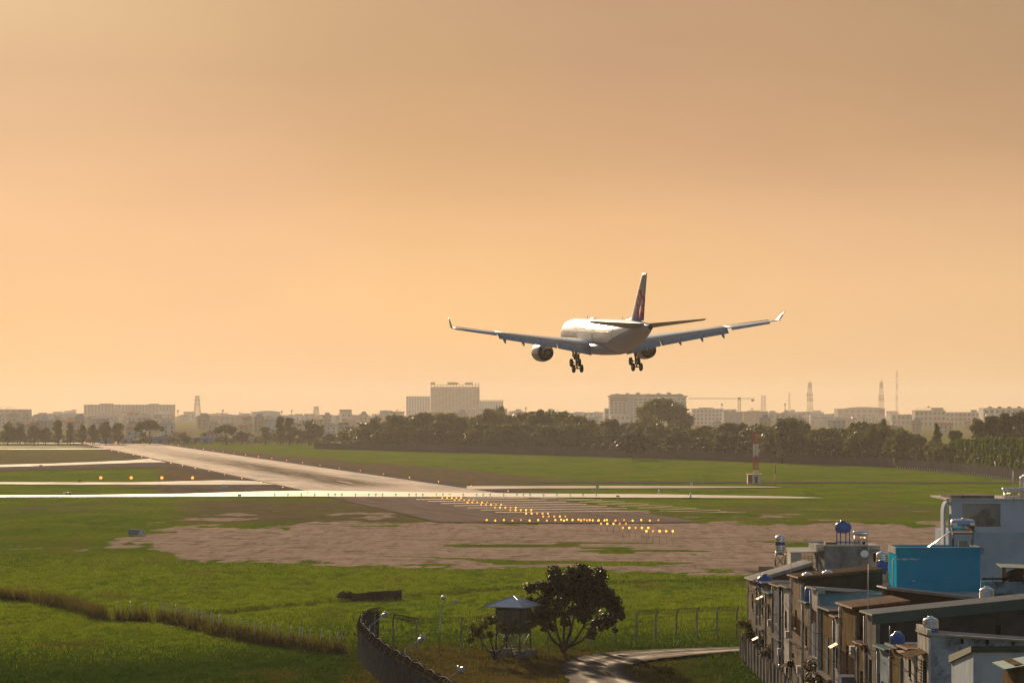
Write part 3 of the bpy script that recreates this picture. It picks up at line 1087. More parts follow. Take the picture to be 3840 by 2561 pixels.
def crown_clumps(kind, h, w, seed):
    g = np.random.default_rng(seed)
    cs, rs = [], []
    if kind == 'round':
        for i in range(26):
            a = g.random() * 2 * math.pi
            t = g.random()
            zz = h * (.30 + .60 * t)
            env = math.sin(math.pi * min(.12 + .80 * t, .97)) ** .6
            rr = w * .40 * env * math.sqrt(g.random())
            cs.append((rr * math.cos(a), rr * math.sin(a), zz))
            rs.append(w * (.13 + .09 * g.random()))
    elif kind == 'tall':
        for i in range(24):
            a = g.random() * 2 * math.pi
            t = i / 23
            zz = h * (.16 + .78 * t)
            env = math.sin(math.pi * (.10 + .80 * t)) ** .5
            rr = w * .30 * env * math.sqrt(g.random())
            cs.append((rr * math.cos(a), rr * math.sin(a), zz))
            rs.append(w * (.15 + .10 * g.random()))
    elif kind == 'cone':
        for i in range(26):
            a = g.random() * 2 * math.pi
            t = i / 25
            zz = h * (.12 + .84 * t)
            rr = w * .42 * (1 - t) * math.sqrt(g.random())
            cs.append((rr * math.cos(a), rr * math.sin(a), zz))
            rs.append(w * (.06 + .15 * (1 - t)))
    elif kind == 'column':
        for i in range(22):
            a = g.random() * 2 * math.pi
            t = i / 21
            zz = h * (.06 + .88 * t)
            rr = w * .22 * math.sqrt(g.random())
            cs.append((rr * math.cos(a), rr * math.sin(a), zz))
            rs.append(w * (.24 + .06 * g.random()) * (1 - .25 * t))
    elif kind == 'umbrella':
        for i in range(24):
            a = g.random() * 2 * math.pi
            rr = w * .46 * math.sqrt(g.random())
            zz = h * (.66 + .24 * (1 - (rr / (w * .46)) ** 2) + .06 * g.random())
            cs.append((rr * math.cos(a), rr * math.sin(a), zz))
            rs.append(w * (.10 + .05 * g.random()))
    return cs, rs


def tree_meshes(kind, h, w, seed, n=1700, size=1.15, lm=None):
    cs, rs = crown_clumps(kind, h, w, seed)
    cm = quadsoup('crown', leaves(cs, rs, n, size, seed + 50), lm or L_FAR)
    g = random.Random(seed)
    mb = MB()
    tr = h * .018 + .08
    th = h * (.62 if kind in ('round', 'umbrella') else .8)
    mb.tube([(0, 0, -.4), (.05 * g.uniform(-1, 1), .05, th * .4), (.2 * g.uniform(-1, 1), .1, th)], [tr * 1.3, tr, tr * .4], 7)
    for i in range(6):
        c = cs[g.randrange(len(cs))]
        z0 = th * g.uniform(.3, .8)
        mb.tube([(0, 0, z0), (c[0] * .5, c[1] * .5, (z0 + c[2]) / 2), c], [tr * .5, tr * .32, tr * .12], 5)
    return mb.mesh('trunk', M_BARK), cm


PROTO = {}
for kind, h, w in [('round', 15, 13), ('tall', 17, 9), ('cone', 15, 8), ('column', 10, 4.2), ('umbrella', 12, 15)]:
    PROTO[kind] = [(tree_meshes(kind, h, w, 100 + 17 * i + len(kind), lm=L_MID if kind == 'column' else L_FAR,
                                n=1500 if kind == 'column' else 2600), h, w) for i in range(3 if kind != 'cone' else 1)]


def tree(kind, loc, h, w, label, group=None, name='tree', v=None, rz=None):
    (tm, cm), h0, w0 = PROTO[kind][(v if v is not None else random.randrange(99)) % len(PROTO[kind])]
    o = empty(name, loc, rz if rz is not None else random.uniform(0, 6.28), label, 'tree', group)
    o.scale = (w / w0, w / w0, h / h0)
    link('trunk', tm, o)
    link('crown', cm, o)
    return o


def tree_px(kind, px, top, Y, wpx, label, group=None, v=None):
    z = CAMZ - (top - HY) / FPX * Y
    return tree(kind, ((px - PX0) / FPX * Y, Y, -.1), max(z, 3), wpx / FPX * Y, label, group, v=v)


# ------------------------------------------------------------------ perimeter wall with its lamps
M_WALL = mat('perimeter_wall', (.075, .070, .080), .85, var=.12, vs=.3)
M_PALE = mat('pale_concrete', (.52, .49, .45), .8, var=.15, vs=.6)
M_STEELP = mat('galvanised_steel', (.45, .45, .45), .4, metal=.7, var=.1)
WPX = [1180, 1600, 1960, 2560, 2950, 3300, 3600, 3840, 4300]
WPY = [1683, 1693, 1702, 1722, 1735, 1749, 1774, 1802, 1870]


def wall_pt(px):
    return G(px, float(np.interp(px, WPX, WPY)))


wall = empty('perimeter_wall', wall_pt(2560), 0, 'long grey wall along the far right edge of the airfield', 'wall')
prev = None
pxq = list(np.arange(1180, 2600, 48)) + list(np.arange(2600, 3400, 36)) + list(np.arange(3400, 4300, 24))
pts = [wall_pt(q) - wall.location for q in pxq]
for i in range(len(pts) - 1):
    a, c = pts[i], pts[i + 1]
    d = Vector((c.x - a.x, c.y - a.y, 0))
    L = d.length
    nrm = Vector((-d.y, d.x, 0)).normalized() * .1
    h = 3.3 + .12 * math.sin(i * 1.7)
    t = d.normalized() * .12
    MB().hexa([a + t - nrm, c - t - nrm, c - t + nrm, a + t + nrm],
              [q + Vector((0, 0, h)) for q in (a + t - nrm, c - t - nrm, c - t + nrm, a + t + nrm)]).build('panel', M_WALL, wall)
    MB().box((a.x, a.y, (h + .2) / 2), (.32, .32, h + .2), (0, 0, math.atan2(d.y, d.x))).build('post', M_WALL, wall)
# low white kerb posts in front of the wall on the right
kerb_me = MB().box((0, 0, .45), (.35, .2, .9)).mesh('kerb_post', M_PALE)
for i, q in enumerate(np.arange(3365, 3830, 9.3)):
    g_ = G(q, float(np.interp(q, WPX, WPY)) + 3 + (q - 3365) * .006)
    o = link('kerb_post', kerb_me, None, g_)
    o.rotation_euler = (0, 0, -.5)
    tag(o, 'small pale kerb post in the row before the grey airfield wall', 'kerb post', 'kerb posts before the wall')
# wall lamps on short poles behind the wall
lp = empty('wall_lamp', (0, 0, 0), 0, 'small white lamp on a pole above the grey airfield wall', 'lamp post', 'lamps along the airfield wall')
MB().tube([(0, 0, 0), (0, 0, 5.2)], .07, 6).tube([(0, 0, 5.2), (.7, 0, 5.5)], .05, 5).build('pole', M_STEELP, lp)
MB().loft([[(x, w * math.cos(q), 5.5 + h * math.sin(q)) for q in np.linspace(0, 2 * math.pi, 9)[:-1]] for x, w, h in
           [(.6, .05, .05), (.8, .26, .16), (1.25, .30, .18), (1.55, .08, .05)]]).build('lamp_head', M_WHITE, lp)
first = True
for q in [2180, 2217, 2250, 2283, 2316, 2458, 2497, 2538, 2583, 2628, 2670, 2708, 2756, 2803, 2846, 2893, 2947, 3001, 3057, 3116, 3172, 3231, 3298, 3363, 3431, 3505, 3578, 3654, 3730, 3805]:
    P_ = wall_pt(q) + Vector((.3, .9, 0))
    if first:
        lp.location = P_
        first = False
    else:
        copy_tree(lp, P_, random.uniform(-.3, .3))

# ------------------------------------------------------------------ tree belt behind the wall
TPX = [1290, 1340, 1370, 1450, 1600, 1680, 1760, 1800, 1830, 1880, 1960, 2000, 2060, 2090, 2160, 2230, 2300, 2400, 2480, 2600, 2660, 2800, 2860, 2900, 2940, 2985, 3040, 3080, 3130,
       3200, 3240, 3300, 3340, 3430, 3480, 3600, 3660, 3720, 3790, 4100]
TPY = [1640, 1600, 1572, 1565, 1550, 1548, 1580, 1555, 1536, 1534, 1548, 1556, 1560, 1545, 1562, 1582, 1584, 1590, 1598, 1590, 1592, 1602, 1600, 1588, 1576, 1578, 1600, 1598, 1606,
       1604, 1588, 1572, 1592, 1602, 1640, 1625, 1580, 1556, 1548, 1545]


def belt_top(px):
    return float(np.interp(px, TPX, TPY))


BELT = 'dense dark tree in the belt behind the grey airfield wall'
BG = 'trees of the belt behind the wall'
MARKS = [(1500, 'at the left end'), (1620, 'left of the unfinished tower'), (1800, 'under the unfinished tower'), (1960, 'right of the unfinished tower'), (2120, 'left of the white roof room house'),
         (2285, 'just left of the hotel'), (2440, 'under the left hotel half'), (2590, 'under the right hotel half'), (2780, 'under the crane'), (2900, 'behind the striped mast'), (3060, 'under the left lattice tower'),
         (3240, 'between both lattice towers'), (3600, 'under the right lattice tower')]
_cnt = {}


def belt_label(px, row):
    for lim, txt in MARKS:
        if px < lim:
            break
    k = _cnt.get((row, txt), 0)
    _cnt[(row, txt)] = k + 1
    return 'dark %s row belt tree, %s from left %s' % (row, NTH[k], txt)


random.seed(21)
for px in np.arange(1300, 3440, 26):
    px = px + random.uniform(-9, 9)
    Yw = wall_pt(px).y
    tree_px(random.choice(['round', 'round', 'tall', 'umbrella']), px, belt_top(px) + random.choice([-10, -4, 2, 6, 12, 20]) + random.uniform(-3, 3), Yw + random.uniform(40, 110), random.uniform(75, 150), belt_label(px, 'back'), BG)
for px in np.arange(1310, 3460, 30):
    px = px + random.uniform(-10, 10)
    Yw = wall_pt(px).y
    t0 = belt_top(px)
    tree_px(random.choice(['round', 'tall', 'tall']), px, t0 + random.uniform(22, 60) * (1 if px < 3000 else .8), Yw + random.uniform(8, 26), random.uniform(70, 110), belt_label(px, 'front'), BG)
# individually recognisable trees
tree_px('umbrella', 2480, 1500, 1660, 190, 'tall spreading tree rising in front of the large hotel block')
tree_px('round', 2540, 1512, 1640, 130, 'tall round tree at the right end of the large hotel block')
tree_px('round', 2425, 1545, 1600, 120, 'broad tree below the left half of the large hotel block')
tree_px('tall', 2935, 1572, 1180, 70, 'tall thin topped tree standing just right of the red and white mast')
tree_px('tall', 2975, 1576, 1185, 60, 'second tall tree right of the red and white mast')
tree_px('cone', 3512, 1583, 1120, 92, 'dark conical tree left of the pale clipped hedge trees')
tree_px('round', 3585, 1612, 1130, 85, 'small round tree between the conical tree and the tall dark group')
for i, (px, tp, w) in enumerate([(3670, 1572, 80), (3718, 1560, 80), (3768, 1548, 85), (3820, 1546, 90), (3880, 1545, 95)]):
    tree_px('tall', px, tp, 1085, w, 'tall dark tree behind the pale green clipped row, %s from the left' % NTH[i], 'tall trees behind the clipped row')
tree_px('round', 3310, 1566, 1150, 62, 'dark tree with a high lopsided top below the red lattice tower')
lone = empty('tree', G(2376, 1722), 0, 'lone round tree standing in the open grass before the airfield wall', 'tree')
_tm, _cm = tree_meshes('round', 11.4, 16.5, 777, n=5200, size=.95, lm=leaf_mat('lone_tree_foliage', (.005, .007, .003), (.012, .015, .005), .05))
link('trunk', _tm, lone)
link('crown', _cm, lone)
random.seed(5)
for px in np.arange(3440, 3580, 22):
    tree_px('round', px, 1665 + random.uniform(-12, 12), wall_pt(px).y + 10, 62, 'low round tree left of the pale clipped row, %s from the left' % NTH[int((px - 3440) / 22)], BG)
for px in np.arange(3588, 3960, 15.5):
    Yw = wall_pt(px).y
    tree_px('column', px + random.uniform(-2, 2), 1648 - 6 * min(1, (px - 3585) / 60) + random.uniform(-4, 4) - (px - 3700) * -.008, Yw + 14 + random.uniform(-2, 2), 46, 'pale green column tree of the clipped row, %s from the left' % NTH[int((px - 3588) / 15.5 + .01)], 'clipped row of column trees')

# ------------------------------------------------------------------ trees at the far left edge of the field
for px, tp, w, k, lb in [(30, 1582, 70, 'round', 'dark tree at the extreme left edge below the grey factory'), (75, 1583, 60, 'round', 'dark tree just right of the leftmost tree'),
                         (128, 1590, 60, 'round', 'dark tree under the small tower house at left'), (170, 1600, 55, 'round', 'low dark tree beside the small tower house at left'),
                         (217, 1574, 46, 'tall', 'tall slender tree left of the long apartment block'), (263, 1584, 36, 'tall', 'narrow tree standing before the long apartment block'),
                         (308, 1588, 42, 'round', 'small round tree below the left end of the long block'), (348, 1588, 44, 'round', 'second small round tree below the long block'),
                         (395, 1577, 60, 'round', 'dome shaped tree below the middle of the long block'), (445, 1585, 60, 'round', 'dome shaped tree right of the middle of the long block'),
                         (560, 1580, 110, 'umbrella', 'wide flat topped tree below the right end of the long block'), (690, 1625, 60, 'round', 'low tree beside the blue roofed sheds'),
                         (848, 1596, 95, 'umbrella', 'spreading flat topped tree right of the blue sheds'), (905, 1615, 60, 'round', 'low round tree right of the spreading one'),
                         (995, 1600, 60, 'round', 'round tree below the white block with curved roof'), (1052, 1563, 48, 'tall', 'ragged tall tree right of the white curved roof block'),
                         (1085, 1567, 52, 'tall', 'second ragged tall tree beside the big dome tree'), (1160, 1573, 122, 'round', 'big dark dome shaped tree at the edge of the field left of centre'),
                         (1295, 1600, 75, 'round', 'tree between the big dome tree and the dark belt'), (1235, 1625, 60, 'round', 'low tree right of the big dome tree')]:
    tree_px(k, px, tp, 1790 + random.uniform(-15, 25), w, lb)
random.seed(31)
for px in np.arange(-120, 1300, 34):
    tree_px('round', px + random.uniform(-6, 6), 1622 + random.uniform(-8, 18), 1900 + random.uniform(0, 160), random.uniform(40, 70), 'low dark tree among the houses beyond the runway, %s from the left' % NTH[int((px + 120) / 34 + .5)], 'low trees beyond the runway')

random.seed(33)
for px in np.arange(-140, 1330, 19):
    tree_px('round', px + random.uniform(-8, 8), 1640 + random.uniform(-12, 8), 1850 + random.uniform(-12, 30), random.uniform(34, 64), 'low bush in the dark hedge line at the far edge of the field', 'bushes of the far hedge line')
# ------------------------------------------------------------------ the far city
BW = [mat('far_wall_cream', (.50, .46, .40), .85, var=.1, vs=.2), mat('far_wall_grey', (.34, .33, .33), .85, var=.1, vs=.2), mat('far_wall_white', (.62, .60, .57), .85, var=.1, vs=.2),
      mat('far_wall_tan', (.42, .34, .27), .85, var=.1, vs=.2), mat('far_wall_blue', (.30, .36, .42), .85, var=.1, vs=.2)]
M_ROOFS = [mat('far_roof_red', (.24, .10, .07), .85, var=.2, vs=.4), mat('far_roof_tin', (.40, .39, .39), .75, metal=0.0, var=.15, vs=.4), mat('far_roof_blue', (.12, .20, .34), .8, var=.15, vs=.4)]
M_GLASS = mat('dark_window_glass', (.17, .165, .165), .8, var=.1)
M_RAW = mat('raw_concrete', (.30, .28, .26), .9, var=.15, vs=.3)
M_BRICK = mat('brick_infill', (.34, .16, .11), .9, var=.15, vs=.5)
M_REDP = mat('red_lattice_paint', (.42, .06, .04), .55, var=.15)
M_WHTP = mat('white_lattice_paint', (.70, .69, .67), .5, var=.1)
M_TANK = mat('stainless_tank', (.62, .61, .60), .24, metal=1.0, var=.08, vs=2)


def far(Y):
    """the city lies well beyond the trees"""
    return Y * 1.9 if Y < 3000 else (Y + 1500 if Y < 4600 else Y + 700)


def bldg(name, px0, px1, top, Y, dep, label, wall, floors=0, bays=0, group=None, wfrac=(.55, .5), rz=0.0, cat='building', base=0.0, roofm=None, win=M_GLASS, z_from=0.0, top_frac=1.0):
    """box building whose front spans px0..px1 at distance Y; every window a part"""
    Y2 = far(Y)
    w = (px1 - px0) / FPX * Y
    h = CAMZ - (top - HY) / FPX * Y
    o = empty(name, (((px0 + px1) / 2 - PX0) / FPX * Y2, Y2, base), rz, label, cat, group)
    o.scale = (Y2 / Y, Y2 / Y, (CAMZ - (top - HY) / FPX * Y2) / h)
    MB().bb(-w / 2, w / 2, 0, dep, 0, h).build('wall', wall, o)
    mb = MB()
    mb.bb(-w / 2 - .15, w / 2 + .15, -.15, .25, h, h + .7).bb(-w / 2 - .15, w / 2 + .15, dep - .25, dep + .15, h, h + .7)
    mb.bb(-w / 2 - .15, -w / 2 + .2, .25, dep - .25, h, h + .7).bb(w / 2 - .2, w / 2 + .15, .25, dep - .25, h, h + .7)
    mb.build('parapet', roofm or wall, o)
    if floors and bays:
        fh = (h - z_from) / floors
        bw = w / bays
        wm = MB().box((0, -.02, 0), (bw * wfrac[0], .14, fh * wfrac[1])).mesh('window', win)
        for f in range(floors):
            for k in range(bays):
                link('window', wm, o, (-w / 2 + bw * (k + .5), 0, z_from + fh * (f + .5)))
    return o, w, h


def roof_box(o, x0, x1, y0, y1, z0, z1, m, name='roof_house'):
    return MB().bb(x0, x1, y0, y1, z0, z1).build(name, m, o)


# A factory with an open roof frame at the left edge
o, w, h = bldg('factory', -60, 88, 1536, 2350, 40, 'grey factory with open steel roof frame at the left edge', BW[1], 4, 6)
for k in range(4):
    MB().tube([(-w / 2 + k * 6, 3, h), (-w / 2 + k * 6, 3, h + 2.4), (-w / 2 + k * 6 + 6, 3, h + 3.4)], .25, 5).build('roof_strut', M_STEELP, o)
MB().box((-4, 6, h + 3.1), (22, 10, .25), (0, -.06, 0)).build('roof_sheet', M_ROOFS[1], o)
o, w, h = bldg('tower_house', 140, 176, 1553, 2300, 12, 'small stepped tower house right of the factory', BW[0], 3, 2)
roof_box(o, -w / 2 + .6, w / 2 - 1.2, 1, 8, h + .7, h + 2.8, BW[0])
# C long apartment block
o, w, h = bldg('apartment_block', 314, 646, 1519, 2700, 24, 'long pale apartment block with flat roof on the left skyline', BW[0], 7, 26, wfrac=(.45, .5))
roof_box(o, -w / 2 + 14, -w / 2 + 25, 4, 18, h + .7, h + 2.6, BW[1])
roof_box(o, w / 2 - 22, w / 2 - 14, 4, 18, h + .7, h + 2.4, BW[1])
for k in range(9):
    MB().tube([(-w / 2 + 6 + k * 8.6, 6, h + .7), (-w / 2 + 6 + k * 8.6, 6, h + 1.7)], .5, 6).build('roof_tank', M_TANK, o)
for k in (7, 15, 20):
    MB().bb(-w / 2 + k * 3, -w / 2 + k * 3 + 1.6, -.9, 0, 0, h).build('stair_tower', BW[1], o)
bldg('house', 310, 425, 1562, 2250, 18, 'wide low house standing before the left end of the long block', BW[1], 3, 6)
# D white block with curved roof
o, w, h = bldg('market_hall', 943, 1042, 1545, 2480, 26, 'white windowless hall with shallow curved roof left of centre', BW[2], 0, 0)
mb = MB()
rings = []
for x in np.linspace(-w / 2 + 4, w / 2, 9):
    t = (x + w / 2 - 4) / (w - 4)
    rings.append([(x, 0, h), (x, 26, h), (x, 26, h + .7 + 1.6 * math.sin(math.pi * t)), (x, 0, h + .7 + 1.6 * math.sin(math.pi * t))])
mb.loft(rings, smooth=False).build('roof', M_ROOFS[1], o)
for z in (4, 8):
    MB().bb(2, 3.4, -.1, .1, z, z + 2).build('window', M_GLASS, o)
bldg('house', 1290, 1376, 1557, 2350, 20, 'three storey pale house with loggia at the left foot of the dark belt', BW[0], 3, 5)
bldg('house', 1140, 1180, 1553, 2500, 20, 'narrow white house near the small pylon left of centre', BW[2], 3, 2)
# E tower under construction
Yt = 4200
o, w, h = bldg('concrete_tower', 1615, 1797, 1452, Yt, 30, 'tall unfinished concrete tower with open top floors', M_RAW)
fh = h / 19
sl = MB().bb(-w / 2 - .9, w / 2 + .9, -1.0, 29.5, -.28, .28).mesh('floor_slab', BW[1])
for f in range(2, 19):
    link('floor_slab', sl, o, (0, 0, f * fh))
wm = MB().bb(-1.5, 1.5, -.25, .1, -.9, .9).mesh('opening', M_GLASS)
for f in range(3, 18):
    for k in range(14):
        if (k * 7 + f * 3) % 5:
            link('opening', wm, o, (-w / 2 + (k + .5) * w / 14, 0, (f + .5) * fh))
cm_ = MB().bb(-.45, .45, -.45, .45, 0, fh * 1.15).mesh('column', M_RAW)
for k in range(16):
    link('column', cm_, o, (-w / 2 + .6 + k * (w - 1.2) / 15, 1.0, h + .6))
    if k > 11:
        link('column', cm_, o, (-w / 2 + .6 + k * (w - 1.2) / 15, 1.0, h + .6 + fh * 1.15))
MB().bb(-w / 2 - .6, w / 2 + .6, 0, 14, h + .6 + fh * 1.15, h + 1.2 + fh * 1.15).build('floor_slab', M_RAW, o)
for x0, x1, z1 in [(-w / 2 + 24, -w / 2 + 36, 2.9), (w / 2 - 20, w / 2 - 10, 2.8), (w / 2 - 36, w / 2 - 30, 2.6), (-w / 2, -w / 2 + 6, 2.9)]:
    MB().bb(x0, x1, 3, 10, h + 1.2 + fh * 1.15, h + fh * z1 - .6).bb(x0 - 1, x1 + 1, 2, 11, h + fh * z1 - .6, h + fh * z1).build('stair_core', M_RAW, o)
o, w, h = bldg('apartment_block', 1523, 1612, 1487, 5200, 30, 'pale block half hidden behind the left of the unfinished tower', BW[2], 14, 9)
o, w, h = bldg('apartment_block', 1798, 1887, 1505, 5000, 30, 'pale low block behind the right side of the unfinished tower', BW[2], 10, 9)
for k in range(10):
    MB().bb(-w / 2 + k * w / 9.5, -w / 2 + k * w / 9.5 + 1.2, 0, 1, h + .7, h + 2.2).build('roof_column', BW[2], o)
MB().bb(-w / 2, w / 2, 0, 3, h + 2.2, h + 2.7).build('roof_beam', BW[2], o)
bldg('office_block', 1733, 1768, 1534, 2500, 16, 'dark narrow block below the unfinished tower', BW[1], 5, 2)
o, w, h = bldg('office_block', 1769, 1812, 1531, 2520, 16, 'light block with a row of roof posts beside the dark one', BW[0], 4, 6)
for k in range(12):
    MB().bb(-w / 2 + k * w / 12, -w / 2 + k * w / 12 + .35, .3, .7, h + .7, h + 1.5).build('roof_post', BW[1], o)
bldg('office_block', 1815, 1902, 1534, 2450, 18, 'flat roofed dark building sunk behind the trees right of the tower', BW[1], 3, 8)
# I hotel
Yh = 1980
o, w, h = bldg('hotel', 2286, 2574, 1489, Yh, 24, 'large hotel block with dark roof band and brick panel above the trees', BW[2])
MB().bb(-w / 2 - .8, w / 2 + .8, -.8, 24, h + .7, h + 1.5).bb(-w / 2 + 1, w / 2 - 2, 2, 20, h + 1.5, h + 3.0).build('roof_band', BW[1], o)
MB().bb(-w / 2 + .3, -w / 2 + 11.5, -.25, -.02, h - 4.6, h - .3).build('brick_panel', M_BRICK, o)
for f in range(6):
    z = h - 5.0 - (f + 1) * 3.05
    for k in range(4):
        MB().bb(-w / 2 + .6 + k * 2.8, -w / 2 + 2.4 + k * 2.8, -.12, .1, z + .5, z + 2.5).build('window', M_GLASS, o)
MB().bb(-w / 2 + 11.8, -w / 2 + 15.6, -.5, -.02, 0, h - .4).build('pier', BW[4], o)
for f in range(7):
    z = h - .8 - (f + 1) * 3.0
    for k in range(11):
        if 16.5 + k * 3.3 + 2 < w:
            MB().bb(-w / 2 + 16.5 + k * 3.2, -w / 2 + 18.9 + k * 3.2, -.12, .1, z + .5, z + 2.4).build('window', M_GLASS, o)
for k in range(7):
    MB().bb(-w / 2 + 4 + k * 7, -w / 2 + 6.5 + k * 7, 3, 6, h + 3, h + 3.6 + .6 * (k % 3)).build('roof_plant', BW[1], o)
bldg('house', 2268, 2284, 1533, 1950, 10, 'narrow grey house with black rooftop tank left of the hotel', BW[4], 3, 1)
bldg('house', 2290, 2362, 1556, 1900, 12, 'low white house in front of the left foot of the hotel', BW[2], 2, 4)
bldg('house', 2184, 2230, 1548, 2100, 12, 'white house with two dark roof rooms left of the hotel', BW[2], 3, 2, roofm=BW[1])
bldg('house', 2000, 2055, 1552, 2300, 12, 'pale house peeping over the belt right of the dark flat block', BW[2], 2, 3)
bldg('house', 2105, 2150, 1558, 2200, 12, 'pale house with open roof terrace over the belt centre', BW[0], 2, 3)
# J white building right of the hotel
o, w, h = bldg('office_block', 2596, 2712, 1534, 2150, 18, 'white two storey office with square dark windows under the crane', BW[2], 4, 8, wfrac=(.5, .5))
roof_box(o, -w / 2 + 5, w / 2 - 7, 2, 12, h + .7, h + 2.2, BW[1])
bldg('office_block', 2712, 2762, 1536, 2200, 16, 'white extension at the right end of the office under the crane', BW[2], 3, 2)
bldg('warehouse', 2715, 2785, 1546, 2000, 22, 'grey warehouse with long roof right of the crane office', BW[1], 0, 0)
bldg('warehouse', 2788, 2880, 1544, 2050, 22, 'brownish warehouse right of the crane mast', BW[3], 0, 0)
bldg('warehouse', 2884, 3010, 1550, 2100, 24, 'wide grey hall behind the thin tall trees', BW[1], 2, 6)
bldg('house', 3040, 3104, 1556, 2050, 14, 'white box house with two dark window strips right of the lattice tower', BW[2], 1, 2, wfrac=(.7, .15), z_from=8)
bldg('house', 2990, 3040, 1545, 2300, 14, 'white house behind the foot of the red lattice tower', BW[2], 3, 3)
# K hall with vaulted roof
o, w, h = bldg('sports_hall', 3142, 3318, 1534, 2700, 30, 'large hall with vaulted roof beside the second lattice tower', BW[1], 3, 8)
rings = []
for t in np.linspace(0, 1, 9):
    x = -w / 2 + 9 + t * (w - 12)
    zz = h + .7 + 3.2 * math.sin(math.pi * (.12 + .76 * t))
    rings.append([(x, 0, h), (x, 28, h), (x, 28, zz), (x, 0, zz)])
MB().loft(rings, smooth=False).build('roof', M_ROOFS[1], o)
# L villas on the right
o, w, h = bldg('villa', 3432, 3546, 1540, 1950, 16, 'cream villa with flat canopy over its roof terrace', BW[0], 3, 7)
MB().box((-3, 4, h + 3.0), (12.5, 9, .3), (0, -.04, 0)).build('canopy', BW[1], o)
for x in (-8.5, -4, 1.5):
    MB().tube([(x, 1, h + .5), (x, 1, h + 3.0)], .12, 5).build('canopy_post', M_STEELP, o)
roof_box(o, 2, 9, 2, 12, h + .7, h + 4.0, BW[0])
MB().tube([(-.5, 6, h + 4), (-.5, 6, h + 6)], .8, 10).build('water_tank', M_TANK, o)
bldg('villa', 3546, 3690, 1547, 1980, 16, 'row of low cream houses right of the canopy villa', BW[0], 3, 9)
o, w, h = bldg('school', 3688, 3900, 1532, 1900, 20, 'long white building with rooftop plants at the right edge', BW[2], 3, 10)
for k in range(6):
    MB().lathe([(.05, 0), (1.4, .3), (1.6, 1.0), (.9, 1.8), (.05, 2.1)], (-w / 2 + 5 + k * 6.3, 5, h + .6), 'Z', 9).build('roof_plant', L_FAR, o)
bldg('house', 3345, 3430, 1556, 2100, 14, 'grey house at the foot of the tall guyed mast', BW[1], 2, 5)

# generic small houses of the city, several kinds
random.seed(77)
protos = []
for i in range(9):
    o = empty('house', (0, 0, 0))
    w, d, h = random.choice([5, 6, 8, 11]), random.choice([9, 12]), random.choice([7, 9.5, 12])
    wm_ = BW[i % 5]
    MB().bb(-w / 2, w / 2, 0, d, 0, h).build('wall', wm_, o)
    if i % 3 == 0:
        MB().bb(-w / 2 - .1, w / 2 + .1, -.1, d, h, h + .8).bb(-w / 4, w / 3, 2, 6, h + .8, h + 3.0).build('roof', BW[(i + 1) % 5], o)
    elif i % 3 == 1:
        MB().hexa([(-w / 2 - .3, -.4, h), (w / 2 + .3, -.4, h), (w / 2 + .3, d, h), (-w / 2 - .3, d, h)],
                  [(-w / 2 - .3, d * .5, h + 1.9), (w / 2 + .3, d * .5, h + 1.9), (w / 2 + .3, d * .55, h + 1.9), (-w / 2 - .3, d * .55, h + 1.9)]).build('roof', M_ROOFS[i % 2], o)
    else:
        MB().hexa([(-w / 2 - .3, -.8, h), (w / 2 + .3, -.8, h), (w / 2 + .3, d, h + .1), (-w / 2 - .3, d, h + .1)],
                  [(-w / 2 - .3, -.8, h + .25), (w / 2 + .3, -.8, h + .25), (w / 2 + .3, d, h + 1.6), (-w / 2 - .3, d, h + 1.6)]).build('roof', M_ROOFS[(i + 1) % 3], o)
    nw = max(1, int(w / 3))
    wmm = MB().box((0, 0, 0), (1.2, .14, 1.5)).mesh('window', M_GLASS)
    for f in range(int(h / 3.1)):
        for k in range(nw):
            link('window', wmm, o, (-w / 2 + (k + .5) * w / nw, 0, 1.8 + f * 3.1))
    if i % 2:
        MB().tube([(w / 4, 4, h + 1), (w / 4, 4, h + 2.8)], .6, 8).build('water_tank', M_TANK, o)
    protos.append(o)
used = set()
spots = []
for row, (Y0, Y1, step, lo, hi) in enumerate([(1900, 2150, 44, -260, 1290), (2500, 2800, 30, -260, 1330), (3200, 3700, 20, -260, 2300), (3900, 4500, 20, -260, 4050), (4800, 5800, 18, -260, 4050)]):
    for px in np.arange(lo, hi, step):
        Y = random.uniform(Y0, Y1)
        spots.append(((px + random.uniform(-9, 9) - PX0) / FPX * Y, Y, row))
for px in np.arange(2650, 4050, 36):
    Y = random.uniform(2300, 3000)
    spots.append(((px + random.uniform(-9, 9) - PX0) / FPX * Y, Y, 1))
random.shuffle(spots)
ROWL = ['small house in the first row beyond the runway on the left', 'small house in the hazy rows of the city', 'small house in the hazy rows of the city', 'small house far back in the hazy city', 'small house far back in the hazy city']
for i, (x, y, row) in enumerate(spots[:299]):
    k = random.randrange(9)
    c = protos[k] if k not in used else copy_tree(protos[k])
    used.add(k)
    c.location = (x, y, 0)
    c.rotation_euler = (0, 0, random.uniform(-.35, .35))
    sc_ = [.85, 1.15, 1.45, 1.8, 2.2][row]
    c.scale = (sc_ * random.uniform(.9, 1.25), sc_, min(sc_, 1.5) * random.uniform(.75, 1.05))
    tag(c, ROWL[row], 'house', ['houses beyond the runway', 'houses of the hazy city', 'houses of the hazy city', 'far houses of the hazy city', 'far houses of the hazy city'][row])
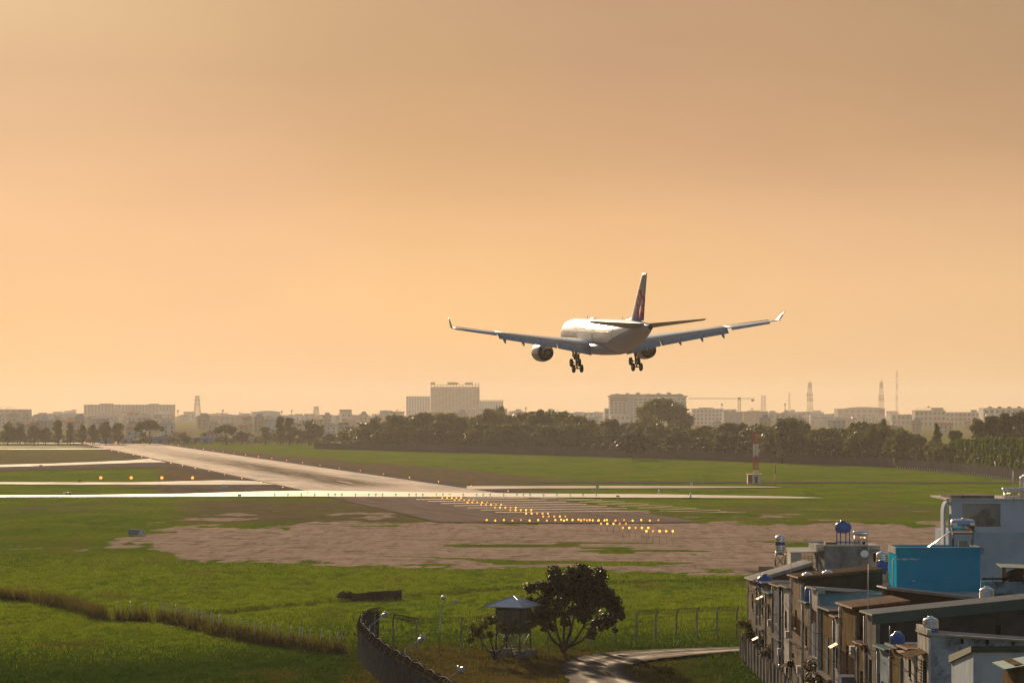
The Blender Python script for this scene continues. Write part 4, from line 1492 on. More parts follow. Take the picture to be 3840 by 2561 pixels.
# sheds with shiny blue and tin roofs at the edge of the field (left)
for i, (px, w_, m_) in enumerate([(395, 40, 2), (470, 34, 1), (600, 60, 2), (700, 50, 1), (770, 44, 2), (930, 36, 1)]):
    Y = 1840
    x = (px - PX0) / FPX * Y
    wd = w_ / FPX * Y
    o = empty('shed', (x, Y, 0), 0, ['blue roofed shed below the long apartment block', 'tin roofed shed right of the leftmost blue shed', 'wide blue roofed shed beyond the runway end',
                                    'pale tin roofed shed left of the spreading tree', 'blue roofed shed nearest the spreading tree', 'small tin shed under the white hall'][i], 'shed')
    MB().bb(-wd / 2, wd / 2, 0, 10, 0, 3.2).build('wall', BW[4 if m_ == 2 else 0], o)
    MB().hexa([(-wd / 2 - .4, -.6, 3.2), (wd / 2 + .4, -.6, 3.2), (wd / 2 + .4, 10.4, 3.2), (-wd / 2 - .4, 10.4, 3.2)],
              [(-wd / 2 - .4, -.6, 3.35), (wd / 2 + .4, -.6, 3.35), (wd / 2 + .4, 5, 4.6), (-wd / 2 - .4, 5, 4.6)]).build('roof', M_ROOFS[m_], o)
    MB().bb(-1.2, 1.2, -.1, .1, 0, 2.4).build('door', M_GLASS, o)


# ------------------------------------------------------------------ masts, pylons, crane
def lattice(name, px, top, Y, wb, wt, label, mats, bands=6, cat='tower', base_z=0.0, plat=None, spike=0.0, group=None, thick=0.0):
    h = CAMZ - (top - HY) / FPX * Y - base_z
    Y2 = far(Y) if Y > 1500 else Y
    o = empty(name, ((px - PX0) / FPX * Y2, Y2, base_z), .4, label, cat, group)
    o.scale = (Y2 / Y, Y2 / Y, (CAMZ - (top - HY) / FPX * Y2 - base_z) / h)
    for bnd in range(bands):
        z0, z1 = h * bnd / bands, h * (bnd + 1) / bands
        m_ = mats[bnd % len(mats)]
        mb = MB()
        n = 2
        for j in range(n):
            a0, a1 = z0 + (z1 - z0) * j / n, z0 + (z1 - z0) * (j + 1) / n
            w0, w1 = np.interp(a0, [0, h], [wb, wt]) / 2, np.interp(a1, [0, h], [wb, wt]) / 2
            cs0 = [(-w0, -w0, a0), (w0, -w0, a0), (w0, w0, a0), (-w0, w0, a0)]
            cs1 = [(-w1, -w1, a1), (w1, -w1, a1), (w1, w1, a1), (-w1, w1, a1)]
            t = max(.042 * wb, .035, thick)
            for q in range(4):
                mb.tube([cs0[q], cs1[q]], t * .75, 4, caps=False, smooth=False)
                mb.tube([cs0[q], cs1[(q + 1) % 4]], t * .45, 3, caps=False, smooth=False)
                mb.tube([cs0[(q + 1) % 4], cs1[q]], t * .45, 3, caps=False, smooth=False)
                mb.tube([cs1[q], cs1[(q + 1) % 4]], t * .45, 3, caps=False, smooth=False)
        mb.build('lattice_section', m_, o)
    if plat:
        for zf in plat:
            z = h * zf
            MB().box((0, 0, z), (wb * 1.0, wb * 1.0, .25)).build('platform', mats[0], o)
            for k in range(6):
                a = k * math.pi / 3
                MB().box((wb * .55 * math.cos(a), wb * .55 * math.sin(a), z + .9), (.35, .2, 1.9), (0, 0, a)).build('panel_antenna', M_WHTP, o)
    if spike:
        MB().tube([(0, 0, h), (0, 0, h + spike)], [.10, .04], 5).build('spike', mats[0], o)
    return o, h


lattice('lattice_tower', 3037, 1434, 1900, 3.6, 1.6, 'red and white lattice tower with round platform left of the vaulted hall', [M_REDP, M_WHTP], 7, plat=[.60, .72], spike=3.2)
lattice('lattice_tower', 3305, 1432, 1850, 3.2, 1.3, 'red and white lattice tower standing before the vaulted hall', [M_REDP, M_WHTP], 7, plat=[.62], spike=4.5)
lattice('guyed_mast', 3363, 1392, 2000, 1.1, .9, 'very tall thin guyed mast right of the vaulted hall', [M_REDP, M_WHTP], 9, spike=2.5)
lattice('radio_mast', 2863, 1483, 3600, 6.0, 3.6, 'faint far lattice mast between the crane and the lattice tower', [BW[1]], 5)
lattice('radio_mast', 2960, 1470, 3800, 2.5, 1.5, 'faint thin needle mast left of the red lattice tower', [BW[1]], 5)
for px, top, Y, lb in [(740, 1484, 3600, 'tall power pylon on the left skyline'), (277, 1536, 3800, 'small power pylon left of the long apartment block'), (1186, 1524, 3700, 'small power pylon left of the dark tree belt')]:
    o, h = lattice('power_pylon', px, top, Y, 8.5, 3.2, lb, [BW[1]], 6, cat='pylon')
    for zf in (.66, .82, .97):
        MB().hexa([(-6.5, -.2, h * zf), (6.5, -.2, h * zf), (6.5, .2, h * zf), (-6.5, .2, h * zf)],
                  [(-1.2, -.2, h * zf + 1.0), (1.2, -.2, h * zf + 1.0), (1.2, .2, h * zf + 1.0), (-1.2, .2, h * zf + 1.0)]).build('cross_arm', BW[1], o)
# telecom poles on roofs
for i, (px, top, bot) in enumerate([(113, 1536, 1575), (667, 1537, 1570), (835, 1536, 1560), (900, 1546, 1566), (1056, 1539, 1570), (1094, 1537, 1562), (1130, 1552, 1575), (1276, 1542, 1580), (1489, 1535, 1570),
                                    (1532, 1540, 1565), (1972, 1526, 1556), (1940, 1534, 1556), (2707, 1512, 1540), (2944, 1512, 1548), (2820, 1530, 1552), (3452, 1540, 1570)]):
    Y = 2240
    z0, z1 = CAMZ - (bot - HY) / FPX * Y, CAMZ - (top - HY) / FPX * Y
    Y2 = far(Y)
    o = empty('telecom_pole', ((px - PX0) / FPX * Y2, Y2, 0), 0, 'roof pole topped by a cluster of telecom antennas in the skyline', 'antenna', 'telecom poles of the skyline')
    o.scale = (1.9, 1.9, (CAMZ - (top - HY) / FPX * Y2) / z1)
    MB().tube([(0, 0, 0), (0, 0, z1 - .2)], .28, 6).build('pole', BW[1], o)
    for k in range(3):
        a = k * 2.1
        MB().box((.7 * math.cos(a), .7 * math.sin(a), z1 - 1.3), (.5, .3, 2.4), (0, 0, a)).build('panel_antenna', M_GLASS if i % 3 == 0 else BW[1], o)
# crane
Y = 2300
o = empty('tower_crane', ((2772 - PX0) / FPX * far(Y), far(Y), 0), 0, 'tower crane with long jib pointing left over the white office', 'crane')
zc = CAMZ - (1497 - HY) / FPX * Y
o.scale = (1.9, 1.9, (CAMZ - (1497 - HY) / FPX * far(Y)) / zc)
for k in range(8):
    z0, z1 = zc * k / 8, zc * (k + 1) / 8
    mb = MB()
    for a in (-.9, .9):
        for c in (-.9, .9):
            mb.tube([(a, c, z0), (a, c, z1)], .2, 4)
        mb.tube([(a, -.9, z0), (a, .9, z1)], .12, 4)
        mb.tube([(-.9 * (1 if a > 0 else -1), a, z0), (.9 * (1 if a > 0 else -1), a, z1)], .12, 4)
    mb.build('mast_section', M_BRICK, o)
jl, jr = (2582 - 2772) / FPX * Y, (2830 - 2772) / FPX * Y
mb = MB()
for z_, yy in ((zc, -.6), (zc, .6), (zc + 1.4, 0)):
    mb.tube([(jl, yy, z_ + .3), (0, yy, z_), (jr, yy, z_)], .14, 4)
for k in range(26):
    x = jl + (jr - jl) * k / 26
    x2 = jl + (jr - jl) * (k + 1) / 26
    mb.tube([(x, -.6, zc + .2), (x2, 0, zc + 1.4)], .07, 3).tube([(x, .6, zc + .2), (x2, 0, zc + 1.4)], .07, 3)
mb.build('jib', M_ROOFS[0], o)
MB().box((0, 0, zc + 1), (2.4, 2.2, 2.4)).build('cab', BW[1], o)
MB().box((jr - 1.5, 0, zc - 1.3), (2.2, 1.6, 2.6)).build('counterweight', BW[1], o)
MB().tube([(-11, 0, zc), (-11, 0, zc - 3)], .06, 4).box((-11, 0, zc - 3.3), (.6, .5, .8)).build('hook', BW[1], o)
# ------------------------------------------------------------------ airfield furniture
M_AMBER = mat('amber_lamp', (.9, .6, .2), .4, var=0, emit=(1.0, .33, .03), es=1.7)
_t = NB(M_AMBER.node_tree)
_i = _t.n('ShaderNodeObjectInfo')
_t.inp(M_AMBER.node_tree.nodes['Principled BSDF'], 'Emission Strength', _t.ramp(_i.outputs['Random'], 0.0, 1.0, .6, 2.2))
M_GREEN = mat('green_lamp', (.1, .5, .2), .4, var=0, emit=(.25, 1.0, .35), es=.5)
M_REDL = mat('red_lamp', (.9, .15, .05), .4, var=0, emit=(1.0, .12, .03), es=3.0)
M_PAPI = mat('orange_red_lamp', (.9, .3, .1), .4, var=0, emit=(1.0, .13, .02), es=3.5)
M_YEL = mat('yellow_sign', (.70, .52, .03), .5, var=.05)
M_BLK = mat('black_paint', (.02, .02, .02), .5, var=0)
M_ORNG = mat('orange_housing', (.45, .17, .03), .6, var=.1)


def approach_lamp(h):
    o = empty('approach_light', (0, 0, 0))
    MB().tube([(0, 0, -.2), (0, 0, h)], .045, 5).build('stem', M_STEELP, o)
    MB().lathe([(.02, .30), (.14, .22), (.19, .08), (.20, 0)], (0, 0, h), 'Y', 10, rot=(0, 0, 0)).build('housing', M_ORNG, o)
    MB().lathe([(.0, -.05), (.14, -.04), (.19, .0)], (0, 0, h), 'Y', 10).build('lens', M_AMBER, o)
    return o


def lamp_set(protos_h, px, py_lamp, py_base, label, group):
    b_ = G(px, py_base)
    h = CAMZ - (py_lamp - HY) / FPX * b_.y
    return b_, h


_proto = {}


def put_lamp(px, py_lamp, py_base, label, group):
    b_, h = lamp_set(None, px, py_lamp, py_base, label, group)
    k = round(h, 1)
    if k not in _proto:
        _proto[k] = approach_lamp(k)
        o = _proto[k]
        o.location = b_
    else:
        o = copy_tree(_proto[k], b_)
    tag(o, label, 'runway light', group)


ROWS = [(1616, 1684, 1859, None), (1659, 1729, 1867, None), (1705, 1776, 1875, None), (1753, 1826, 1884, None), (1804, 1879, 1893, None), (1856, 1934, 1903, None), (1914, 1992, 1913, None),
        (1973, 2055, 1924, None), (2037, 2120, 1935, None), (2104, 2191, 1947, None), (2179, 2267, 1951, 1962), (2254, 2347, 1964, 1993), (2336, 2431, 1978, 2014), (2424, 2523, 1990, 2035)]
ORD = ['first', 'second', 'third', 'fourth', 'fifth', 'sixth', 'seventh', 'eighth', 'ninth', 'tenth', 'eleventh', 'twelfth', 'thirteenth', 'nearest']
for i, (a, c, y, base_) in enumerate(ROWS):
    for k in range(5):
        put_lamp(a + (c - a) * k / 4, y, base_ if base_ else y + 4.5,
                 'amber light, %s of the %s short approach light bar%s' % (('leftmost', 'second', 'middle one', 'fourth', 'rightmost')[k], ORD[i] if i < 13 else 'nearest', ', on a tall stem' if i > 10 else ' from the runway'), 'approach lights, %s bar' % ORD[i])
for k in range(21):
    put_lamp(1825 + k * 32.2, 1950 + (1 if k % 2 else 0), 1955, 'amber light in the long crossbar of the overrun, %s from the left' % NTH[k], 'approach lights of the long crossbar')
# threshold lights
tl = empty('threshold_light', (0, 0, 0), 0, 'small green threshold light on the near edge of the bright crossing taxiway', 'runway light', 'threshold lights')
MB().tube([(0, 0, -.1), (0, 0, .35)], .06, 5).build('stem', M_BLK, tl)
MB().lathe([(.2, 0), (.24, .12), (.2, .3), (.1, .42), (.01, .45)], (0, 0, .35), 'Z', 8).build('housing', M_BLK, tl)
MB().lathe([(0, -.25), (.12, -.24), (.15, -.18)], (0, 0, .5), 'Y', 8).build('lens', M_GREEN, tl)
fst = True
for px in [1030, 1080, 1130, 1180, 1231, 1257, 1282, 1333, 1383, 1409, 1434, 1484, 1534, 1560, 1585, 1636, 1661, 1686, 1737, 1787, 1812, 1838, 1888, 1938, 1963, 1988, 2038, 2088, 2138, 2186, 2236]:
    P_ = G(px, 1861.5)
    if fst:
        tl.location = P_
        fst = False
    else:
        copy_tree(tl, P_)
# edge lights
el_ = empty('edge_light', (0, 0, 0), 0, 'tiny warm edge light beside the runway', 'runway light', 'runway edge lights')
MB().tube([(0, 0, -.1), (0, 0, .25)], .05, 5).build('stem', M_STEELP, el_)
MB().lathe([(.14, 0), (.18, .1), (.12, .26), (.01, .30)], (0, 0, .25), 'Z', 8).build('lens', M_AMBER, el_)
fst = True
cR, sR = math.cos(RW_DIR), math.sin(RW_DIR)
for yy in np.arange(22, 1100, 52):
    for lx in (-HWD - 3.2, HWD + 3.2):
        P_ = (TH.x + lx * cR - yy * sR, TH.y + lx * sR + yy * cR, 0)
        if fst:
            el_.location = P_
            fst = False
        else:
            copy_tree(el_, P_)
# red lights at the far end
for i, px in enumerate([317, 390, 436, 480, 548]):
    o = empty('end_light', G(px, 1662 if i < 4 else 1655), 0, 'red light beside the far end of the runway' if i < 4 else 'bigger red beacon on a post beyond the far runway end', 'runway light', 'red end lights' if i < 4 else None)
    hh = .4 if i < 4 else 2.2
    MB().tube([(0, 0, 0), (0, 0, hh)], .08, 5).build('stem', M_STEELP, o)
    MB().lathe([(.2, 0), (.3, .2), (.2, .5), (.01, .55)], (0, 0, hh), 'Z', 8).build('lens', M_REDL, o)
# four glide path lights
for i, (px, wd) in enumerate(zip([378, 492, 607, 722], ['leftmost', 'second from left', 'third from left', 'rightmost'])):
    o = empty('glide_path_light', G(px, 1800), 0, 'glowing orange glide path light on the grass, %s of the four' % wd, 'runway light', 'glide path lights')
    for x in (-.35, .35):
        MB().tube([(x, 0, -.1), (x, 0, .45)], .05, 5).build('leg', M_STEELP, o)
    MB().bb(-.55, .55, -.1, .9, .45, .95).build('housing', M_ORNG, o)
    MB().lathe([(.01, -.18), (.34, -.16), (.42, -.1)], (0, 0, .72), 'Y', 12).build('lens', M_PAPI, o)


def white_box(px, py, w, h, label, name='equipment_box', m=None, cat='equipment box', legs=True):
    o = empty(name, G(px, py), 0, label, cat)
    Y = o.location.y
    W_, H_ = w / FPX * Y, h / FPX * Y
    MB().bb(-W_ / 2, W_ / 2, 0, W_ * .35, .18, H_).build('cabinet', m or M_WHITE, o)
    MB().bb(-W_ / 2 - .05, W_ / 2 + .05, -.05, W_ * .35 + .05, H_, H_ + .08).build('lid', M_PALE, o)
    for x in (-W_ * .4, W_ * .4):
        MB().bb(x - .06, x + .06, .05, .2, -.1, .18).build('foot', M_STEELP, o)
    return o


white_box(843, 1831, 22, 14, 'white box sign on the grass where the lower taxiway meets the runway')
white_box(153, 1752, 12, 8, 'small white box sign beside the upper left taxiway')
white_box(2240, 1835, 12, 13, 'white cabinet in the grass right of the bright crossing taxiway')
white_box(2593, 1821, 10, 12, 'small white cabinet on the grass left of the red and white hut')
white_box(898, 1863, 11, 9, 'grey cabinet on the near edge of the bright taxiway left of the runway', m=M_STEELP)
white_box(2317, 1866, 12, 8, 'low grey cabinet on the near edge of the bright taxiway right of the runway', m=M_STEELP)
o = white_box(298, 1808, 9, 11, 'small red cabinet left of the glide path lights', m=M_REDP)
# taxiway sign: white, yellow and black panels
o = empty('taxiway_sign', G(251, 1859), 0, 'white, yellow and black taxiway sign at the left beside the bright taxiway', 'sign')
Y = o.location.y
u_ = Y / FPX
MB().bb(-15 * u_, -6 * u_, 0, .25, .2, 13 * u_).build('white_panel', M_WHITE, o)
yp = MB().bb(-5.8 * u_, 8 * u_, 0, .25, .2, 13 * u_).build('yellow_panel', M_YEL, o)
MB().bb(8.2 * u_, 15 * u_, 0, .25, .2, 13 * u_).build('black_panel', M_BLK, o)
for k in range(3):
    MB().bb((-4 + k * 4) * u_, (-2.2 + k * 4) * u_, -.012, -.004, .32, .80).bb((-4.6 + k * 4) * u_, (-1.6 + k * 4) * u_, -.012, -.004, .72, .80).build('letter', M_BLK, yp)
for x in (-12, 0, 12):
    MB().bb(x * u_ - .05, x * u_ + .05, .05, .15, -.1, .2).build('foot', M_STEELP, o)
# marker posts right of the runway
for px, py, hp, lb in [(2471, 1851, 15, 'slim white marker post in the grass right of the runway'), (2590, 1866, 17, 'white marker post on a flat white slab right of the runway')]:
    o = empty('marker_post', G(px, py), 0, lb, 'marker')
    h = hp / FPX * o.location.y
    MB().lathe([(.22, 0), (.22, h * .8), (.16, h), (.01, h)], (0, 0, 0), 'Z', 10).build('post', M_WHITE, o)
    MB().bb(-.4 if hp == 15 else -2.2, .4 if hp == 15 else 2.2, -.5, .6, -.05, .08).build('base_slab', M_WHITE, o)

# red and white aerial mast with its hut
Yh = YG(1813)
mx = (2834 - PX0) / FPX * Yh
o, hm_ = lattice('aerial_mast', 2834, 1615, Yh + 2.0, 1.25, 1.15, 'red and white square lattice mast rising behind the little striped hut', [M_WHTP, M_WHTP, M_REDP, M_REDP, M_WHTP, M_WHTP, M_REDP, M_REDP], 8, cat='mast', thick=.11)
o.rotation_euler = (0, 0, .25)
MB().box((0, 0, hm_ * .52), (2.0, 2.0, .12)).build('platform', M_REDP, o)
for k in range(14):
    MB().box((0, -.62, .6 + k * hm_ / 14.5), (.5, .05, .05)).build('ladder_rung', M_WHTP, o)
o = empty('equipment_hut', ((2829 - PX0) / FPX * Yh, Yh, 0), 0, 'small hut painted in red and white stripes at the foot of the lattice mast', 'hut')
hw_, hh_ = 25 / FPX * Yh, 33 / FPX * Yh
MB().bb(-hw_, hw_, 0, 3, 0, hh_).build('wall', M_WHTP, o)
MB().bb(-hw_ + .2, -hw_ + 1.35, -.03, .01, .05, hh_ - .05).build('red_stripe', M_REDP, o)
MB().bb(.05, 1.0, -.04, .01, .05, hh_ - .4).build('door', M_REDP, o)
MB().hexa([(-hw_ - .25, -.3, hh_), (hw_ + .25, -.3, hh_), (hw_ + .25, 3.3, hh_), (-hw_ - .25, 3.3, hh_)],
          [(-hw_ - .25, -.3, hh_ + .16), (hw_ + .25, -.3, hh_ + .16), (hw_ + .25, 3.3, hh_ + .30), (-hw_ - .25, 3.3, hh_ + .30)]).build('roof', mat('hut_roof', (.55, .40, .12), .35, var=.1), o)
o = empty('obstacle_pole', G(2907, 1820), 0, 'thin red and white pole standing right of the striped hut', 'pole')
hp = 85 / FPX * o.location.y
for k in range(4):
    MB().tube([(0, 0, hp * k / 4), (0, 0, hp * (k + 1) / 4)], .10, 6).build('band', M_REDP if k % 2 == 0 or k == 3 else M_WHTP, o)
MB().box((0, 0, hp * .62), (.5, .3, .3)).build('lamp_box', M_REDP, o)
# broken concrete culvert lying in the left field
o = empty('concrete_block', G(512, 2003), 0, 'broken grey concrete culvert lying at the tip of the bare earth', 'rubble')
u_ = o.location.y / FPX
MB().hexa([(-32 * u_, 0, -.1), (10 * u_, 0, -.1), (10 * u_, 1.0, -.1), (-32 * u_, 1.0, -.1)], [(-30 * u_, .1, .9), (12 * u_, .1, .85), (12 * u_, 1.0, .9), (-30 * u_, 1.0, .95)]).build('box_section', mat('bluish_concrete', (.22, .26, .32), .8), o)
MB().hexa([(6 * u_, -.6, -.1), (32 * u_, -.4, -.1), (33 * u_, .6, -.1), (12 * u_, .8, -.1)], [(16 * u_, -.3, .85), (28 * u_, -.2, .95), (30 * u_, .4, .7), (18 * u_, .6, .95)]).build('broken_slab', M_PALE, o)
# dark low ruined wall by the ditch
o = empty('ditch_wall', G(1412, 2243), 0, 'low dark brick wall beside the ditch in the near field', 'wall')
u_ = o.location.y / FPX
MB().hexa([(-92 * u_, 0, -.3), (93 * u_, .8, -.3), (93 * u_, 1.3, -.3), (-92 * u_, .5, -.3)], [(-92 * u_, 0, .52), (93 * u_, .8, .78), (93 * u_, 1.3, .78), (-92 * u_, .5, .52)]).build('masonry', mat('dark_brickwork', (.045, .032, .024), .9, var=.4, vs=2, bump=.4), o)
MB().hexa([(-40 * u_, -.08, .64), (95 * u_, .72, .80), (95 * u_, 1.36, .80), (-40 * u_, .56, .64)], [(-40 * u_, -.08, .72), (95 * u_, .72, .90), (95 * u_, 1.36, .90), (-40 * u_, .56, .72)]).build('coping', mat('dark_coping', (.07, .05, .04), .9, var=.3), o)

# ------------------------------------------------------------------ near fence
M_CONC = mat('weathered_concrete', (.24, .235, .235), .85, var=.2, vs=2, stain=.5, stain_col=(.06, .055, .05))
M_WIRE = mat('rusty_wire', (.055, .042, .030), .8, var=.2)
fp = [(1475, 2421), (1561, 2441), (1730, 2434), (1809, 2432), (1890, 2428), (1972, 2424), (2055, 2420), (2135, 2416), (2216, 2411), (2305, 2405), (2384, 2407), (2459, 2401), (2536, 2398), (2614, 2392), (2687, 2390), (2762, 2386)]
FH = 2.35
posts = []
pr = None
for i, (px, py) in enumerate(fp):
    P_ = G(px, py)
    posts.append(P_)
fence = empty('wire_fence', posts[5], 0, 'wire fence with cranked concrete posts and coiled wire behind the watchtower', 'fence')
pm = MB().loft([[(x + a, c, z) for a, c in ((-.07, -.07), (.07, -.07), (.07, .07), (-.07, .07))] for x, z in ((0, -.3), (.02, FH), (.22, FH + .55))], smooth=False).mesh('post', M_CONC)
fpts = [G(1352, 2408)] + posts
for P_ in posts:
    link('post', pm, fence, P_ - fence.location).rotation_euler = (0, random.uniform(-.02, .03), random.uniform(-.1, .1))
for zz in (.25, .65, 1.05, 1.45, 1.85, 2.25):
    mb = MB()
    pts = []
    for i in range(len(fpts) - 1):
        for t in (0, .5):
            q = fpts[i].lerp(fpts[i + 1], t)
            pts.append(q - fence.location + Vector((0, .05, zz - (.06 if t else 0))))
    pts.append(fpts[-1] - fence.location + Vector((0, .05, zz)))
    mb.tube(pts, .009, 3)
    mb.build('wire', M_WIRE, fence)


def coil(path, rad, pitch, wire, seed):
    g = random.Random(seed)
    P_ = [Vector(p) for p in path]
    seg = [0]
    for i in range(len(P_) - 1):
        seg.append(seg[-1] + (P_[i + 1] - P_[i]).length)
    n = int(seg[-1] / pitch * 12)
    pts = []
    for k in range(n):
        s_ = seg[-1] * k / n
        i = max(j for j in range(len(P_) - 1) if seg[j] <= s_)
        t = (s_ - seg[i]) / (seg[i + 1] - seg[i])
        c = P_[i].lerp(P_[i + 1], t)
        d = (P_[i + 1] - P_[i]).normalized()
        sd = Vector((-d.y, d.x, 0))
        a = k / 12 * 2 * math.pi
        r_ = rad * (1 + .18 * math.sin(k * .37) + g.uniform(-.08, .08))
        pts.append(c + sd * math.cos(a) * r_ + Vector((0, 0, 1)) * math.sin(a) * r_ * .8)
    return MB().tube(pts, wire, 3, smooth=False)


coil([q - fence.location + Vector((.15, 0, FH + .35)) for q in fpts], .26, .20, .017, 3).build('coiled_wire', M_WIRE, fence)

# ------------------------------------------------------------------ curved grey plank wall (lower centre)
WP = [G(1420, 2392), G(1372, 2402), G(1346, 2430), G(1342, 2455), G(1362, 2485), G(1395, 2520), G(1440, 2561), Vector((-7.6, 217, 0)), Vector((-5.2, 204, 0)), Vector((-1.0, 186, 0)), Vector((3.0, 172, 0))]
# densify
path = []
for i in range(len(WP) - 1):
    n = max(2, int((WP[i + 1] - WP[i]).length / .1))
    for k in range(n):
        path.append(WP[i].lerp(WP[i + 1], k / n))
sm = path
for _ in range(14):
    sm = [sm[0]] + [(sm[i - 1] + sm[i] * 2 + sm[i + 1]) / 4 for i in range(1, len(sm) - 1)] + [sm[-1]]
seg = [0]
for i in range(len(sm) - 1):
    seg.append(seg[-1] + (sm[i + 1] - sm[i]).length)


def along(s_):
    i = min(max(int(np.searchsorted(seg, s_)) - 1, 0), len(sm) - 2)
    t = (s_ - seg[i]) / max(seg[i + 1] - seg[i], 1e-6)
    return sm[i].lerp(sm[i + 1], t), (sm[i + 1] - sm[i]).normalized()


pw = empty('plank_wall', G(1342, 2455), 0, 'curved wall of grey concrete planks topped with coiled wire', 'wall')
M_PLANK = mat('plank_concrete', (.055, .060, .072), .85, var=.25, vs=1.5, stain=.55, stain_col=(.05, .05, .05), stain_scale=(2, 2, .5))
plank = [MB().loft([[(a, c, z) for a, c in ((-.20, -.05), (.20, -.05), (.17, .05), (-.17, .05))] for z in (-.3, h_)], smooth=False).mesh('plank', M_PLANK) for h_ in (2.35, 2.42, 2.30)]
PH = 2.35
s_ = .2
i = 0
while s_ < seg[-1] - .2:
    q, d = along(s_)
    o = link('plank', plank[i % 3], pw, q - pw.location)
    o.rotation_euler = (random.uniform(-.01, .01), random.uniform(-.012, .012), math.atan2(d.y, d.x))
    s_ += .425
    i += 1
for hz_ in (1.7,):
    mb = MB()
    mb.tube([along(s__)[0] - pw.location + Vector((-.11, -.02, hz_)) for s__ in np.arange(.2, seg[-1], 1.0)], .014, 4)
    mb.build('tie_rail', M_WIRE, pw)
for s__ in np.arange(1.2, seg[-1], 3.4):
    q, d = along(s__)
    n_ = Vector((-d.y, d.x, 0))
    MB().loft([[q - pw.location + n_ * (-.05 + o_ * .0) + Vector((a, c, 0)) + Vector((0, 0, z)) + Vector((dx, 0, 0)) for a, c in ((-.07, -.07), (.07, -.07), (.07, .07), (-.07, .07))]
               for dx, z, o_ in ((.12, -.2, 0), (.12, 2.5, 0), (.42, 3.0, 0))], smooth=False).build('post', M_CONC, pw)
coil([along(s__)[0] - pw.location + Vector((.30, .05, PH + .38)) for s__ in np.arange(.2, seg[-1], .8)], .27, .16, .014, 8).build('coiled_wire', M_WIRE, pw)
coil([along(s__)[0] - pw.location + Vector((.12, .0, PH + .12)) for s__ in np.arange(.2, seg[-1], .8)], .18, .2, .012, 18).build('coiled_wire', M_WIRE, pw)
mb = MB()
mb.tube([along(s__)[0] - pw.location + Vector((.25, 0, PH + .72 - .16 * abs(math.sin(s__ * .55)))) for s__ in np.arange(3.0, seg[-1], .5)], .022, 5)
mb.build('cable', M_PALE, pw)

# ------------------------------------------------------------------ floodlights
M_ENAM = mat('white_reflector', (.42, .42, .43), .4, var=.1)
M_LAMPIN = mat('reflector_inside', (.10, .095, .09), .4, var=.1)


def floodlight(base, hpole, arms, label, lean=0.0):
    o = empty('floodlight', base, 0, label, 'lamp post')
    MB().tube([(0, 0, -.2), (lean, 0, hpole)], .055, 7).build('pole', M_STEELP, o)
    for (dx, dy, dz, rx, ry) in arms:
        tip = Vector((lean + dx, dy, hpole + dz))
        MB().tube([(lean, 0, hpole - .02), tip], .028, 5).build('arm', M_STEELP, o)
        sh = MB().lathe([(.02, .32), (.06, .32), (.08, .20), (.14, .13), (.20, .02), (.225, -.08), (.21, -.08), (.18, .0), (.10, .08)], (0, 0, 0), 'Z', 14).build('lamp_shade', M_ENAM, o, tip)
        sh.rotation_euler = (rx, ry, 0)
        b_ = MB().lathe([(.0, -.12), (.06, -.08), (.07, .02), (.04, .12)], (0, 0, 0), 'Z', 8).build('bulb', M_LAMPIN, sh)
    return o


def fl_px(px0, py0, pxb, pyb, Y, arms_px, label):
    """pole top pixel, pole bottom pixel, distance"""
    a = W(pxb, pyb, Y)
    t = W(px0, py0, Y)
    arms = []
    for (x, y, rx, ry) in arms_px:
        q = W(x, y, Y)
        arms.append((q.x - t.x, 0, q.z - t.z, rx, ry))
    floodlight(a, t.z - a.z, arms, label, t.x - a.x)


fl_px(1653, 2284, 1646, 2442, 260, [(1662, 2240, 1.35, 0), (1712, 2256, .2, -.9)], 'tall floodlight pole with two spread lamps in the middle of the wire fence')
fl_px(1386, 2345, 1386, 2440, 246, [(1440, 2306, .7, .6), (1452, 2302, .2, -.8)], 'floodlight with two lamps on a slanted arm at the far bend of the plank wall')
fl_px(1519, 2430, 1519, 2540, 226, [(1576, 2398, .8, .4), (1588, 2390, .2, -.9)], 'floodlight with two lamps over the middle of the plank wall')
fl_px(1663, 2548, 1663, 2620, 203, [(1724, 2510, .2, -.5), (1734, 2508, .9, .5)], 'floodlight with two lamps at the lower end of the plank wall')

# ------------------------------------------------------------------ watchtower
M_TIN = mat('painted_tin_roof', (.30, .34, .42), .45, metal=.2, var=.12, vs=1.5)
M_CABIN = mat('cabin_panel', (.055, .07, .055), .7, var=.2, vs=2)
M_FRAME = mat('dark_steel_frame', (.07, .075, .08), .6, metal=.3, var=.2)
M_PANE = mat('dull_window_pane', (.10, .105, .085), .3, var=.2)
M_TREAD = mat('worn_tread', (.30, .26, .22), .6, var=.2)
tw = empty('watchtower', G(1925, 2452), -.42, 'small guard watchtower on steel legs with grey pyramid roof', 'watchtower')
z0, z1 = 1.55, 4.28
cw = 1.12
ro = MB()
ap = (0, 0, 5.12)
e = 1.95
cs = [(-e, -e, z1), (e, -e, z1), (e, e, z1), (-e, e, z1)]
lo_ = [(-e, -e, z1 - .07), (e, -e, z1 - .07), (e, e, z1 - .07), (-e, e, z1 - .07)]
ro.add(cs + lo_ + [ap], [(0, 1, 8), (1, 2, 8), (2, 3, 8), (3, 0, 8), (7, 6, 5, 4), (0, 4, 5, 1), (1, 5, 6, 2), (2, 6, 7, 3), (3, 7, 4, 0)])
roof_o = ro.build('roof', M_TIN, tw)
for k in range(4):
    c = cs[k]
    MB().tube([(c[0], c[1], c[2] + .02), (0, 0, 5.14)], .035, 5).build('hip_seam', M_TIN, roof_o)
MB().tube([(0, 0, 5.1), (0, 0, 5.75)], .02, 4).build('spike', M_FRAME, roof_o)
MB().bb(-cw - .15, cw + .15, -cw - .15, cw + .15, z0 + .32, z0 + .45).build('floor', M_FRAME, tw)
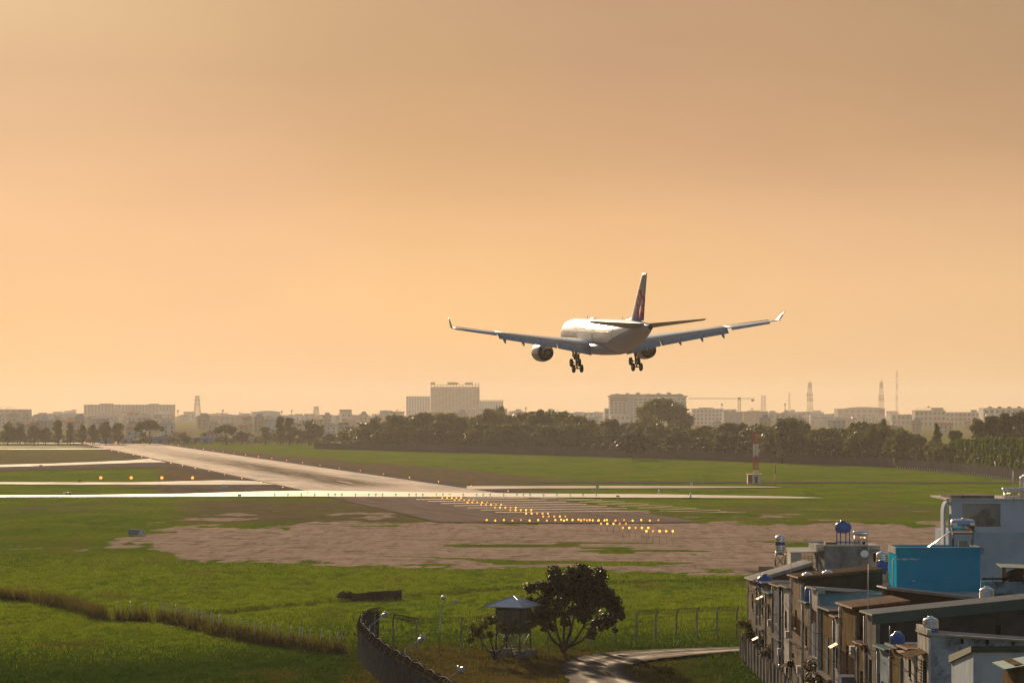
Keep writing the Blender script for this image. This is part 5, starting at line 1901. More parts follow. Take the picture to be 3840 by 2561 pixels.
for sx_, sy_ in ((-1, -1), (1, -1), (1, 1), (-1, 1)):
    MB().bb(sx_ * cw - .06, sx_ * cw + .06, sy_ * cw - .06, sy_ * cw + .06, z0 + .45, z1 - .07).build('corner_post', M_FRAME, tw)
    MB().tube([(sx_ * cw * 1.05, sy_ * cw * 1.05, .3), (sx_ * cw, sy_ * cw, z0 + .4)], .075, 6).build('leg', M_FRAME, tw)
    MB().bb(sx_ * 1.18 - .42, sx_ * 1.18 + .42, sy_ * 1.18 - .42, sy_ * 1.18 + .42, -.2, .42).build('footing', M_CONC, tw)
for k, (ax, sg) in enumerate([('x', -1), ('x', 1), ('y', -1), ('y', 1)]):
    def bx(a0, a1, zz0, zz1, t, m_, nm):
        if ax == 'x':
            return MB().bb(sg * cw - t, sg * cw + t, a0, a1, zz0, zz1).build(nm, m_, tw)
        return MB().bb(a0, a1, sg * cw - t, sg * cw + t, zz0, zz1).build(nm, m_, tw)
    bx(-cw + .07, cw - .07, z0 + .45, z0 + 1.25, .03, M_CABIN, 'lower_panel')
    for j in range(3):
        a0 = -cw + .1 + j * .70
        bx(a0, a0 + .62, z0 + 1.32, z1 - .38, .018, M_PANE if (j + k) % 3 else M_CABIN, 'window')
        bx(a0 + .63, a0 + .68, z0 + 1.27, z1 - .36, .03, M_FRAME, 'mullion')
    bx(-cw + .07, cw - .07, z1 - .35, z1 - .10, .03, M_CABIN, 'head_panel')
    if ax == 'x':
        MB().tube([(sg * cw, -cw, .5), (sg * cw, cw, z0 + .3)], .035, 4).tube([(sg * cw, cw, .5), (sg * cw, -cw, z0 + .3)], .035, 4).build('brace', M_FRAME, tw)
    else:
        MB().tube([(-cw, sg * cw, .5), (cw, sg * cw, z0 + .3)], .035, 4).tube([(cw, sg * cw, .5), (-cw, sg * cw, z0 + .3)], .035, 4).build('brace', M_FRAME, tw)
stair = empty('stair', (.1, -cw - .1, 0), 0)
stair.parent = tw
st0, st1 = Vector((0, 0, z0 + .42)), Vector((1.25, -1.0, .05))
for off in (-.32, .32):
    sd = Vector((st1.y - st0.y, -(st1.x - st0.x), 0)).normalized() * off
    MB().tube([st0 + sd, st1 + sd], .05, 5).build('stringer', M_FRAME, stair)
    MB().tube([st0 + sd + Vector((0, 0, .8)), st1 + sd + Vector((0, 0, .75)), st1 + sd], .022, 5).build('handrail', M_FRAME, stair)
for k in range(8):
    c = st0.lerp(st1, (k + .6) / 8.4)
    MB().box(c, (.26, .64, .045), (0, 0, math.atan2(-1.0, 1.25))).build('tread', M_TREAD, stair)

# ------------------------------------------------------------------ the big near tree and the sparse shrub
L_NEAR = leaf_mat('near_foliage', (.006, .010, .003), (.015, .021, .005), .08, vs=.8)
L_SHRUB = leaf_mat('shrub_foliage', (.030, .036, .008), (.055, .060, .014), .35, vs=.8)


def near_tree(name, base, branches, n, size, lm, label, seed, trunk_r):
    g = random.Random(seed)
    o = empty(name, base, 0, label, 'tree')
    mb = MB()
    cs, rs = [], []
    order = sorted(branches, key=lambda q: q[0][0])
    ns = max(3, min(6, len(order) // 3))
    groups = [order[k * len(order) // ns:(k + 1) * len(order) // ns] for k in range(ns)]
    forks = []
    for gr in groups:
        c = sum((Vector(q[0]) for q in gr), Vector()) / len(gr)
        fk = Vector((c.x * .62, c.y * .6, c.z * .60))
        b0 = Vector((fk.x * .10, fk.y * .1, .3))
        m_ = b0.lerp(fk, .5) + Vector((fk.x * .06, 0, -.12 * abs(fk.x)))
        mb.tube([(0, 0, -.3), b0, m_, fk], [trunk_r * 1.1, trunk_r * .9, trunk_r * .66, trunk_r * .5], 7)
        forks += [(q, fk) for q in gr]
    for ((tip, rad), fk) in forks:
        tip = Vector(tip)
        mid = fk.lerp(tip, .5) + Vector((0, 0, .1))
        mb.tube([fk, mid, tip], [trunk_r * .42, trunk_r * .28, trunk_r * .1], 6)
        for k in range(7):
            t = g.uniform(.45, 1.0)
            p0 = mid.lerp(tip, (t - .45) / .55)
            q = tip + Vector((g.gauss(0, 1), g.gauss(0, 1), g.gauss(0, .8))) * rad * .6
            mb.tube([p0, p0.lerp(q, .5) + Vector((0, 0, .1)), q], [trunk_r * .22, trunk_r * .12, trunk_r * .04], 4)
            cs.append(tuple(q))
            rs.append(rad * g.uniform(.40, .62))
        cs.append(tuple(tip))
        rs.append(rad * .6)
    mb.build('trunk', M_BARK, o)
    me_ = quadsoup('crown', leaves(cs, rs, n, size, seed, .8, .25), lm)
    link('crown', me_, o)
    return o


base = G(2112, 2441)
BR = []
g = random.Random(4)
Yt_ = base.y
for (px, py, rad) in [(2010, 2300, 1.0), (2040, 2240, 1.15), (2060, 2195, 1.1), (2100, 2165, 1.15), (2150, 2150, 1.1), (2200, 2165, 1.15), (2240, 2195, 1.1), (2270, 2240, 1.1), (2300, 2280, .95), (2330, 2300, .6),
                      (2120, 2220, 1.3), (2180, 2225, 1.3), (2220, 2270, 1.15), (2090, 2270, 1.1), (2150, 2280, 1.1), (2000, 2340, .85), (2250, 2330, .8), (2225, 2375, .6), (2060, 2350, .7), (2285, 2330, .7), (2020, 2255, .8), (2110, 2190, 1.2), (2190, 2190, 1.2)]:
    q = W(px, py, Yt_)
    BR.append(((q.x - base.x, g.uniform(-2.2, 2.2), q.z - base.z), rad))
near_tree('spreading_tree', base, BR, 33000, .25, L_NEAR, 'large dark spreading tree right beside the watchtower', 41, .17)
base2 = G(1856, 2458)
BR = []
for (px, py, rad) in [(1775, 2340, .7), (1815, 2335, .75), (1842, 2312, .6), (1795, 2372, .65), (1885, 2350, .55), (1925, 2345, .5), (1965, 2352, .45), (1835, 2375, .5), (1768, 2385, .4)]:
    q = W(px, py, base2.y - 1)
    BR.append(((q.x - base2.x, g.uniform(-2.4, -1.0), q.z - base2.z), rad))
near_tree('sparse_shrub', base2 + Vector((0, -1.6, 0)), BR, 2300, .20, L_SHRUB, 'sparse leafy shrub in front of the watchtower', 43, .09)

# ------------------------------------------------------------------ track
M_TRACK = bpy.data.materials.new('worn_track')
M_TRACK.use_nodes = True
b = NB(M_TRACK.node_tree)
p = M_TRACK.node_tree.nodes['Principled BSDF']
uvn = b.n('ShaderNodeUVMap')
uvn.uv_map = 'flow'
uv = uvn.outputs[0]
uvs = b.sep(uv)
f = b.noise(b.mapping(uv, (9.0, 5.0, 1)), 1.0, 6, .62, .5)
f2 = b.noise(b.mapping(uv, (60.0, 12.0, 1)), 1.0, 5, .7)
rut = b.math('MAXIMUM', b.ramp(b.math('ABSOLUTE', b.math('SUBTRACT', uvs[1], .72)), .0, .17, 1, 0), b.ramp(b.math('ABSOLUTE', b.math('SUBTRACT', uvs[1], .30)), .0, .12, .6, 0))
worn = b.math('MULTIPLY', rut, b.ramp(f, .32, .58))
edge_ = b.ramp(b.math('ABSOLUTE', b.math('SUBTRACT', uvs[1], .5)), .36, .5)
tc_ = b.mix(b.ramp(f2, .3, .7), (.060, .049, .043), (.095, .076, .064))
tc_ = b.mix(worn, tc_, (.27, .165, .09))  # golden glint of the low sun painted along the worn ruts
b.link(b.mix(edge_, tc_, (.030, .026, .023)), p.inputs['Base Color'])
b.inp(p, 'Roughness', b.ramp(worn, .1, .8, .9, .50))
b.inp(p, 'Specular IOR Level', b.math('MULTIPLY_ADD', worn, .22, .012))
bn = b.n('ShaderNodeBump')
bn.inputs['Strength'].default_value = .5
bn.inputs['Distance'].default_value = .06
b.inp(bn, 'Height', b.math('ADD', f2, f))
b.link(bn.outputs[0], p.inputs['Normal'])
OUT = [(2900, 2420), (2796, 2422), (2549, 2429), (2329, 2440), (2183, 2455), (2110, 2477), (2091, 2502), (2110, 2528), (2146, 2561), (2215, 2620)]
INN = [(2900, 2436), (2796, 2438), (2549, 2459), (2440, 2472), (2372, 2488), (2342, 2502), (2350, 2520), (2380, 2540), (2421, 2561), (2510, 2620)]


def smooth_line(L, n=60):
    P_ = np.array([list(G(*q))[:2] for q in L])
    t = np.linspace(0, len(L) - 1, n)
    x = np.interp(t, range(len(L)), P_[:, 0])
    y = np.interp(t, range(len(L)), P_[:, 1])
    for _ in range(8):
        x[1:-1] = (x[:-2] + 2 * x[1:-1] + x[2:]) / 4
        y[1:-1] = (y[:-2] + 2 * y[1:-1] + y[2:]) / 4
    return x, y


ox, oy = smooth_line(OUT)
ix, iy = smooth_line(INN)
mb = MB()
vs, fs = [], []
for k in range(60):
    jo, ji = random.uniform(-.15, .15), random.uniform(-.15, .15)
    for t in (0, .33, .67, 1):
        vs.append((ox[k] * (1 - t) + ix[k] * t + (jo if t == 0 else ji if t == 1 else 0), oy[k] * (1 - t) + iy[k] * t, .012 + (.0 if t in (0, 1) else .03)))
for k in range(59):
    for j in range(3):
        fs.append((k * 4 + j, k * 4 + j + 1, (k + 1) * 4 + j + 1, (k + 1) * 4 + j))
mb.add(vs, fs, True)
o = mb.build('track', M_TRACK, None, fix=False)
if o.data.polygons[0].normal.z < 0:
    o.data.flip_normals()
uvl = o.data.uv_layers.new(name='flow')
for lp_ in o.data.loops:
    uvl.data[lp_.index].uv = ((lp_.vertex_index // 4) / 59.0, (lp_.vertex_index % 4) / 3.0)
tag(o, kind='structure')

# ------------------------------------------------------------------ reeds, posts in them, grass
L_REED = leaf_mat('reed_blades', (.040, .026, .009), (.070, .060, .015), .35, vs=1.6)
L_GRASS = leaf_mat('grass_blades', (.052, .092, .003), (.100, .128, .006), .45, vs=.25)
L_NEAR_DARK = leaf_mat('near_dark_grass_blades', (.010, .032, .002), (.024, .046, .003), .35, vs=.4)  # near blades, with the foreground darkening put into their colour


def blades(xy, h, wdt, seed, lean=.35):
    gg = np.random.default_rng(seed)
    n = len(xy)
    hh = h * (.55 + .7 * gg.random(n))
    a = gg.random(n) * 2 * math.pi
    la = gg.random(n) * 2 * math.pi
    z = np.array([0.0] * n)
    jj = np.clip(np.searchsorted(ys, xy[:, 1]), 0, NR - 1)
    ci = np.clip(((xy[:, 0] / hw[jj] + 1) / 2 * (NC - 1)).round().astype(int), 0, NC - 1)
    z = gz[jj, ci] - .03
    bpos = np.stack([xy[:, 0], xy[:, 1], z], 1)
    side_ = np.stack([np.cos(a), np.sin(a), 0 * a], 1) * (wdt * (.6 + .8 * gg.random(n)))[:, None]
    tip = bpos + np.stack([np.cos(la) * lean * hh, np.sin(la) * lean * hh, hh], 1)
    return np.stack([bpos - side_ * .5, bpos + side_ * .5, tip + side_ * .12, tip - side_ * .12], 1)


RL = [(-160, 2222), (0, 2236), (150, 2252), (260, 2270), (330, 2295), (385, 2312), (440, 2316), (620, 2322), (720, 2342), (830, 2372), (980, 2400), (1130, 2420), (1285, 2442)]
Pq = [G(*q) for q in RL]
gg = np.random.default_rng(9)
xy = []
for i in range(len(Pq) - 1):
    L = (Pq[i + 1] - Pq[i]).length
    n = int(L * 62)
    t = gg.random(n)
    xx = Pq[i].x + (Pq[i + 1].x - Pq[i].x) * t + gg.normal(size=n) * .55
    yy = Pq[i].y + (Pq[i + 1].y - Pq[i].y) * t + gg.normal(size=n) * .55
    xy.append(np.stack([xx, yy], 1))
xy = np.concatenate(xy)
dens = fbm(xy[:, 0] / 1.4, xy[:, 1] / 1.4, 12)
gap = np.exp(-((PX0 + FPX * xy[:, 0] / xy[:, 1] - 420) / 26) ** 2)
keep = (dens > .30) & (gg.random(len(xy)) > gap * .85)
xy = xy[keep]
q = blades(xy, 1.2, .11, 5, .38)
q[:, 2:, 2] *= (0.75 + .5 * dens[keep])[:, None]
o = link('reed_bank', quadsoup('reed_bank', q, L_REED))
tag(o, 'bank of tall brownish reeds running across the near field', 'reeds', kind='stuff')
stake = MB().tube([(0, 0, -.2), (.02, 0, 1.75)], .045, 5).mesh('fence_stake', M_STEELP)
k = 0
for i in range(6, len(Pq) - 1):
    L = (Pq[i + 1] - Pq[i]).length
    for t in np.arange(0, 1, 1.75 / L):
        o = link('fence_stake', stake, None, Pq[i].lerp(Pq[i + 1], t) + Vector((0, -.25, 0)))
        o.rotation_euler = (random.uniform(-.08, .08), random.uniform(-.1, .1), 0)
        tag(o, 'thin steel stake of the old fence standing in the brown reeds', 'stake', 'fence stakes in the reeds')
o = MB().tube([G(1262, 2434), G(1262, 2434) + Vector((.62, 0, 1.75))], .06, 6).build('leaning_stake', M_STEELP)
tag(o, 'leaning bright steel stake at the right end of the reeds', 'stake')
# shrubs along the ditch
xy = []
for a, c in [((700, 2302), (860, 2288)), ((860, 2288), (1000, 2274)), ((1000, 2274), (1290, 2248)), ((1505, 2232), (1860, 2204)), ((1860, 2204), (2000, 2196))]:
    A, C_ = G(*a), G(*c)
    n = int((C_ - A).length * 55)
    t = gg.random(n)
    xy.append(np.stack([A.x + (C_.x - A.x) * t + gg.normal(size=n) * .35, A.y + (C_.y - A.y) * t + gg.normal(size=n) * .5], 1))
xy = np.concatenate(xy)
o = link('ditch_weeds', quadsoup('ditch_weeds', blades(xy, .55, .09, 6, .5), leaf_mat('ditch_weed_blades', (.028, .030, .006), (.055, .052, .012), .35)))
tag(o, 'ragged dark weeds along the ditch in the near field', 'weeds', kind='stuff')
for (px, py, r_, lb) in [(1292, 2242, 1.0, 'dark round bush at the left end of the low ditch wall'), (1312, 2240, .8, 'second dark bush touching the ditch wall'), (1455, 2232, .7, 'low green bush in front of the ditch wall')]:
    o = empty('bush', G(px, py), 0, lb, 'bush')
    link('crown', quadsoup('crown', leaves([(0, 0, r_ * .4), (r_ * .5, 0, r_ * .3), (-r_ * .5, .2, r_ * .3)], [r_ * .6, r_ * .5, r_ * .45], 500, .22, int(px)), L_NEAR), o)
    MB().tube([(0, 0, -.1), (0, 0, r_ * .5)], .05, 5).build('stem', M_BARK, o)


def scatter_grass(n, y0, y1, seed, pxlo=-260, pxhi=4000):
    g_ = np.random.default_rng(seed)
    Y = np.sqrt(g_.random(n) * (y1 ** 2 - y0 ** 2) + y0 ** 2)
    pxx = pxlo + g_.random(n) * (pxhi - pxlo)
    return np.stack([(pxx - PX0) / FPX * Y, Y], 1)


tx = np.concatenate([ox, ix[::-1]])
ty = np.concatenate([oy, iy[::-1]])


def in_track(pts):
    inside_ = np.zeros(len(pts), bool)
    n = len(tx)
    for i in range(n):
        j = (i + 1) % n
        cnd = ((ty[i] > pts[:, 1]) != (ty[j] > pts[:, 1]))
        with np.errstate(divide='ignore', invalid='ignore'):
            xin = (tx[j] - tx[i]) * (pts[:, 1] - ty[i]) / (ty[j] - ty[i]) + tx[i]
        inside_ ^= cnd & (pts[:, 0] < xin)
    return inside_


def cover_at(pts):
    jj = np.clip(np.searchsorted(ys, pts[:, 1]), 0, NR - 1)
    ci = np.clip(((pts[:, 0] / hw[jj] + 1) / 2 * (NC - 1)).round().astype(int), 0, NC - 1)
    return dirt[jj, ci], near_dark[jj, ci], dry[jj, ci]


xy = scatter_grass(480000, 224, 440, 1)
cl = fbm(xy[:, 0] / 1.1, xy[:, 1] / 2.6, 61, 3)
dv, lv, yv = cover_at(xy)
ok = (cl > .40) & (dv < .3) & ~in_track(xy)
ok &= ~((xy[:, 0] > 20.4) & (xy[:, 1] < 300)) & (gg.random(len(xy)) > (xy[:, 1] - 340) / 100)
xy, lv, yv, cl = xy[ok], lv[ok], yv[ok], cl[ok]
r_ = gg.random(len(xy))
isdry = r_ < yv * .75
is_near_dark = ~isdry & (gg.random(len(xy)) < lv)
isg = ~isdry & ~is_near_dark
for nm, sel, m_, hgt, lb in [('grass', isg, L_GRASS, .30, 'yellow green grass of the middle field'), ('near_dark_grass', is_near_dark, L_NEAR_DARK, .34, 'green grass of the near field with foreground darkening painted in'),
                             ('dry_grass', isdry, leaf_mat('dry_grass_blades', (.055, .034, .010), (.085, .058, .018), .35, vs=.4), .30, 'dry brownish grass round the watchtower and track')]:
    o = link(nm, quadsoup(nm, blades(xy[sel], hgt * .35 + hgt * .85 * np.clip((cl[sel] - .40) / .3, 0, 1), .07, 7, .6), m_))
    tag(o, lb, 'grass', kind='stuff')
# ------------------------------------------------------------------ the row of tube houses on the right
FX = 20.5                                  # facade line
M_H = {
    'grey': mat('grey_render', (.20, .19, .18), .85, var=.2, vs=1.2, stain=.7, stain_scale=(2, 2, .3)),
    'cream': mat('cream_render', (.25, .21, .17), .85, var=.2, vs=1.2, stain=.7, stain_scale=(2, 2, .3)),
    'white': mat('white_render', (.46, .44, .425), .85, var=.15, vs=1.2, stain=.7, stain_scale=(2.5, 2.5, .3)),
    'ochre': mat('ochre_render', (.16, .118, .07), .85, var=.2, vs=1.2, stain=.6, stain_scale=(2, 2, .3)),
    'blue': mat('blue_grey_render', (.15, .18, .24), .85, var=.15, vs=1.2, stain=.4, stain_scale=(2, 2, .3)),
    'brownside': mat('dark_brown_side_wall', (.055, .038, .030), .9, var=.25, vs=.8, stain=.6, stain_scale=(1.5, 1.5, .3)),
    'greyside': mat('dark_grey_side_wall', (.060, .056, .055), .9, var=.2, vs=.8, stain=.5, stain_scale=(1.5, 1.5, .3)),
    'concrete': mat('stained_concrete_wall', (.19, .195, .21), .9, var=.3, vs=1.0, stain=.9, stain_col=(.07, .07, .075), stain_scale=(.7, .7, .6)),
    'skyblue': mat('sky_blue_wall', (.001, .33, .55), .75, var=.08, vs=.5, stain=.10, stain_col=(.05, .35, .5), stain_scale=(.5, .5, 3)),
    'paleblue': mat('pale_blue_grey_wall', (.40, .48, .57), .85, var=.10, vs=.4, stain=.35, stain_col=(.15, .17, .19), stain_scale=(.5, .5, .5)),
    'oldwhite': mat('mouldy_white_wall', (.27, .32, .39), .9, var=.2, vs=1.2, stain=.95, stain_col=(.035, .038, .045), stain_scale=(.8, .8, .8)),
    'brick': mat('bare_brick', (.30, .13, .07), .9, var=.3, vs=4),
}
M_RTIN = mat('weathered_tin_roof', (.22, .22, .22), .40, metal=.4, var=.2, vs=1.2, bump=.2, bs=3)
M_RRUST = mat('rusty_tin_roof', (.17, .066, .03), .62, spec=.12, metal=.0, var=.35, vs=1.5, bump=.2, bs=3)
M_RTEAL = mat('teal_tin_roof', (.05, .17, .18), .42, metal=.3, var=.15, vs=1.2)
M_RGREEN = mat('dark_green_fascia', (.045, .085, .072), .6, metal=.1, var=.12, vs=1)
M_RGREEN2 = mat('bottle_green_roof', (.014, .045, .032), .5, var=.2, vs=1.2)
M_DARKW = mat('black_opening', (.012, .011, .012), .9, var=0)
M_BLUE = mat('blue_plastic', (.012, .085, .34), .32, var=.08, vs=2)
M_BLUEPRINT = mat('blue_label', (.02, .05, .28), .4, var=.05)
M_PVC = mat('grey_pipe', (.40, .40, .40), .5, var=.1)
M_SHUT = mat('steel_shutter', (.13, .15, .18), .75, var=.12)
M_AWN = mat('grimy_awning', (.12, .085, .06), .8, var=.3, vs=3)
M_VINE = leaf_mat('dark_creeper', (.012, .014, .005), (.030, .024, .010), .2, vs=1.5)
HG = 'tube houses facing the airfield'


def zpx(py, Y):
    return CAMZ - (py - HY) / FPX * Y


def xpx(px, Y):
    return (px - PX0) / FPX * Y


def ypx(px, X=FX):
    return FPX * X / (px - PX0)


def mono_roof(o, y0, y1, x0, x1, za, zb, m, th=.10, fascia=None, fh=0.0, over=.35):
    """sheet roof of one slope: za over the facade side (x0), zb at the back (x1); ribs as parts"""
    dn = (y1 - y0) * .030
    MB().hexa([(x0 - over, y0 - .12, za - th), (x1, y0 - .12, zb - th), (x1, y1, zb - th - dn), (x0 - over, y1, za - th - dn)],
              [(x0 - over, y0 - .12, za), (x1, y0 - .12, zb), (x1, y1, zb - dn), (x0 - over, y1, za - dn)]).build('roof', m, o)
    n = max(2, int((y1 - y0) / .9))
    for k in range(n):
        y = y0 + (k + .5) * (y1 - y0) / n
        e_ = -dn * (k + .5) / n
        MB().hexa([(x0 - over - .01, y - .05, za + e_), (x1, y - .05, zb + e_), (x1, y + .05, zb + e_), (x0 - over - .01, y + .05, za + e_)],
                  [(x0 - over - .01, y - .03, za + e_ + .03), (x1, y - .03, zb + e_ + .03), (x1, y + .03, zb + e_ + .03), (x0 - over - .01, y + .03, za + e_ + .03)]).build('roof_rib', m, o)
    if fascia is not None:
        MB().hexa([(x0 - over, y0 - .17, za - fh), (x1, y0 - .17, zb - fh), (x1, y0 - .125, zb - fh), (x0 - over, y0 - .125, za - fh)],
                  [(x0 - over, y0 - .17, za + .02), (x1, y0 - .17, zb + .02), (x1, y0 - .125, zb + .02), (x0 - over, y0 - .125, za + .02)]).build('fascia', fascia, o)


def facade_bits(o, y0, y1, h, fm, seed, fx=0.0):
    """pilasters, openings, ledges, pipes on a facade that faces the field (-x)"""
    g = random.Random(seed)
    wd = y1 - y0
    # end pilaster, balcony slab, openings per storey
    MB().bb(fx - .12, fx - .002, y0 + .02, y0 + .30, 0, h - .35).build('pilaster', M_H[g.choice(['white', 'grey', 'cream', 'grey'])], o)
    st = max(2, int(h / 3.3))
    for f in range(st):
        z = h * f / st
        if f > 0 and g.random() < .5:
            MB().bb(fx - g.uniform(.15, .45), fx - .001, y0 + .35, y1 - .05, z - .12, z + .02).build('ledge', M_H['grey'], o)
        kind = g.choice(['door', 'win', 'win', 'shut'])
        c = y0 + wd * g.uniform(.45, .65)
        if kind == 'win':
            MB().bb(fx - .03, fx + .05, c - .55, c + .55, z + 1.0, z + 2.3).build('window', M_DARKW, o)
            MB().bb(fx - .10, fx - .032, c - .62, c + .62, z + .90, z + 1.0).build('sill', M_H['white'], o)
        elif kind == 'door':
            MB().bb(fx - .03, fx + .05, c - .5, c + .5, z + .1, z + 2.3).build('door', M_DARKW, o)
        else:
            MB().bb(fx - .06, fx + .02, c - .9, c + .8, z + .15, z + 2.4).build('shutter', M_SHUT, o)
        if g.random() < .5:
            MB().bb(fx - .02, fx + .03, y1 - .55, y1 - .25, z + 2.0, z + 2.6).build('vent', M_DARKW, o)
        if g.random() < .3:
            zz = z + 2.45
            MB().hexa([(fx - .5, c - .8, zz - .18), (fx - .005, c - .8, zz + .08), (fx - .005, c + .8, zz + .08), (fx - .5, c + .8, zz - .18)],
                      [(fx - .5, c - .8, zz - .13), (fx - .005, c - .8, zz + .13), (fx - .005, c + .8, zz + .13), (fx - .5, c + .8, zz - .13)]).build('awning', g.choice([M_AWN, M_RRUST]), o)
    if g.random() < .35 and wd > 2:
        z = g.uniform(2.5, h - 1.2)
        MB().bb(fx - .34, fx - .01, y0 + .5, y0 + 1.25, z, z + .52).build('air_conditioner_box', M_PVC, o)
    if g.random() < .5:
        z = g.uniform(1.0, h - 2.5)
        MB().bb(fx - .02, fx - .004, y0 + .6, y1 - .3, z, z + g.uniform(.6, 1.6)).build('dark_patch', M_H['brownside'], o)  # flat dark brown panel at a random height
    yp_ = y1 - .12
    MB().tube([(fx - .08, yp_, .2), (fx - .08, yp_, h - .3)], .05, 6).build('drain_pipe', M_PVC, o)


HOUSE_N = [0]


def house(y0, y1, za, zb, label, fm='grey', sm='greyside', roof=M_RTIN, depth=17.0, fascia=None, fh=0.0, fx=FX, seed=0, over=.35, side_top=None, bits=True):
    o = empty('tube_house', (fx, y0, 0), 0, label, 'house', HG)
    w = y1 - y0 - .04
    # walls: facade slab, near side wall, back and far side as one body with sloping top
    MB().hexa([(.12, .14, 0), (depth, .14, 0), (depth, w, 0), (.12, w, 0)], [(.12, .14, za - .12), (depth, .14, zb - .12), (depth, w, zb - .12 - w * .030), (.12, w, za - .12 - w * .030)]).build('wall', M_H[sm], o)
    MB().bb(0, .118, 0, w, 0, za - .13 - w * .030).build('facade', M_H[fm], o)
    mono_roof(o, .0, w, 0, depth, za, zb, roof, fascia=fascia, fh=fh, over=over)
    if bits:
        facade_bits(o, 0, w, za - .2, fm, seed)
    return o


def steel_tank(loc, r, h, label, stand=0.0, text=None, band=None):
    o = empty('water_tank', loc, 0, label, 'water tank')
    prof = [(.02, 0), (r * .8, 0)]
    if stand:
        prof = [(.02, -.18), (r * .55, -.10), (r, .05)]
    n = 9
    for k in range(n):
        z = .05 + (h - .05) * k / n
        prof += [(r, z), (r, z + h / n * .70), (r * .975, z + h / n * .85)]
    prof += [(r, h), (r * .92, h + r * .16), (r * .62, h + r * .36), (r * .36, h + r * .42)]
    MB().lathe(prof, (0, 0, stand), 'Z', 28).build('drum', M_TANK, o)
    MB().lathe([(r * .36, h + r * .40), (r * .38, h + r * .52), (r * .30, h + r * .58), (.01, h + r * .60)], (0, 0, stand), 'Z', 20).build('lid', M_TANK, o)
    if band:
        MB().lathe([(r * 1.012, h * band[0]), (r * 1.012, h * band[1])], (0, 0, stand), 'Z', 28).build('label_band', M_BLUEPRINT, o)
    if text:
        tm = text_mesh(text, h * .2)
        for v in tm.vertices:
            a = v.co.x / (r * 1.02)
            v.co = Vector((r * 1.022 * math.sin(a), -r * 1.022 * math.cos(a), h * (band[0] + band[1]) / 2 + v.co.y + stand))
        tm.materials.clear()
        tm.materials.append(M_WHITE)
        link('lettering', tm, o)
    if stand:
        w = r * .98
        for x in (-w, w):
            for y in (-w, w):
                MB().tube([(x, y, 0), (x, y, stand - .18)], .035, 5).build('stand_leg', M_FRAME, o)
        mb = MB()
        for z in (.02, stand - .2):
            mb.tube([(-w, -w, z), (w, -w, z), (w, w, z), (-w, w, z), (-w, -w, z)], .03, 4)
        for a, c in (((-w, -w), (w, -w)), ((w, -w), (w, w)), ((w, w), (-w, w)), ((-w, w), (-w, -w))):
            mb.tube([(*a, 0), (*c, stand - .2)], .02, 4).tube([(*c, 0), (*a, stand - .2)], .02, 4)
        mb.build('stand_brace', M_FRAME, o)
    return o


def blue_tank_h(loc, r, L, label, stand=0.0, rz=0.0):
    """lying blue plastic tank"""
    o = empty('water_tank', loc, rz, label, 'water tank')
    z = stand + r
    prof = [(.02, -L / 2), (r * .55, -L / 2 + .03), (r * .9, -L / 2 + .18), (r, -L / 2 + .38), (r * 1.03, -L * .12), (r * 1.03, -L * .08), (r, -L * .07), (r, L * .07), (r * 1.03, L * .08), (r * 1.03, L * .12), (r, L / 2 - .38), (r * .9, L / 2 - .18), (r * .55, L / 2 - .03), (.02, L / 2)]
    MB().lathe(prof, (0, 0, z), 'X', 28).build('drum', M_BLUE, o)
    MB().lathe([(r * .5, -.12), (r * .5, .10), (r * .42, .16), (.01, .18)], (0, 0, z + r), 'Z', 18).build('lid', M_BLUE, o)
    for x in (-L * .32, L * .32):
        for y in (-r * .62, r * .62):
            MB().tube([(x, y, -.02), (x, y, z - r * .55)], .05, 5).build('leg', M_BLUE if stand else M_FRAME, o)
    return o


def solar_heater(loc, L, r, rise, run, label, rz=0.0, text=None, text_dx=0.0):
    """barrel along x, glass tubes sloping towards -y"""
    o = empty('solar_water_heater', loc, rz, label, 'solar heater')
    z = rise
    MB().lathe([(.02, -L / 2 - .04), (r * .7, -L / 2 - .02), (r, -L / 2 + .06), (r, L / 2 - .06), (r * .7, L / 2 + .02), (.02, L / 2 + .04)], (0, 0, z), 'X', 24).build('barrel', M_TANK, o)
    n = max(8, int(L / .115))
    tm_ = MB().tube([(0, -r * .35, z - r * .85), (0, -run, .08)], .030, 6).mesh('glass_tube', mat('vacuum_tube_glass', (.06, .05, .055), .12, var=0))
    for k in range(n):
        link('glass_tube', tm_, o, (-L / 2 + .1 + k * (L - .2) / (n - 1), 0, 0))
    for x in (-L / 2 + .08, L / 2 - .08):
        MB().tube([(x, 0, z - r), (x, .35, 0)], .025, 4).tube([(x, -r * .4, z - r), (x, -run, .03)], .022, 4).build('frame', M_STEELP, o)
    MB().bb(-L / 2, L / 2, -run - .05, -run + .05, .0, .08).build('foot_rail', M_STEELP, o)
    if text:
        tm = text_mesh(text, r * .62)
        for v in tm.vertices:
            a = v.co.y / (r * 1.02) + .25
            v.co = Vector((v.co.x + text_dx, -r * 1.02 * math.cos(a), z + r * 1.02 * math.sin(a)))
        tm.materials.clear()
        tm.materials.append(M_BLUEPRINT)
        link('lettering', tm, o)
    return o


# --- row, far to near ---------------------------------------------------------
Y = ypx(2822)
h1 = house(Y - 4.2, Y + 4.5, zpx(2163, Y), zpx(2100, Y - 1.5), 'far end house with long grey tin roof rising to the right', 'cream', 'greyside', M_RTIN, xpx(3030, Y) - FX, M_RTIN, .28, seed=1)
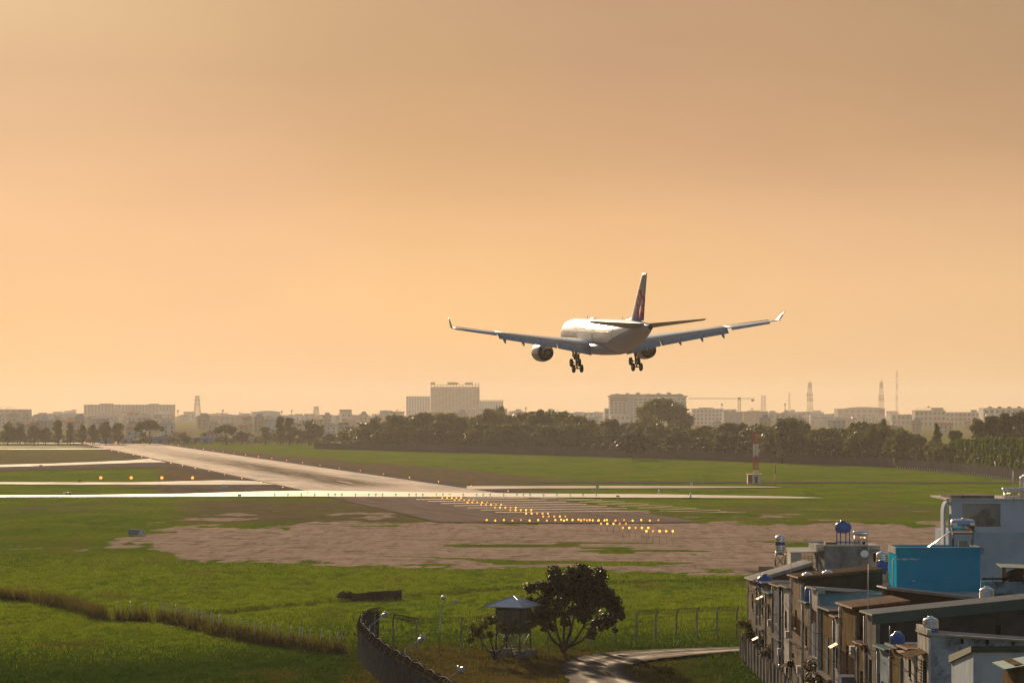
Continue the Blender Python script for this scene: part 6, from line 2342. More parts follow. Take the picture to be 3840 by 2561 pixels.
# narrow fillers, front facades only partly seen
specs = [  # px near edge, px far edge, roof py at facade, back py, roof mat, facade, side, label
    (2850, 2838, 2200, 2196, M_RRUST, 'grey', 'greyside', 'narrow grey house second from the far end of the row'),
    (2872, 2850, 2182, 2186, M_RTIN, 'cream', 'greyside', 'narrow cream house under the lying blue tank'),
    (2898, 2872, 2222, 2218, M_RTEAL, 'cream', 'brownside', 'low house with teal roof edge and brick patch'),
    (2936, 2898, 2196, 2186, M_RRUST, 'grey', 'greyside', 'house with a tall blue grey shutter panel on its front'),
    (2966, 2936, 2200, 2196, M_RTIN, 'white', 'greyside', 'narrow white rendered house left of the big brown side wall'),
]
for i, (pn, pf, tp, bp_, rm, fm, sm_, lb) in enumerate(specs):
    yn, yf = ypx(pn), ypx(pf)
    house(yn, yf, zpx(tp, yn), zpx(bp_, yn), lb, fm, sm_, rm, 9.0, seed=20 + i)
# shutter panel and brick patch of those houses
yn = ypx(2936)
o = bpy.data.objects[[q.name for q in bpy.data.objects if q.get('label') == specs[3][7]][0]]
MB().bb(-.22, -.12, 1.0, 2.9, 1.2, zpx(2200, yn) - .1).build('shutter_panel', M_H['blue'], o)
# rust roofed house with the long brown side wall
yn, yf = ypx(3010), ypx(2968)
hr = house(yn, yf, zpx(2163, yn), zpx(2131, yn), 'tall house with rust red roof edge and long brown side wall', 'cream', 'brownside', M_RRUST, xpx(3310, yn) - FX, M_RRUST, .16, seed=31)
for k in range(7):
    MB().bb(3 + k * 2.6, 3.05 + k * 2.6, .10, .142, 0, zpx(2160, yn)).build('panel_joint', M_H['greyside'], hr)
yq = ypx(3048)
house(ypx(3040), ypx(3012), zpx(2262, yq), zpx(2250, yq), 'low house with teal awning below the rust roofed one', 'cream', 'greyside', M_RTEAL, 10, seed=41)
# teal roofed house
yn, yf = ypx(3078), ypx(3042)
ht = house(yn, yf, zpx(2206, yn), zpx(2224, yn), 'house with pale teal roof, white pillar and sky blue side wall', 'white', 'skyblue', M_RTIN, xpx(3310, yn) - FX, None, 0, seed=51)
MB().hexa([(-.2, -1.6, zpx(2268, yn) - .05), (11.0, -1.6, zpx(2225, yn) - .05), (11.0, .13, zpx(2212, yn) - .2), (-.2, .13, zpx(2215, yn) - .1)],
          [(-.2, -1.6, zpx(2268, yn)), (11.0, -1.6, zpx(2225, yn)), (11.0, .13, zpx(2212, yn) - .1), (-.2, .13, zpx(2215, yn))]).build('lean_to_roof', M_RTEAL, ht)
MB().bb(-.25, .25, -.2, .2, 0, zpx(2202, yn)).build('pillar', M_H['white'], ht)
o = empty('air_conditioner', (FX + 4.6, yn - .5, zpx(2248, yn)), .0, 'air conditioner unit standing on the teal roof', 'air conditioner')
MB().bb(-.45, .45, -.18, .18, 0, .62).build('casing', M_WHITE, o)
MB().lathe([(.02, -.19), (.24, -.19), (.26, -.182)], (.12, 0, .31), 'Y', 16).build('fan_grille', M_DARKW, o)
# copper edged house
yn, yf = ypx(3150), ypx(3080)
house(yn + 3.4, yf, zpx(2300, yn), zpx(2290, yn), 'house with several stacked rusty canopies on its front', 'ochre', 'greyside', M_RTIN, 9, seed=61)
house(yn, yn + 3.4, zpx(2310, yn), zpx(2300, yn), 'white fronted house with a blue grey upper bay', 'white', 'greyside', M_RRUST, 9, seed=62)
yn, yf = ypx(3215), ypx(3152)
hc = house(yn, yf, zpx(2276, yn), zpx(2250, yn), 'dark house with copper brown roof edge before the sloping grey roof', 'ochre', 'brownside', M_RRUST, xpx(3412, yn) - FX, M_RRUST, .14, seed=63)
MB().bb(-.9, -.02, .3, 2.2, 3.4, 5.6).build('upper_bay', M_H['blue'], hc)
MB().bb(-.95, .0, .25, 2.25, 3.2, 3.39).build('bay_floor', M_SHUT, hc)
house(ypx(3252), ypx(3217), zpx(2400, 172), zpx(2392, 172), 'low ochre house between the copper edged and the green edged house', 'ochre', 'brownside', M_RRUST, 9, seed=64)
# sloping grey roof set back
yb = 186.0
o = empty('tube_house', (xpx(3345, yb), yb, 0), 0, 'set back brown house under a long grey roof falling to the right', 'house', HG)
x1 = xpx(3740, yb) - xpx(3345, yb)
za, zb = zpx(2202, yb), zpx(2250, yb)
MB().hexa([(0, .12, 0), (x1, .12, 0), (x1, 5, 0), (0, 5, 0)], [(0, .12, za - .15), (x1, .12, zb - .15), (x1, 5, zb - .15), (0, 5, za - .15)]).build('wall', M_H['brownside'], o)
mono_roof(o, 0, 5, .0, x1, za, zb, M_RTIN, fascia=M_RTIN, fh=.14)
for k in range(3):
    MB().lathe([(.01, 0), (.09, 0), (.1, .03)], (2.2 + k * 1.9, .10, za - 1.5 - k * .12), 'Y', 8).build('vent_hole', M_DARKW, o)
# big house with green fascia
yn, yf = ypx(3292), ypx(3252)
xd = xpx(3900, yn) - FX
hg_ = house(yn, yf + 1, zpx(2302, yn), zpx(2238, yn), 'big house with dark green roof fascia and long grey side wall', 'grey', 'greyside', M_RTIN, xd, M_RGREEN, .58, seed=71)
MB().bb(6.6, 6.9, .10, .138, 3, zpx(2330, yn) - .2).build('dark_wall_strip', M_DARKW, hg_)  # narrow black strip down the side wall
for k in range(9):
    MB().bb(-.016, .003, .5, .64, 6.2 - k * .3, 6.35 - k * .3).build('vent', M_DARKW, hg_)
# lower houses in front of it
yn, yf = ypx(3340), ypx(3294)
h8 = house(yn, yf, zpx(2432, yn), zpx(2424, yn), 'mould stained white house below the green fascia', 'oldwhite', 'greyside', M_RTEAL, 8, seed=81)
yn2 = ypx(3385)
house(yn2, yn - .05, zpx(2425, yn2), zpx(2418, yn2), 'dark recessed house carrying the small blue tank', 'ochre', 'greyside', M_RTIN, 8, seed=82)
yn3 = ypx(3428)
h9 = house(yn3, yn2 - .05, zpx(2430, yn3), zpx(2428, yn3), 'white fronted house with a tall narrow window', 'white', 'greyside', M_RRUST, 8, seed=83, bits=False)
MB().bb(-.03, .05, 1.2, 1.9, zpx(2548, yn3), zpx(2478, yn3)).build('window', M_DARKW, h9)
MB().bb(-.1, -.031, 1.1, 2.0, zpx(2548, yn3) - .1, zpx(2548, yn3)).build('sill', M_H['white'], h9)
MB().bb(-.6, -.005, .8, 2.3, zpx(2456, yn3), zpx(2450, yn3)).build('awning', M_RRUST, h9)
# white mouldy house with steel tank
yn, yf = ypx(3482), ypx(3440)
hw9 = house(yn, yf, zpx(2372, yn), zpx(2402, yn), 'mouldy pale blue side walled house with grey roof falling right', 'white', 'oldwhite', M_RTIN, xpx(3900, yn) - FX, None, 0, seed=91, over=.1, bits=False)
MB().bb(-.06, .16, -.02, yf - yn, zpx(2372, yn) - .1, zpx(2360, yn)).build('front_parapet', M_H['white'], hw9)
MB().bb(-.04, .05, .7, 1.7, 5.5, zpx(2486, yn)).build('door', M_DARKW, hw9)
MB().hexa([(-1.0, .3, zpx(2470, yn)), (-.005, .3, zpx(2450, yn)), (-.005, 3.2, zpx(2450, yn)), (-1.0, 3.2, zpx(2470, yn))],
          [(-1.0, .3, zpx(2468, yn)), (-.005, .3, zpx(2448, yn)), (-.005, 3.2, zpx(2448, yn)), (-1.0, 3.2, zpx(2468, yn))]).build('awning', M_AWN, hw9)
for k in range(13):
    MB().bb(-.05, .0, 2.3, 2.9, 8.0 - k * .16 + .9, 8.08 - k * .16 + .9).build('vent_block', M_H['ochre'], hw9)
for k in range(6):
    MB().bb(1.6 + k * 1.25, 1.72 + k * 1.25, -.04, .138, zpx(2386 + k * 3, yn) - .35, zpx(2386 + k * 3, yn) - .12).build('rafter_end', M_DARKW, hw9)
# nearest white house with green trim
yn = ypx(3650)
yf = ypx(3568)
o = empty('tube_house', (FX, yn, 0), 0, 'nearest white house with bottle green roof trim in the lower right corner', 'house', HG)
zt, zl = zpx(2424, yn), zpx(2460, yf)
xw = xpx(3940, yn) - FX
MB().hexa([(0, 0, 0), (xw, 0, 0), (xw, yf - yn, 0), (0, yf - yn, 0)], [(0, 0, zt - .05), (xw, 0, zt - .05), (xw, yf - yn, zl - .1), (0, yf - yn, zl - .1)]).build('wall', mat('white_blue_wall', (.44, .50, .58), .85, var=.1, vs=.8, stain=.35, stain_col=(.16, .17, .19), stain_scale=(1, 1, .4)), o)
MB().hexa([(-.12, -.12, zt - .22), (xw, -.12, zt - .22), (xw, yf - yn + .1, zl - .30), (-.12, yf - yn + .1, zl - .30)],
          [(-.12, -.12, zt + .05), (xw, -.12, zt + .05), (xw, yf - yn + .1, zl + .05), (-.12, yf - yn + .1, zl + .05)]).build('roof_trim', M_RGREEN2, o)
MB().tube([(2.8, -.1, zt - 3.2), (2.8, -.1, zt - 1.4)], .012, 4).build('rod', M_PVC, o)
# brown lean-to at the right border
yn = 118
o = empty('lean_to', (xpx(3806, yn), yn, 0), 0, 'brown lean-to with layered tin roof at the lower right border', 'shed')
MB().bb(0, 4, 0, 3, 0, zpx(2490, yn)).build('wall', M_H['ochre'], o)
MB().box((1.5, 1.2, zpx(2474, yn)), (4.0, 3.2, .07), (0, -.18, 0)).build('roof', M_RTEAL, o)
MB().box((1.7, 1.1, zpx(2484, yn)), (3.8, 3.0, .06), (0, -.12, 0)).build('lower_roof', M_RRUST, o)

# --- concrete slab fence in front of the row -----------------------------------
sf = empty('slab_fence', (20.05, 257, 0), 0, 'long fence of upright concrete slabs along the foot of the houses', 'fence')
slabs = [MB().loft([[(a, c, z) for a, c in ((-.05, -.48), (.05, -.48), (.05, .46), (-.05, .46))] for z in (-.2, h_)], smooth=False).mesh('slab', m_) for h_, m_ in
         ((1.95, M_H['grey']), (1.85, M_H['cream']), (2.05, M_H['grey']))]
for k in range(62):
    o = link('slab', slabs[(k * 7 + k // 3) % 3], sf, (.0 + .01 * math.sin(k * 1.3), -k * 1.0, 0))
    o.rotation_euler = (random.uniform(-.02, .02), random.uniform(-.03, .03), random.uniform(-.03, .03))
for k in range(21):
    MB().bb(-.16, -.06, -k * 3 - .60, -k * 3 - .46, -.2, 2.2).build('post', M_CONC, sf)
# dark creepers and brown scrub on the fence
for i, (px, py, Y, r_, m_, lb) in enumerate([(2815, 2350, 252, 1.1, L_REED, 'brown dry scrub at the far corner of the houses'), (2838, 2395, 248, .9, M_VINE, 'dark creeper heap on the far end of the slab fence'),
                                             (2870, 2415, 240, .8, M_VINE, 'second dark creeper heap on the slab fence'), (2905, 2440, 232, .9, M_VINE, 'third dark creeper heap on the slab fence'),
                                             (2955, 2465, 222, .8, M_VINE, 'fourth dark creeper heap on the slab fence'), (3000, 2490, 212, .7, M_VINE, 'low creeper on the near part of the slab fence'),
                                             (3070, 2530, 197, 1.5, M_VINE, 'black bushy creeper at the near end of the slab fence')]):
    c = W(px, py, Y)
    o = empty('creeper', (c.x, Y, max(c.z - r_ * .5, 0)), 0, lb, 'bush')
    gq = np.random.default_rng(200 + i)
    cl_ = [tuple(gq.normal(size=3) * np.array([.35, 1.2, .4]) * r_ + np.array([0, 0, r_ * .5])) for _ in range(7)]
    link('foliage', quadsoup('foliage', leaves(cl_, [r_ * .5] * 7, 1400, .20, 300 + i), m_), o)
    MB().tube([(0, 0, -c.z + r_ * .5 if c.z > r_ * .5 else 0), (0, .2, r_ * .6)], .05, 5).build('stem', M_BARK, o)

# --- things on the roofs --------------------------------------------------------
Yk = 268.0
steel_tank(W(2926, 2127, Yk), .455, zpx(2012, Yk) - zpx(2068, Yk), 'steel water tank with blue band on its own tall dark stand', stand=zpx(2070, Yk) - zpx(2127, Yk), band=(.50, .66))
Yk = ypx(3010) + 2.2
for px, tp in ((3028, 2136), (3104, 2128)):
    steel_tank(W(px, 2170, Yk), .42, zpx(tp + 5, Yk) - zpx(2170, Yk) - .3, 'steel tank dome rising behind the rust red roof edge, %s' % ('the left one' if px < 3050 else 'the right one'))
blue_tank_h(W(2868, 2205, 240), .48, 1.25, 'blue plastic tank lying on a low stand at the far end of the row', stand=.05)
Yk = 215
steel_tank(W(3308, 2148, Yk), .43 * 1.05, zpx(2078, Yk) - zpx(2148, Yk), 'steel tank with blue print standing behind the lying blue drum', band=(.35, .62))
blue_tank_h(W(3306, 2152, Yk - 1.5), .42, 1.0, 'dark blue plastic drum lying before the steel tank left of the blue wall', stand=.02, rz=1.3)
Yk = yb - 1 + 3
steel_tank(W(3700, 2245, Yk), .47, zpx(2213, Yk) - zpx(2245, Yk), 'low steel tank at the lower right corner of the blue wall')
yk = ypx(3482) + 1.6
steel_tank(W(3490, 2369, yk), .39, zpx(2326, yk) - zpx(2369, yk), 'steel tank with navy band and white letters on the mouldy house', text='INHA', band=(.06, .36))
yk = ypx(3385) + 1.2
o = empty('water_tank', W(3366, 2413, yk), 0, 'small upright blue plastic tank on the low dark roof', 'water tank')
MB().lathe([(.01, 0), (.37, 0), (.385, .02), (.375, .40), (.36, .44), (.26, .52), (.15, .60)], (0, 0, 0), 'Z', 24).build('drum', M_BLUE, o)
MB().lathe([(.20, .56), (.20, .62), (.12, .67), (.01, .68)], (0, 0, 0), 'Z', 16).build('lid', mat('grey_blue_lid', (.20, .28, .36), .4), o)
MB().tube([(-.42, 0, 0), (-.42, 0, .95)], .025, 5).build('pipe', M_PVC, o)
yk = ypx(3040) + 1
o = empty('water_tank', W(3034, 2268, yk), 0, 'tall blue barrel squeezed beside the white pillar', 'water tank')
MB().lathe([(.01, 0), (.30, 0), (.32, .5), (.31, 1.1), (.24, 1.2), (.01, 1.22)], (0, 0, 0), 'Z', 18).build('drum', M_BLUE, o)
MB().lathe([(.27, 1.16), (.27, 1.24), (.01, 1.26)], (0, 0, 0), 'Z', 18).build('lid', M_PVC, o)

# concrete rooftop block at the back with tank, heater and dish
Yc_ = 262.0
x0, x1, xm = xpx(3062, Yc_), xpx(3255, Yc_), xpx(3092, Yc_)
o = empty('rooftop_house', ((x0 + x1) / 2, Yc_, 0), 0, 'stained grey concrete house block with flat parapet roof behind the row', 'house')
ox_ = (x0 + x1) / 2
zt = zpx(2043, Yc_)
MB().bb(xm - ox_, x1 - ox_, 0, 7, 0, zt - .1).build('wall', M_H['concrete'], o)
MB().bb(x0 - ox_, xm - ox_ - .005, .3, 7, zpx(2066, Yc_), zt - .1).build('side_wall', M_H['white'], o)
for a, c, d_, e_ in ((x0 - ox_, x1 - ox_, -.06, .14), (x0 - ox_, x1 - ox_, 6.8, 7.05)):
    MB().bb(a - .05, c + .05, d_, e_, zt - .098, zt + .05).build('parapet', M_PALE, o)
MB().bb(x1 - ox_ + .005, x1 - ox_ + 1.1, .2, 5, 0, zt - .05).build('stair_wing', M_H['white'], o)
MB().bb(x1 - ox_ + 1.11, x1 - ox_ + 1.7, .6, 4, 0, zpx(2080, Yc_)).build('door_wing', M_H['white'], o)
MB().bb(x1 - ox_ + .5, x1 - ox_ + .95, .1, .199, zpx(2105, Yc_), zpx(2075, Yc_)).build('door', M_DARKW, o)
MB().hexa([(x1 - ox_ + .3, -.6, zpx(2070, Yc_)), (x1 - ox_ + 1.6, -.6, zpx(2074, Yc_)), (x1 - ox_ + 1.6, .19, zpx(2064, Yc_)), (x1 - ox_ + .3, .19, zpx(2060, Yc_))],
          [(x1 - ox_ + .3, -.6, zpx(2069, Yc_)), (x1 - ox_ + 1.6, -.6, zpx(2073, Yc_)), (x1 - ox_ + 1.6, .19, zpx(2063, Yc_)), (x1 - ox_ + .3, .19, zpx(2059, Yc_))]).build('awning', M_RTIN, o)
MB().bb(xpx(3100, Yc_) - ox_, xpx(3142, Yc_) - ox_, 1.0, 2.5, zt - .1, zt + .22).build('roof_hatch', M_RRUST, o)
blue_tank_h(W(3162, 2043, Yc_ + 2), .49, 1.5, 'blue plastic tank standing high on blue legs on the concrete block', stand=zpx(1998, Yc_) - zpx(2043, Yc_), rz=.45)
solar_heater(W(3228, 2043, Yc_ + 1.9), 1.32, .20, zpx(1998, Yc_) - zpx(2043, Yc_) , .9, 'solar water heater with slanted tubes on the concrete block', rz=-.12, text='SOLAR')
o = empty('air_conditioner', W(3238, 2043, Yc_ + .5), 0, 'small air conditioner box before the solar heater', 'air conditioner')
MB().bb(-.22, .22, -.12, .12, 0, .42).build('casing', M_PALE, o)
MB().lathe([(.02, -.13), (.13, -.13), (.14, -.122)], (0, 0, .2), 'Y', 12).build('fan_grille', M_DARKW, o)
# satellite dish
c = W(3242, 2078, Yc_ - .7)
o = empty('satellite_dish', (c.x, c.y, c.z - .9), 0, 'round pale satellite dish fixed to the stained concrete wall', 'satellite dish')
dsh = MB().lathe([(.01, 0), (.15, .02), (.28, .065), (.36, .115), (.37, .12), (.36, .135), (.15, .04), (.01, .02)], (0, 0, 0), 'Z', 26).build('dish', M_WHITE, o, (0, 0, .9))
dsh.rotation_euler = (R(62), R(10), R(-18))
MB().tube([(0, .65, .6), (0, .1, .85)], .03, 5).build('bracket', M_STEELP, o)
MB().tube([(0, 0, .9), (-.12, -.42, .72)], .014, 4).box((-.12, -.44, .72), (.07, .07, .09)).build('feed_arm', M_STEELP, o)
# tin shed with barred opening
Yd = 268.0
x0, x1 = xpx(2965, Yd), xpx(3093, Yd)
o = empty('tin_shed', ((x0 + x1) / 2, Yd, zpx(2132, Yd)), 0, 'corrugated tin rooftop shed with a barred opening', 'shed')
w2, hh = (x1 - x0) / 2, zpx(2072, Yd) - zpx(2132, Yd)
corr = MB()
MB().bb(-w2, -w2 + .95, 0, 3.2, 0, hh).build('tin_wall', M_STEELP, o)
for k in range(6):
    MB().bb(-w2 + .05 + k * .15, -w2 + .11 + k * .15, -.04, .0, 0, hh).build('tin_rib', M_STEELP, o)
MB().bb(.75, w2, 0, 3.2, 0, hh).build('tin_wall', M_H['white'], o)
MB().bb(1.0, 1.2, -.02, .0, .3, hh * .6).build('window', M_DARKW, o)
bar = MB().bb(-.012, .012, -.012, .012, 0, hh).mesh('bar', M_FRAME)
for k in range(14):
    link('bar', bar, o, (-w2 + 1.02 + k * .125, .05, 0))
for z in (hh * .33, hh * .66):
    MB().bb(-w2 + .95, .75, .03, .07, z - .015, z + .015).build('rail', M_FRAME, o)
MB().hexa([(-w2 - .1, -.15, hh), (w2 + .1, -.15, hh + .02), (w2 + .1, 3.4, hh + .30), (-w2 - .1, 3.4, hh + .28)],
          [(-w2 - .1, -.15, hh + .06), (w2 + .1, -.15, hh + .08), (w2 + .1, 3.4, hh + .36), (-w2 - .1, 3.4, hh + .34)]).build('roof', M_RTIN, o)
MB().bb(-w2 - 2.6, w2 + 2, -1.5, 4, -zpx(2132, Yd), -.01).build('house_below', M_H['greyside'], o)
# blue wall block
Yb_ = 200.0
x0, x1 = xpx(3362, Yb_), xpx(3676, Yb_)
o = empty('blue_walled_house', ((x0 + x1) / 2, Yb_, 0), 0, 'house with a big plain sky blue side wall', 'house')
w2 = (x1 - x0) / 2
zt = zpx(2053, Yb_)
MB().bb(-w2, w2, 0, 4.2, 0, zt - .45).build('wall', M_H['skyblue'], o)
for a in ((-w2, w2, -.06, .12), (-w2, w2, 4.08, 4.24)):
    MB().bb(*a, zt - .448, zt).build('parapet', M_H['skyblue'], o)
MB().bb(-w2 - .06, -w2 + .10, .121, 4.079, zt - .446, zt - .002).build('parapet', M_H['white'], o)
MB().bb(w2 - .12, w2 + .28, .121, 4.079, zt - .446, zt - .002).build('parapet', M_H['white'], o)
MB().bb(-w2 - .02, w2 + .3, -.09, .14, zt + .001, zt + .05).build('coping', M_PALE, o)
MB().tube([(-w2 - .25, 0, 1), (-w2 - .25, 0, zt - .8), (-w2, 0, zt - .7)], .05, 6).build('drain_pipe', M_PVC, o)
for (px, py, w_, h_) in ((3402, 2096, 1.7, .10), (3426, 2177, .22, .07)):
    c = W(px, py, Yb_)
    n_ = 9
    pts = [(c.x - o.location.x + w_ * (k / n_ - .5), -.004, c.z + h_ * (.5 + .35 * math.sin(k * 2.3)) * (1 if 0 < k < n_ else .1)) for k in range(n_ + 1)]
    pts += [(c.x - o.location.x + w_ * (k / n_ - .5), -.004, c.z - h_ * (.4 + .3 * math.cos(k * 1.7)) * (1 if 0 < k < n_ else .1)) for k in range(n_, -1, -1)]
    MB().poly(pts).build('plaster_scrape', mat('bare_plaster', (.50, .58, .62), .9, var=.2, vs=6), o)
# large solar boiler drum on the blue house
Ys = 203.0
c = W(3610, 2053, Ys)
o = empty('solar_water_heater', c, 0, 'big steel solar boiler drum on a dark frame above the blue wall', 'solar heater')
zb_ = zpx(1968, Ys) - zpx(2053, Ys)
r_ = .40
L = (3655 - 3566) / FPX * Ys
MB().lathe([(.02, -L / 2 - .02), (r_ * .8, -L / 2 + .02), (r_, -L / 2 + .14), (r_, L / 2 - .14), (r_ * .8, L / 2 - .02), (.02, L / 2 + .02)], (0, 0, zb_), 'X', 28).build('barrel', M_TANK, o)
MB().lathe([(.18, 0), (.18, .08), (.01, .09)], (.1, 0, zb_ + r_), 'Z', 14).build('cap', M_TANK, o)
MB().bb(-.42, .45, -r_ - .012, -r_ - .004, zb_ - .02, zb_ + .13).build('label', M_BLUEPRINT, o)
tm = text_mesh('SOLAR BOILER', .11)
for v in tm.vertices:
    v.co = Vector((v.co.x + .02, -r_ - .016, zb_ + .055 + v.co.y))
tm.materials.clear()
tm.materials.append(M_WHITE)
link('lettering', tm, o)
for x in (-L / 2 + .15, L / 2 - .15):
    for y in (-.3, .3):
        MB().tube([(x, y, 0), (x, y, zb_ - .25)], .035, 5).build('leg', M_FRAME, o)
    MB().tube([(x, -.3, .1), (x, .3, zb_ - .5)], .025, 4).build('brace', M_FRAME, o)
MB().bb(-L / 2 + .1, L / 2 - .1, -.34, .34, zb_ - .62, zb_ - .52).build('shelf', M_RRUST, o)
tb = MB()
for k in range(10):
    MB().tube([(-L / 2 - .05, -.3 + k * .06, zb_ - .45), (-L / 2 - 1.55, -.3 + k * .06, .05)], .026, 5).build('glass_tube', M_TANK, o)
MB().bb(-.3, .3, -.2, .2, 0, .5).build('pump_box', M_H['cream'], o)
# large white house at the right border
Yw_ = 232.0
x0 = xpx(3568, Yw_)
x1 = x0 + 12.0
o = empty('white_house', (x0, Yw_, 0), 0, 'tall white house with lattice opening and arched side at the right border', 'house')
zt = zpx(1875, Yw_)
zm = zpx(1996, Yw_)
M_BW = mat('white_lime_wall', (.52, .56, .66), .85, var=.06, vs=.5)
xa, xb = xpx(3609, Yw_) - x0, xpx(3752, Yw_) - x0
za, zb = zpx(1974, Yw_), zpx(1888, Yw_)
D = 9.0
MB().bb(0, 12, 0, D, 0, zm - .01).build('lower_wall', M_H['paleblue'], o)
MB().bb(0, xa, .0, .25, zm, zt).build('upper_wall', M_BW, o)
MB().bb(xb, 12, .0, .25, zm, zt).build('upper_wall', M_BW, o)
MB().bb(xa, xb, .0, .25, zm, za).build('upper_wall', M_BW, o)
MB().bb(xa, xb, .0, .25, zb, zt).build('upper_wall', M_BW, o)
MB().bb(xa + .3, 12, 4.5, D, zm, zt - .1).build('back_room', M_BW, o)
MB().bb(-.4, 12.2, -.12, D, zt + .002, zt + .12).build('roof_slab', M_PALE, o)
MB().bb(xpx(3575, Yw_) - x0 - .1, xpx(3735, Yw_) - x0, .8, 6, zt + .125, zt + .35).build('roof_upstand', M_H['cream'], o)
lat = MB()
hh = zb - za
n_ = 15
for k in range(-6, n_ + 1):
    for sgn in (1, -1):
        a0 = Vector((xa + (k + (0 if sgn > 0 else 6)) * (xb - xa) / n_, .12 + sgn * .012, za))
        a1 = a0 + Vector((sgn * (xb - xa) * 6 / n_, 0, hh))
        lo_, hi_ = 0.0, 1.0
        dx = a1.x - a0.x
        t0, t1 = sorted(((xa - a0.x) / dx, (xb - a0.x) / dx))
        lo_, hi_ = max(lo_, t0), min(hi_, t1)
        if hi_ - lo_ > .04:
            MB().tube([a0.lerp(a1, lo_), a0.lerp(a1, hi_)], .028, 4).build('lattice_bar', M_PALE, o)
link('terrace_plants', quadsoup('terrace_plants', leaves([(xa + 1.3, 1.6, za + .5), (xa + 2.0, 1.5, za + .9), (xa + 2.4, 1.8, za + .3), (xb - .9, 1.6, za + 1.0), (xb - .5, 1.5, za + .4), (xa + 1.6, 1.4, za - .1), (xa + .95, .2, za - .35)],
                                                                [.5, .5, .45, .45, .4, .45, .28], 1500, .16, 77), L_NEAR), o)
# rounded arch at its left end
rings = []
xl = xpx(3538, Yw_) - x0
hA = zt - .1
for sgn in (0,):
    pts = []
    for a in np.linspace(0, math.pi / 2, 10):
        pts.append((xl + .35 * (1 - math.cos(a)) + 0, hA - .9 + .9 * math.sin(a)))
    outer = [(xl, 0.0)] + pts + [(0.0, hA)]
    inner = [(q[0] + .16, q[1] - .10) for q in outer]
    inner[0] = (xl + .16, 0.0)
    inner[-1] = (0.0, hA - .35)
    mbq = MB()
    for k in range(len(outer) - 1):
        a0, a1, b0, b1 = outer[k], outer[k + 1], inner[k], inner[k + 1]
        mbq.hexa([(a0[0], -.05, a0[1]), (b0[0], -.05, b0[1]), (b0[0], 1.6, b0[1]), (a0[0], 1.6, a0[1])], [(a1[0], -.05, a1[1]), (b1[0], -.05, b1[1]), (b1[0], 1.6, b1[1]), (a1[0], 1.6, a1[1])])
    mbq.build('arch', M_BW, o)
MB().lathe([(.11, 0), (.11, hA - 1.0)], (xl + .55, .3, 0), 'Z', 12).build('column', M_BW, o)
MB().tube([(4.85, -.2, zt - .4), (4.85, -.2, zt + 2.3)], .025, 5).build('lightning_rod', M_PVC, o)
solar_heater(W(3800, 1866, Yw_ + 2), 1.75, .17, .62, .75, 'solar heater with slatted tubes on the white house roof', rz=0)
steel_tank(W(3842, 1866, Yw_ + 3.4), .40, 1.6, 'tall ribbed steel tank at the right border above the white house', band=None)
# old stained wall, arch and water drum between the blue wall and the border
Yo = 206.0
x0 = xpx(3678, Yo)
o = empty('old_shed', (x0, Yo, 0), 0, 'old mouldy wall with dark arched opening right of the blue wall', 'shed')
MB().bb(0, 5, 0, .3, 0, zpx(2180, Yo)).build('wall', M_H['oldwhite'], o)
MB().bb(.1, 2.2, -.3, .0, zpx(2172, Yo), zpx(2166, Yo)).build('shelf', M_DARKW, o)
MB().bb(1.5, 1.75, .0, .35, zpx(2180, Yo), zpx(2126, Yo)).build('pier', M_H['ochre'], o)
MB().hexa([(1.4, -.3, zpx(2128, Yo)), (5, -.3, zpx(2136, Yo)), (5, 2, zpx(2128, Yo)), (1.4, 2, zpx(2120, Yo))], [(1.4, -.3, zpx(2125, Yo)), (5, -.3, zpx(2133, Yo)), (5, 2, zpx(2125, Yo)), (1.4, 2, zpx(2117, Yo))]).build('roof', M_RGREEN, o)
pts = [(1.95, zpx(2180, Yo))] + [(3.1 - 1.15 * math.cos(a), zpx(2168, Yo) + .62 * math.sin(a)) for a in np.linspace(0, math.pi, 14)] + [(4.25, zpx(2180, Yo))]
mbq = MB()
n_ = len(pts)
mbq.add([(q[0], -.02, q[1]) for q in pts] + [(q[0], 1.8, q[1]) for q in pts], [tuple(range(n_)), tuple(range(2 * n_ - 1, n_ - 1, -1))] + [(i, (i + 1) % n_, n_ + (i + 1) % n_, n_ + i) for i in range(n_)])
mbq.build('dark_hood', M_DARKW, o)
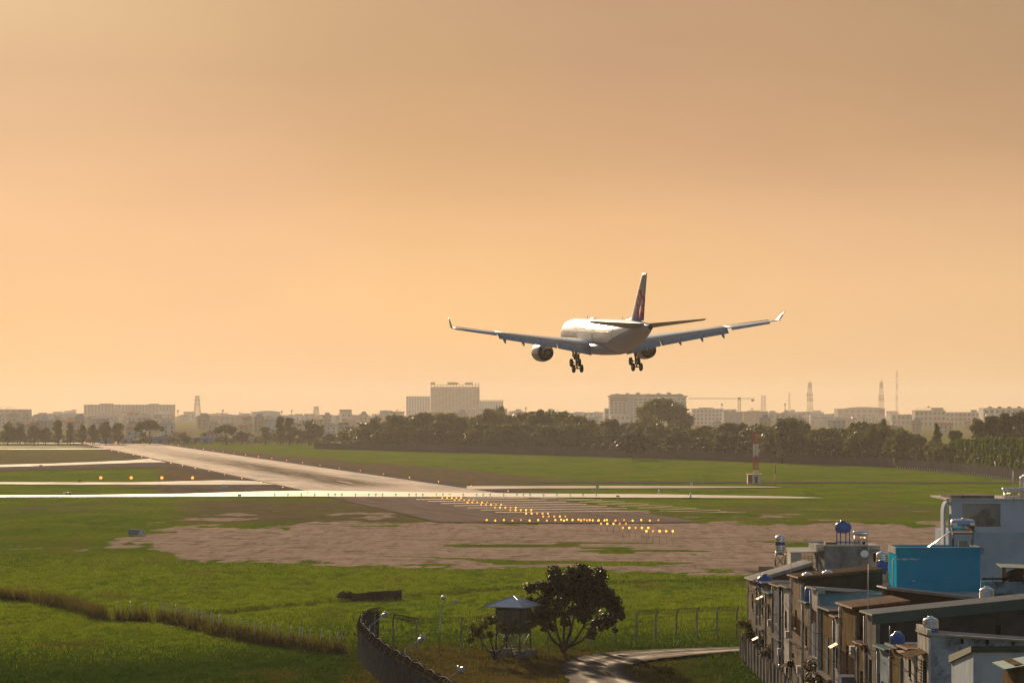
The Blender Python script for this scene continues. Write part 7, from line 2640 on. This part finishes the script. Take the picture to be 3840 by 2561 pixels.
MB().bb(.2, 2.4, -1.6, -.31, zpx(2232, Yo), zpx(2222, Yo)).build('low_roof', M_RGREEN, o)
MB().tube([(3.0, -1.0, zpx(2240, Yo)), (2.85, -1.0, zpx(2150, Yo))], .025, 4).build('rod', M_PVC, o)
# extra small litter of roofs: pipes and poles along the row
for i, (px, py, Y, h_) in enumerate([(2965, 2150, 235, 1.2), (3255, 2360, 172, 4.0), (3060, 2150, 200, .5), (2840, 2240, 246, 1.0)]):
    o = MB().tube([(0, 0, 0), (.02, 0, h_)], .022, 5).build('roof_pipe', M_PVC, None, W(px, py + 8, Y))
    tag(o, ['thin roof pipe above the narrow white house', 'tall thin pole in front of the copper edged house', 'short roof pipe on the teal roofed house', 'thin pipe by the lying blue tank'][i], 'pipe')

# overhead cables sagging along the facades
for i, (ya, yb2, z, dx) in enumerate([(250, 214, 6.3, -.5), (236, 196, 5.2, -.7), (214, 172, 7.2, -.6), (196, 150, 6.4, -.8), (172, 140, 8.4, -.5)]):
    pts = []
    for t in np.linspace(0, 1, 25):
        sag = .22 * abs(math.sin(t * math.pi * 5))
        pts.append((0, (yb2 - ya) * t, -sag + .25 * math.sin(t * 7 + i)))
    o = MB().tube(pts, .022, 4).build('overhead_cable', M_WIRE, None, (FX + dx, ya, z))
    tag(o, 'black cable sagging along the house fronts, %s from the far end' % NTH[i], 'cable', 'cables along the house fronts')
# ------------------------------------------------------------------ hazy air
hm = bpy.data.materials.new('hazy_air')
hm.use_nodes = True
hm.node_tree.nodes.clear()
hv = hm.node_tree.nodes.new('ShaderNodeVolumePrincipled')
ho = hm.node_tree.nodes.new('ShaderNodeOutputMaterial')
hm.node_tree.links.new(hv.outputs[0], ho.inputs['Volume'])
hv.inputs['Color'].default_value = (0.80, 0.74, 0.70, 1)
hv.inputs['Density'].default_value = 0.000085
hv.inputs['Anisotropy'].default_value = 0.16
mb = MB()
mb.bb(-4700, 4700, -220, 9800, -2.0, 92.0)
haze = mb.build('haze', hm)
tag(haze, kind='stuff')
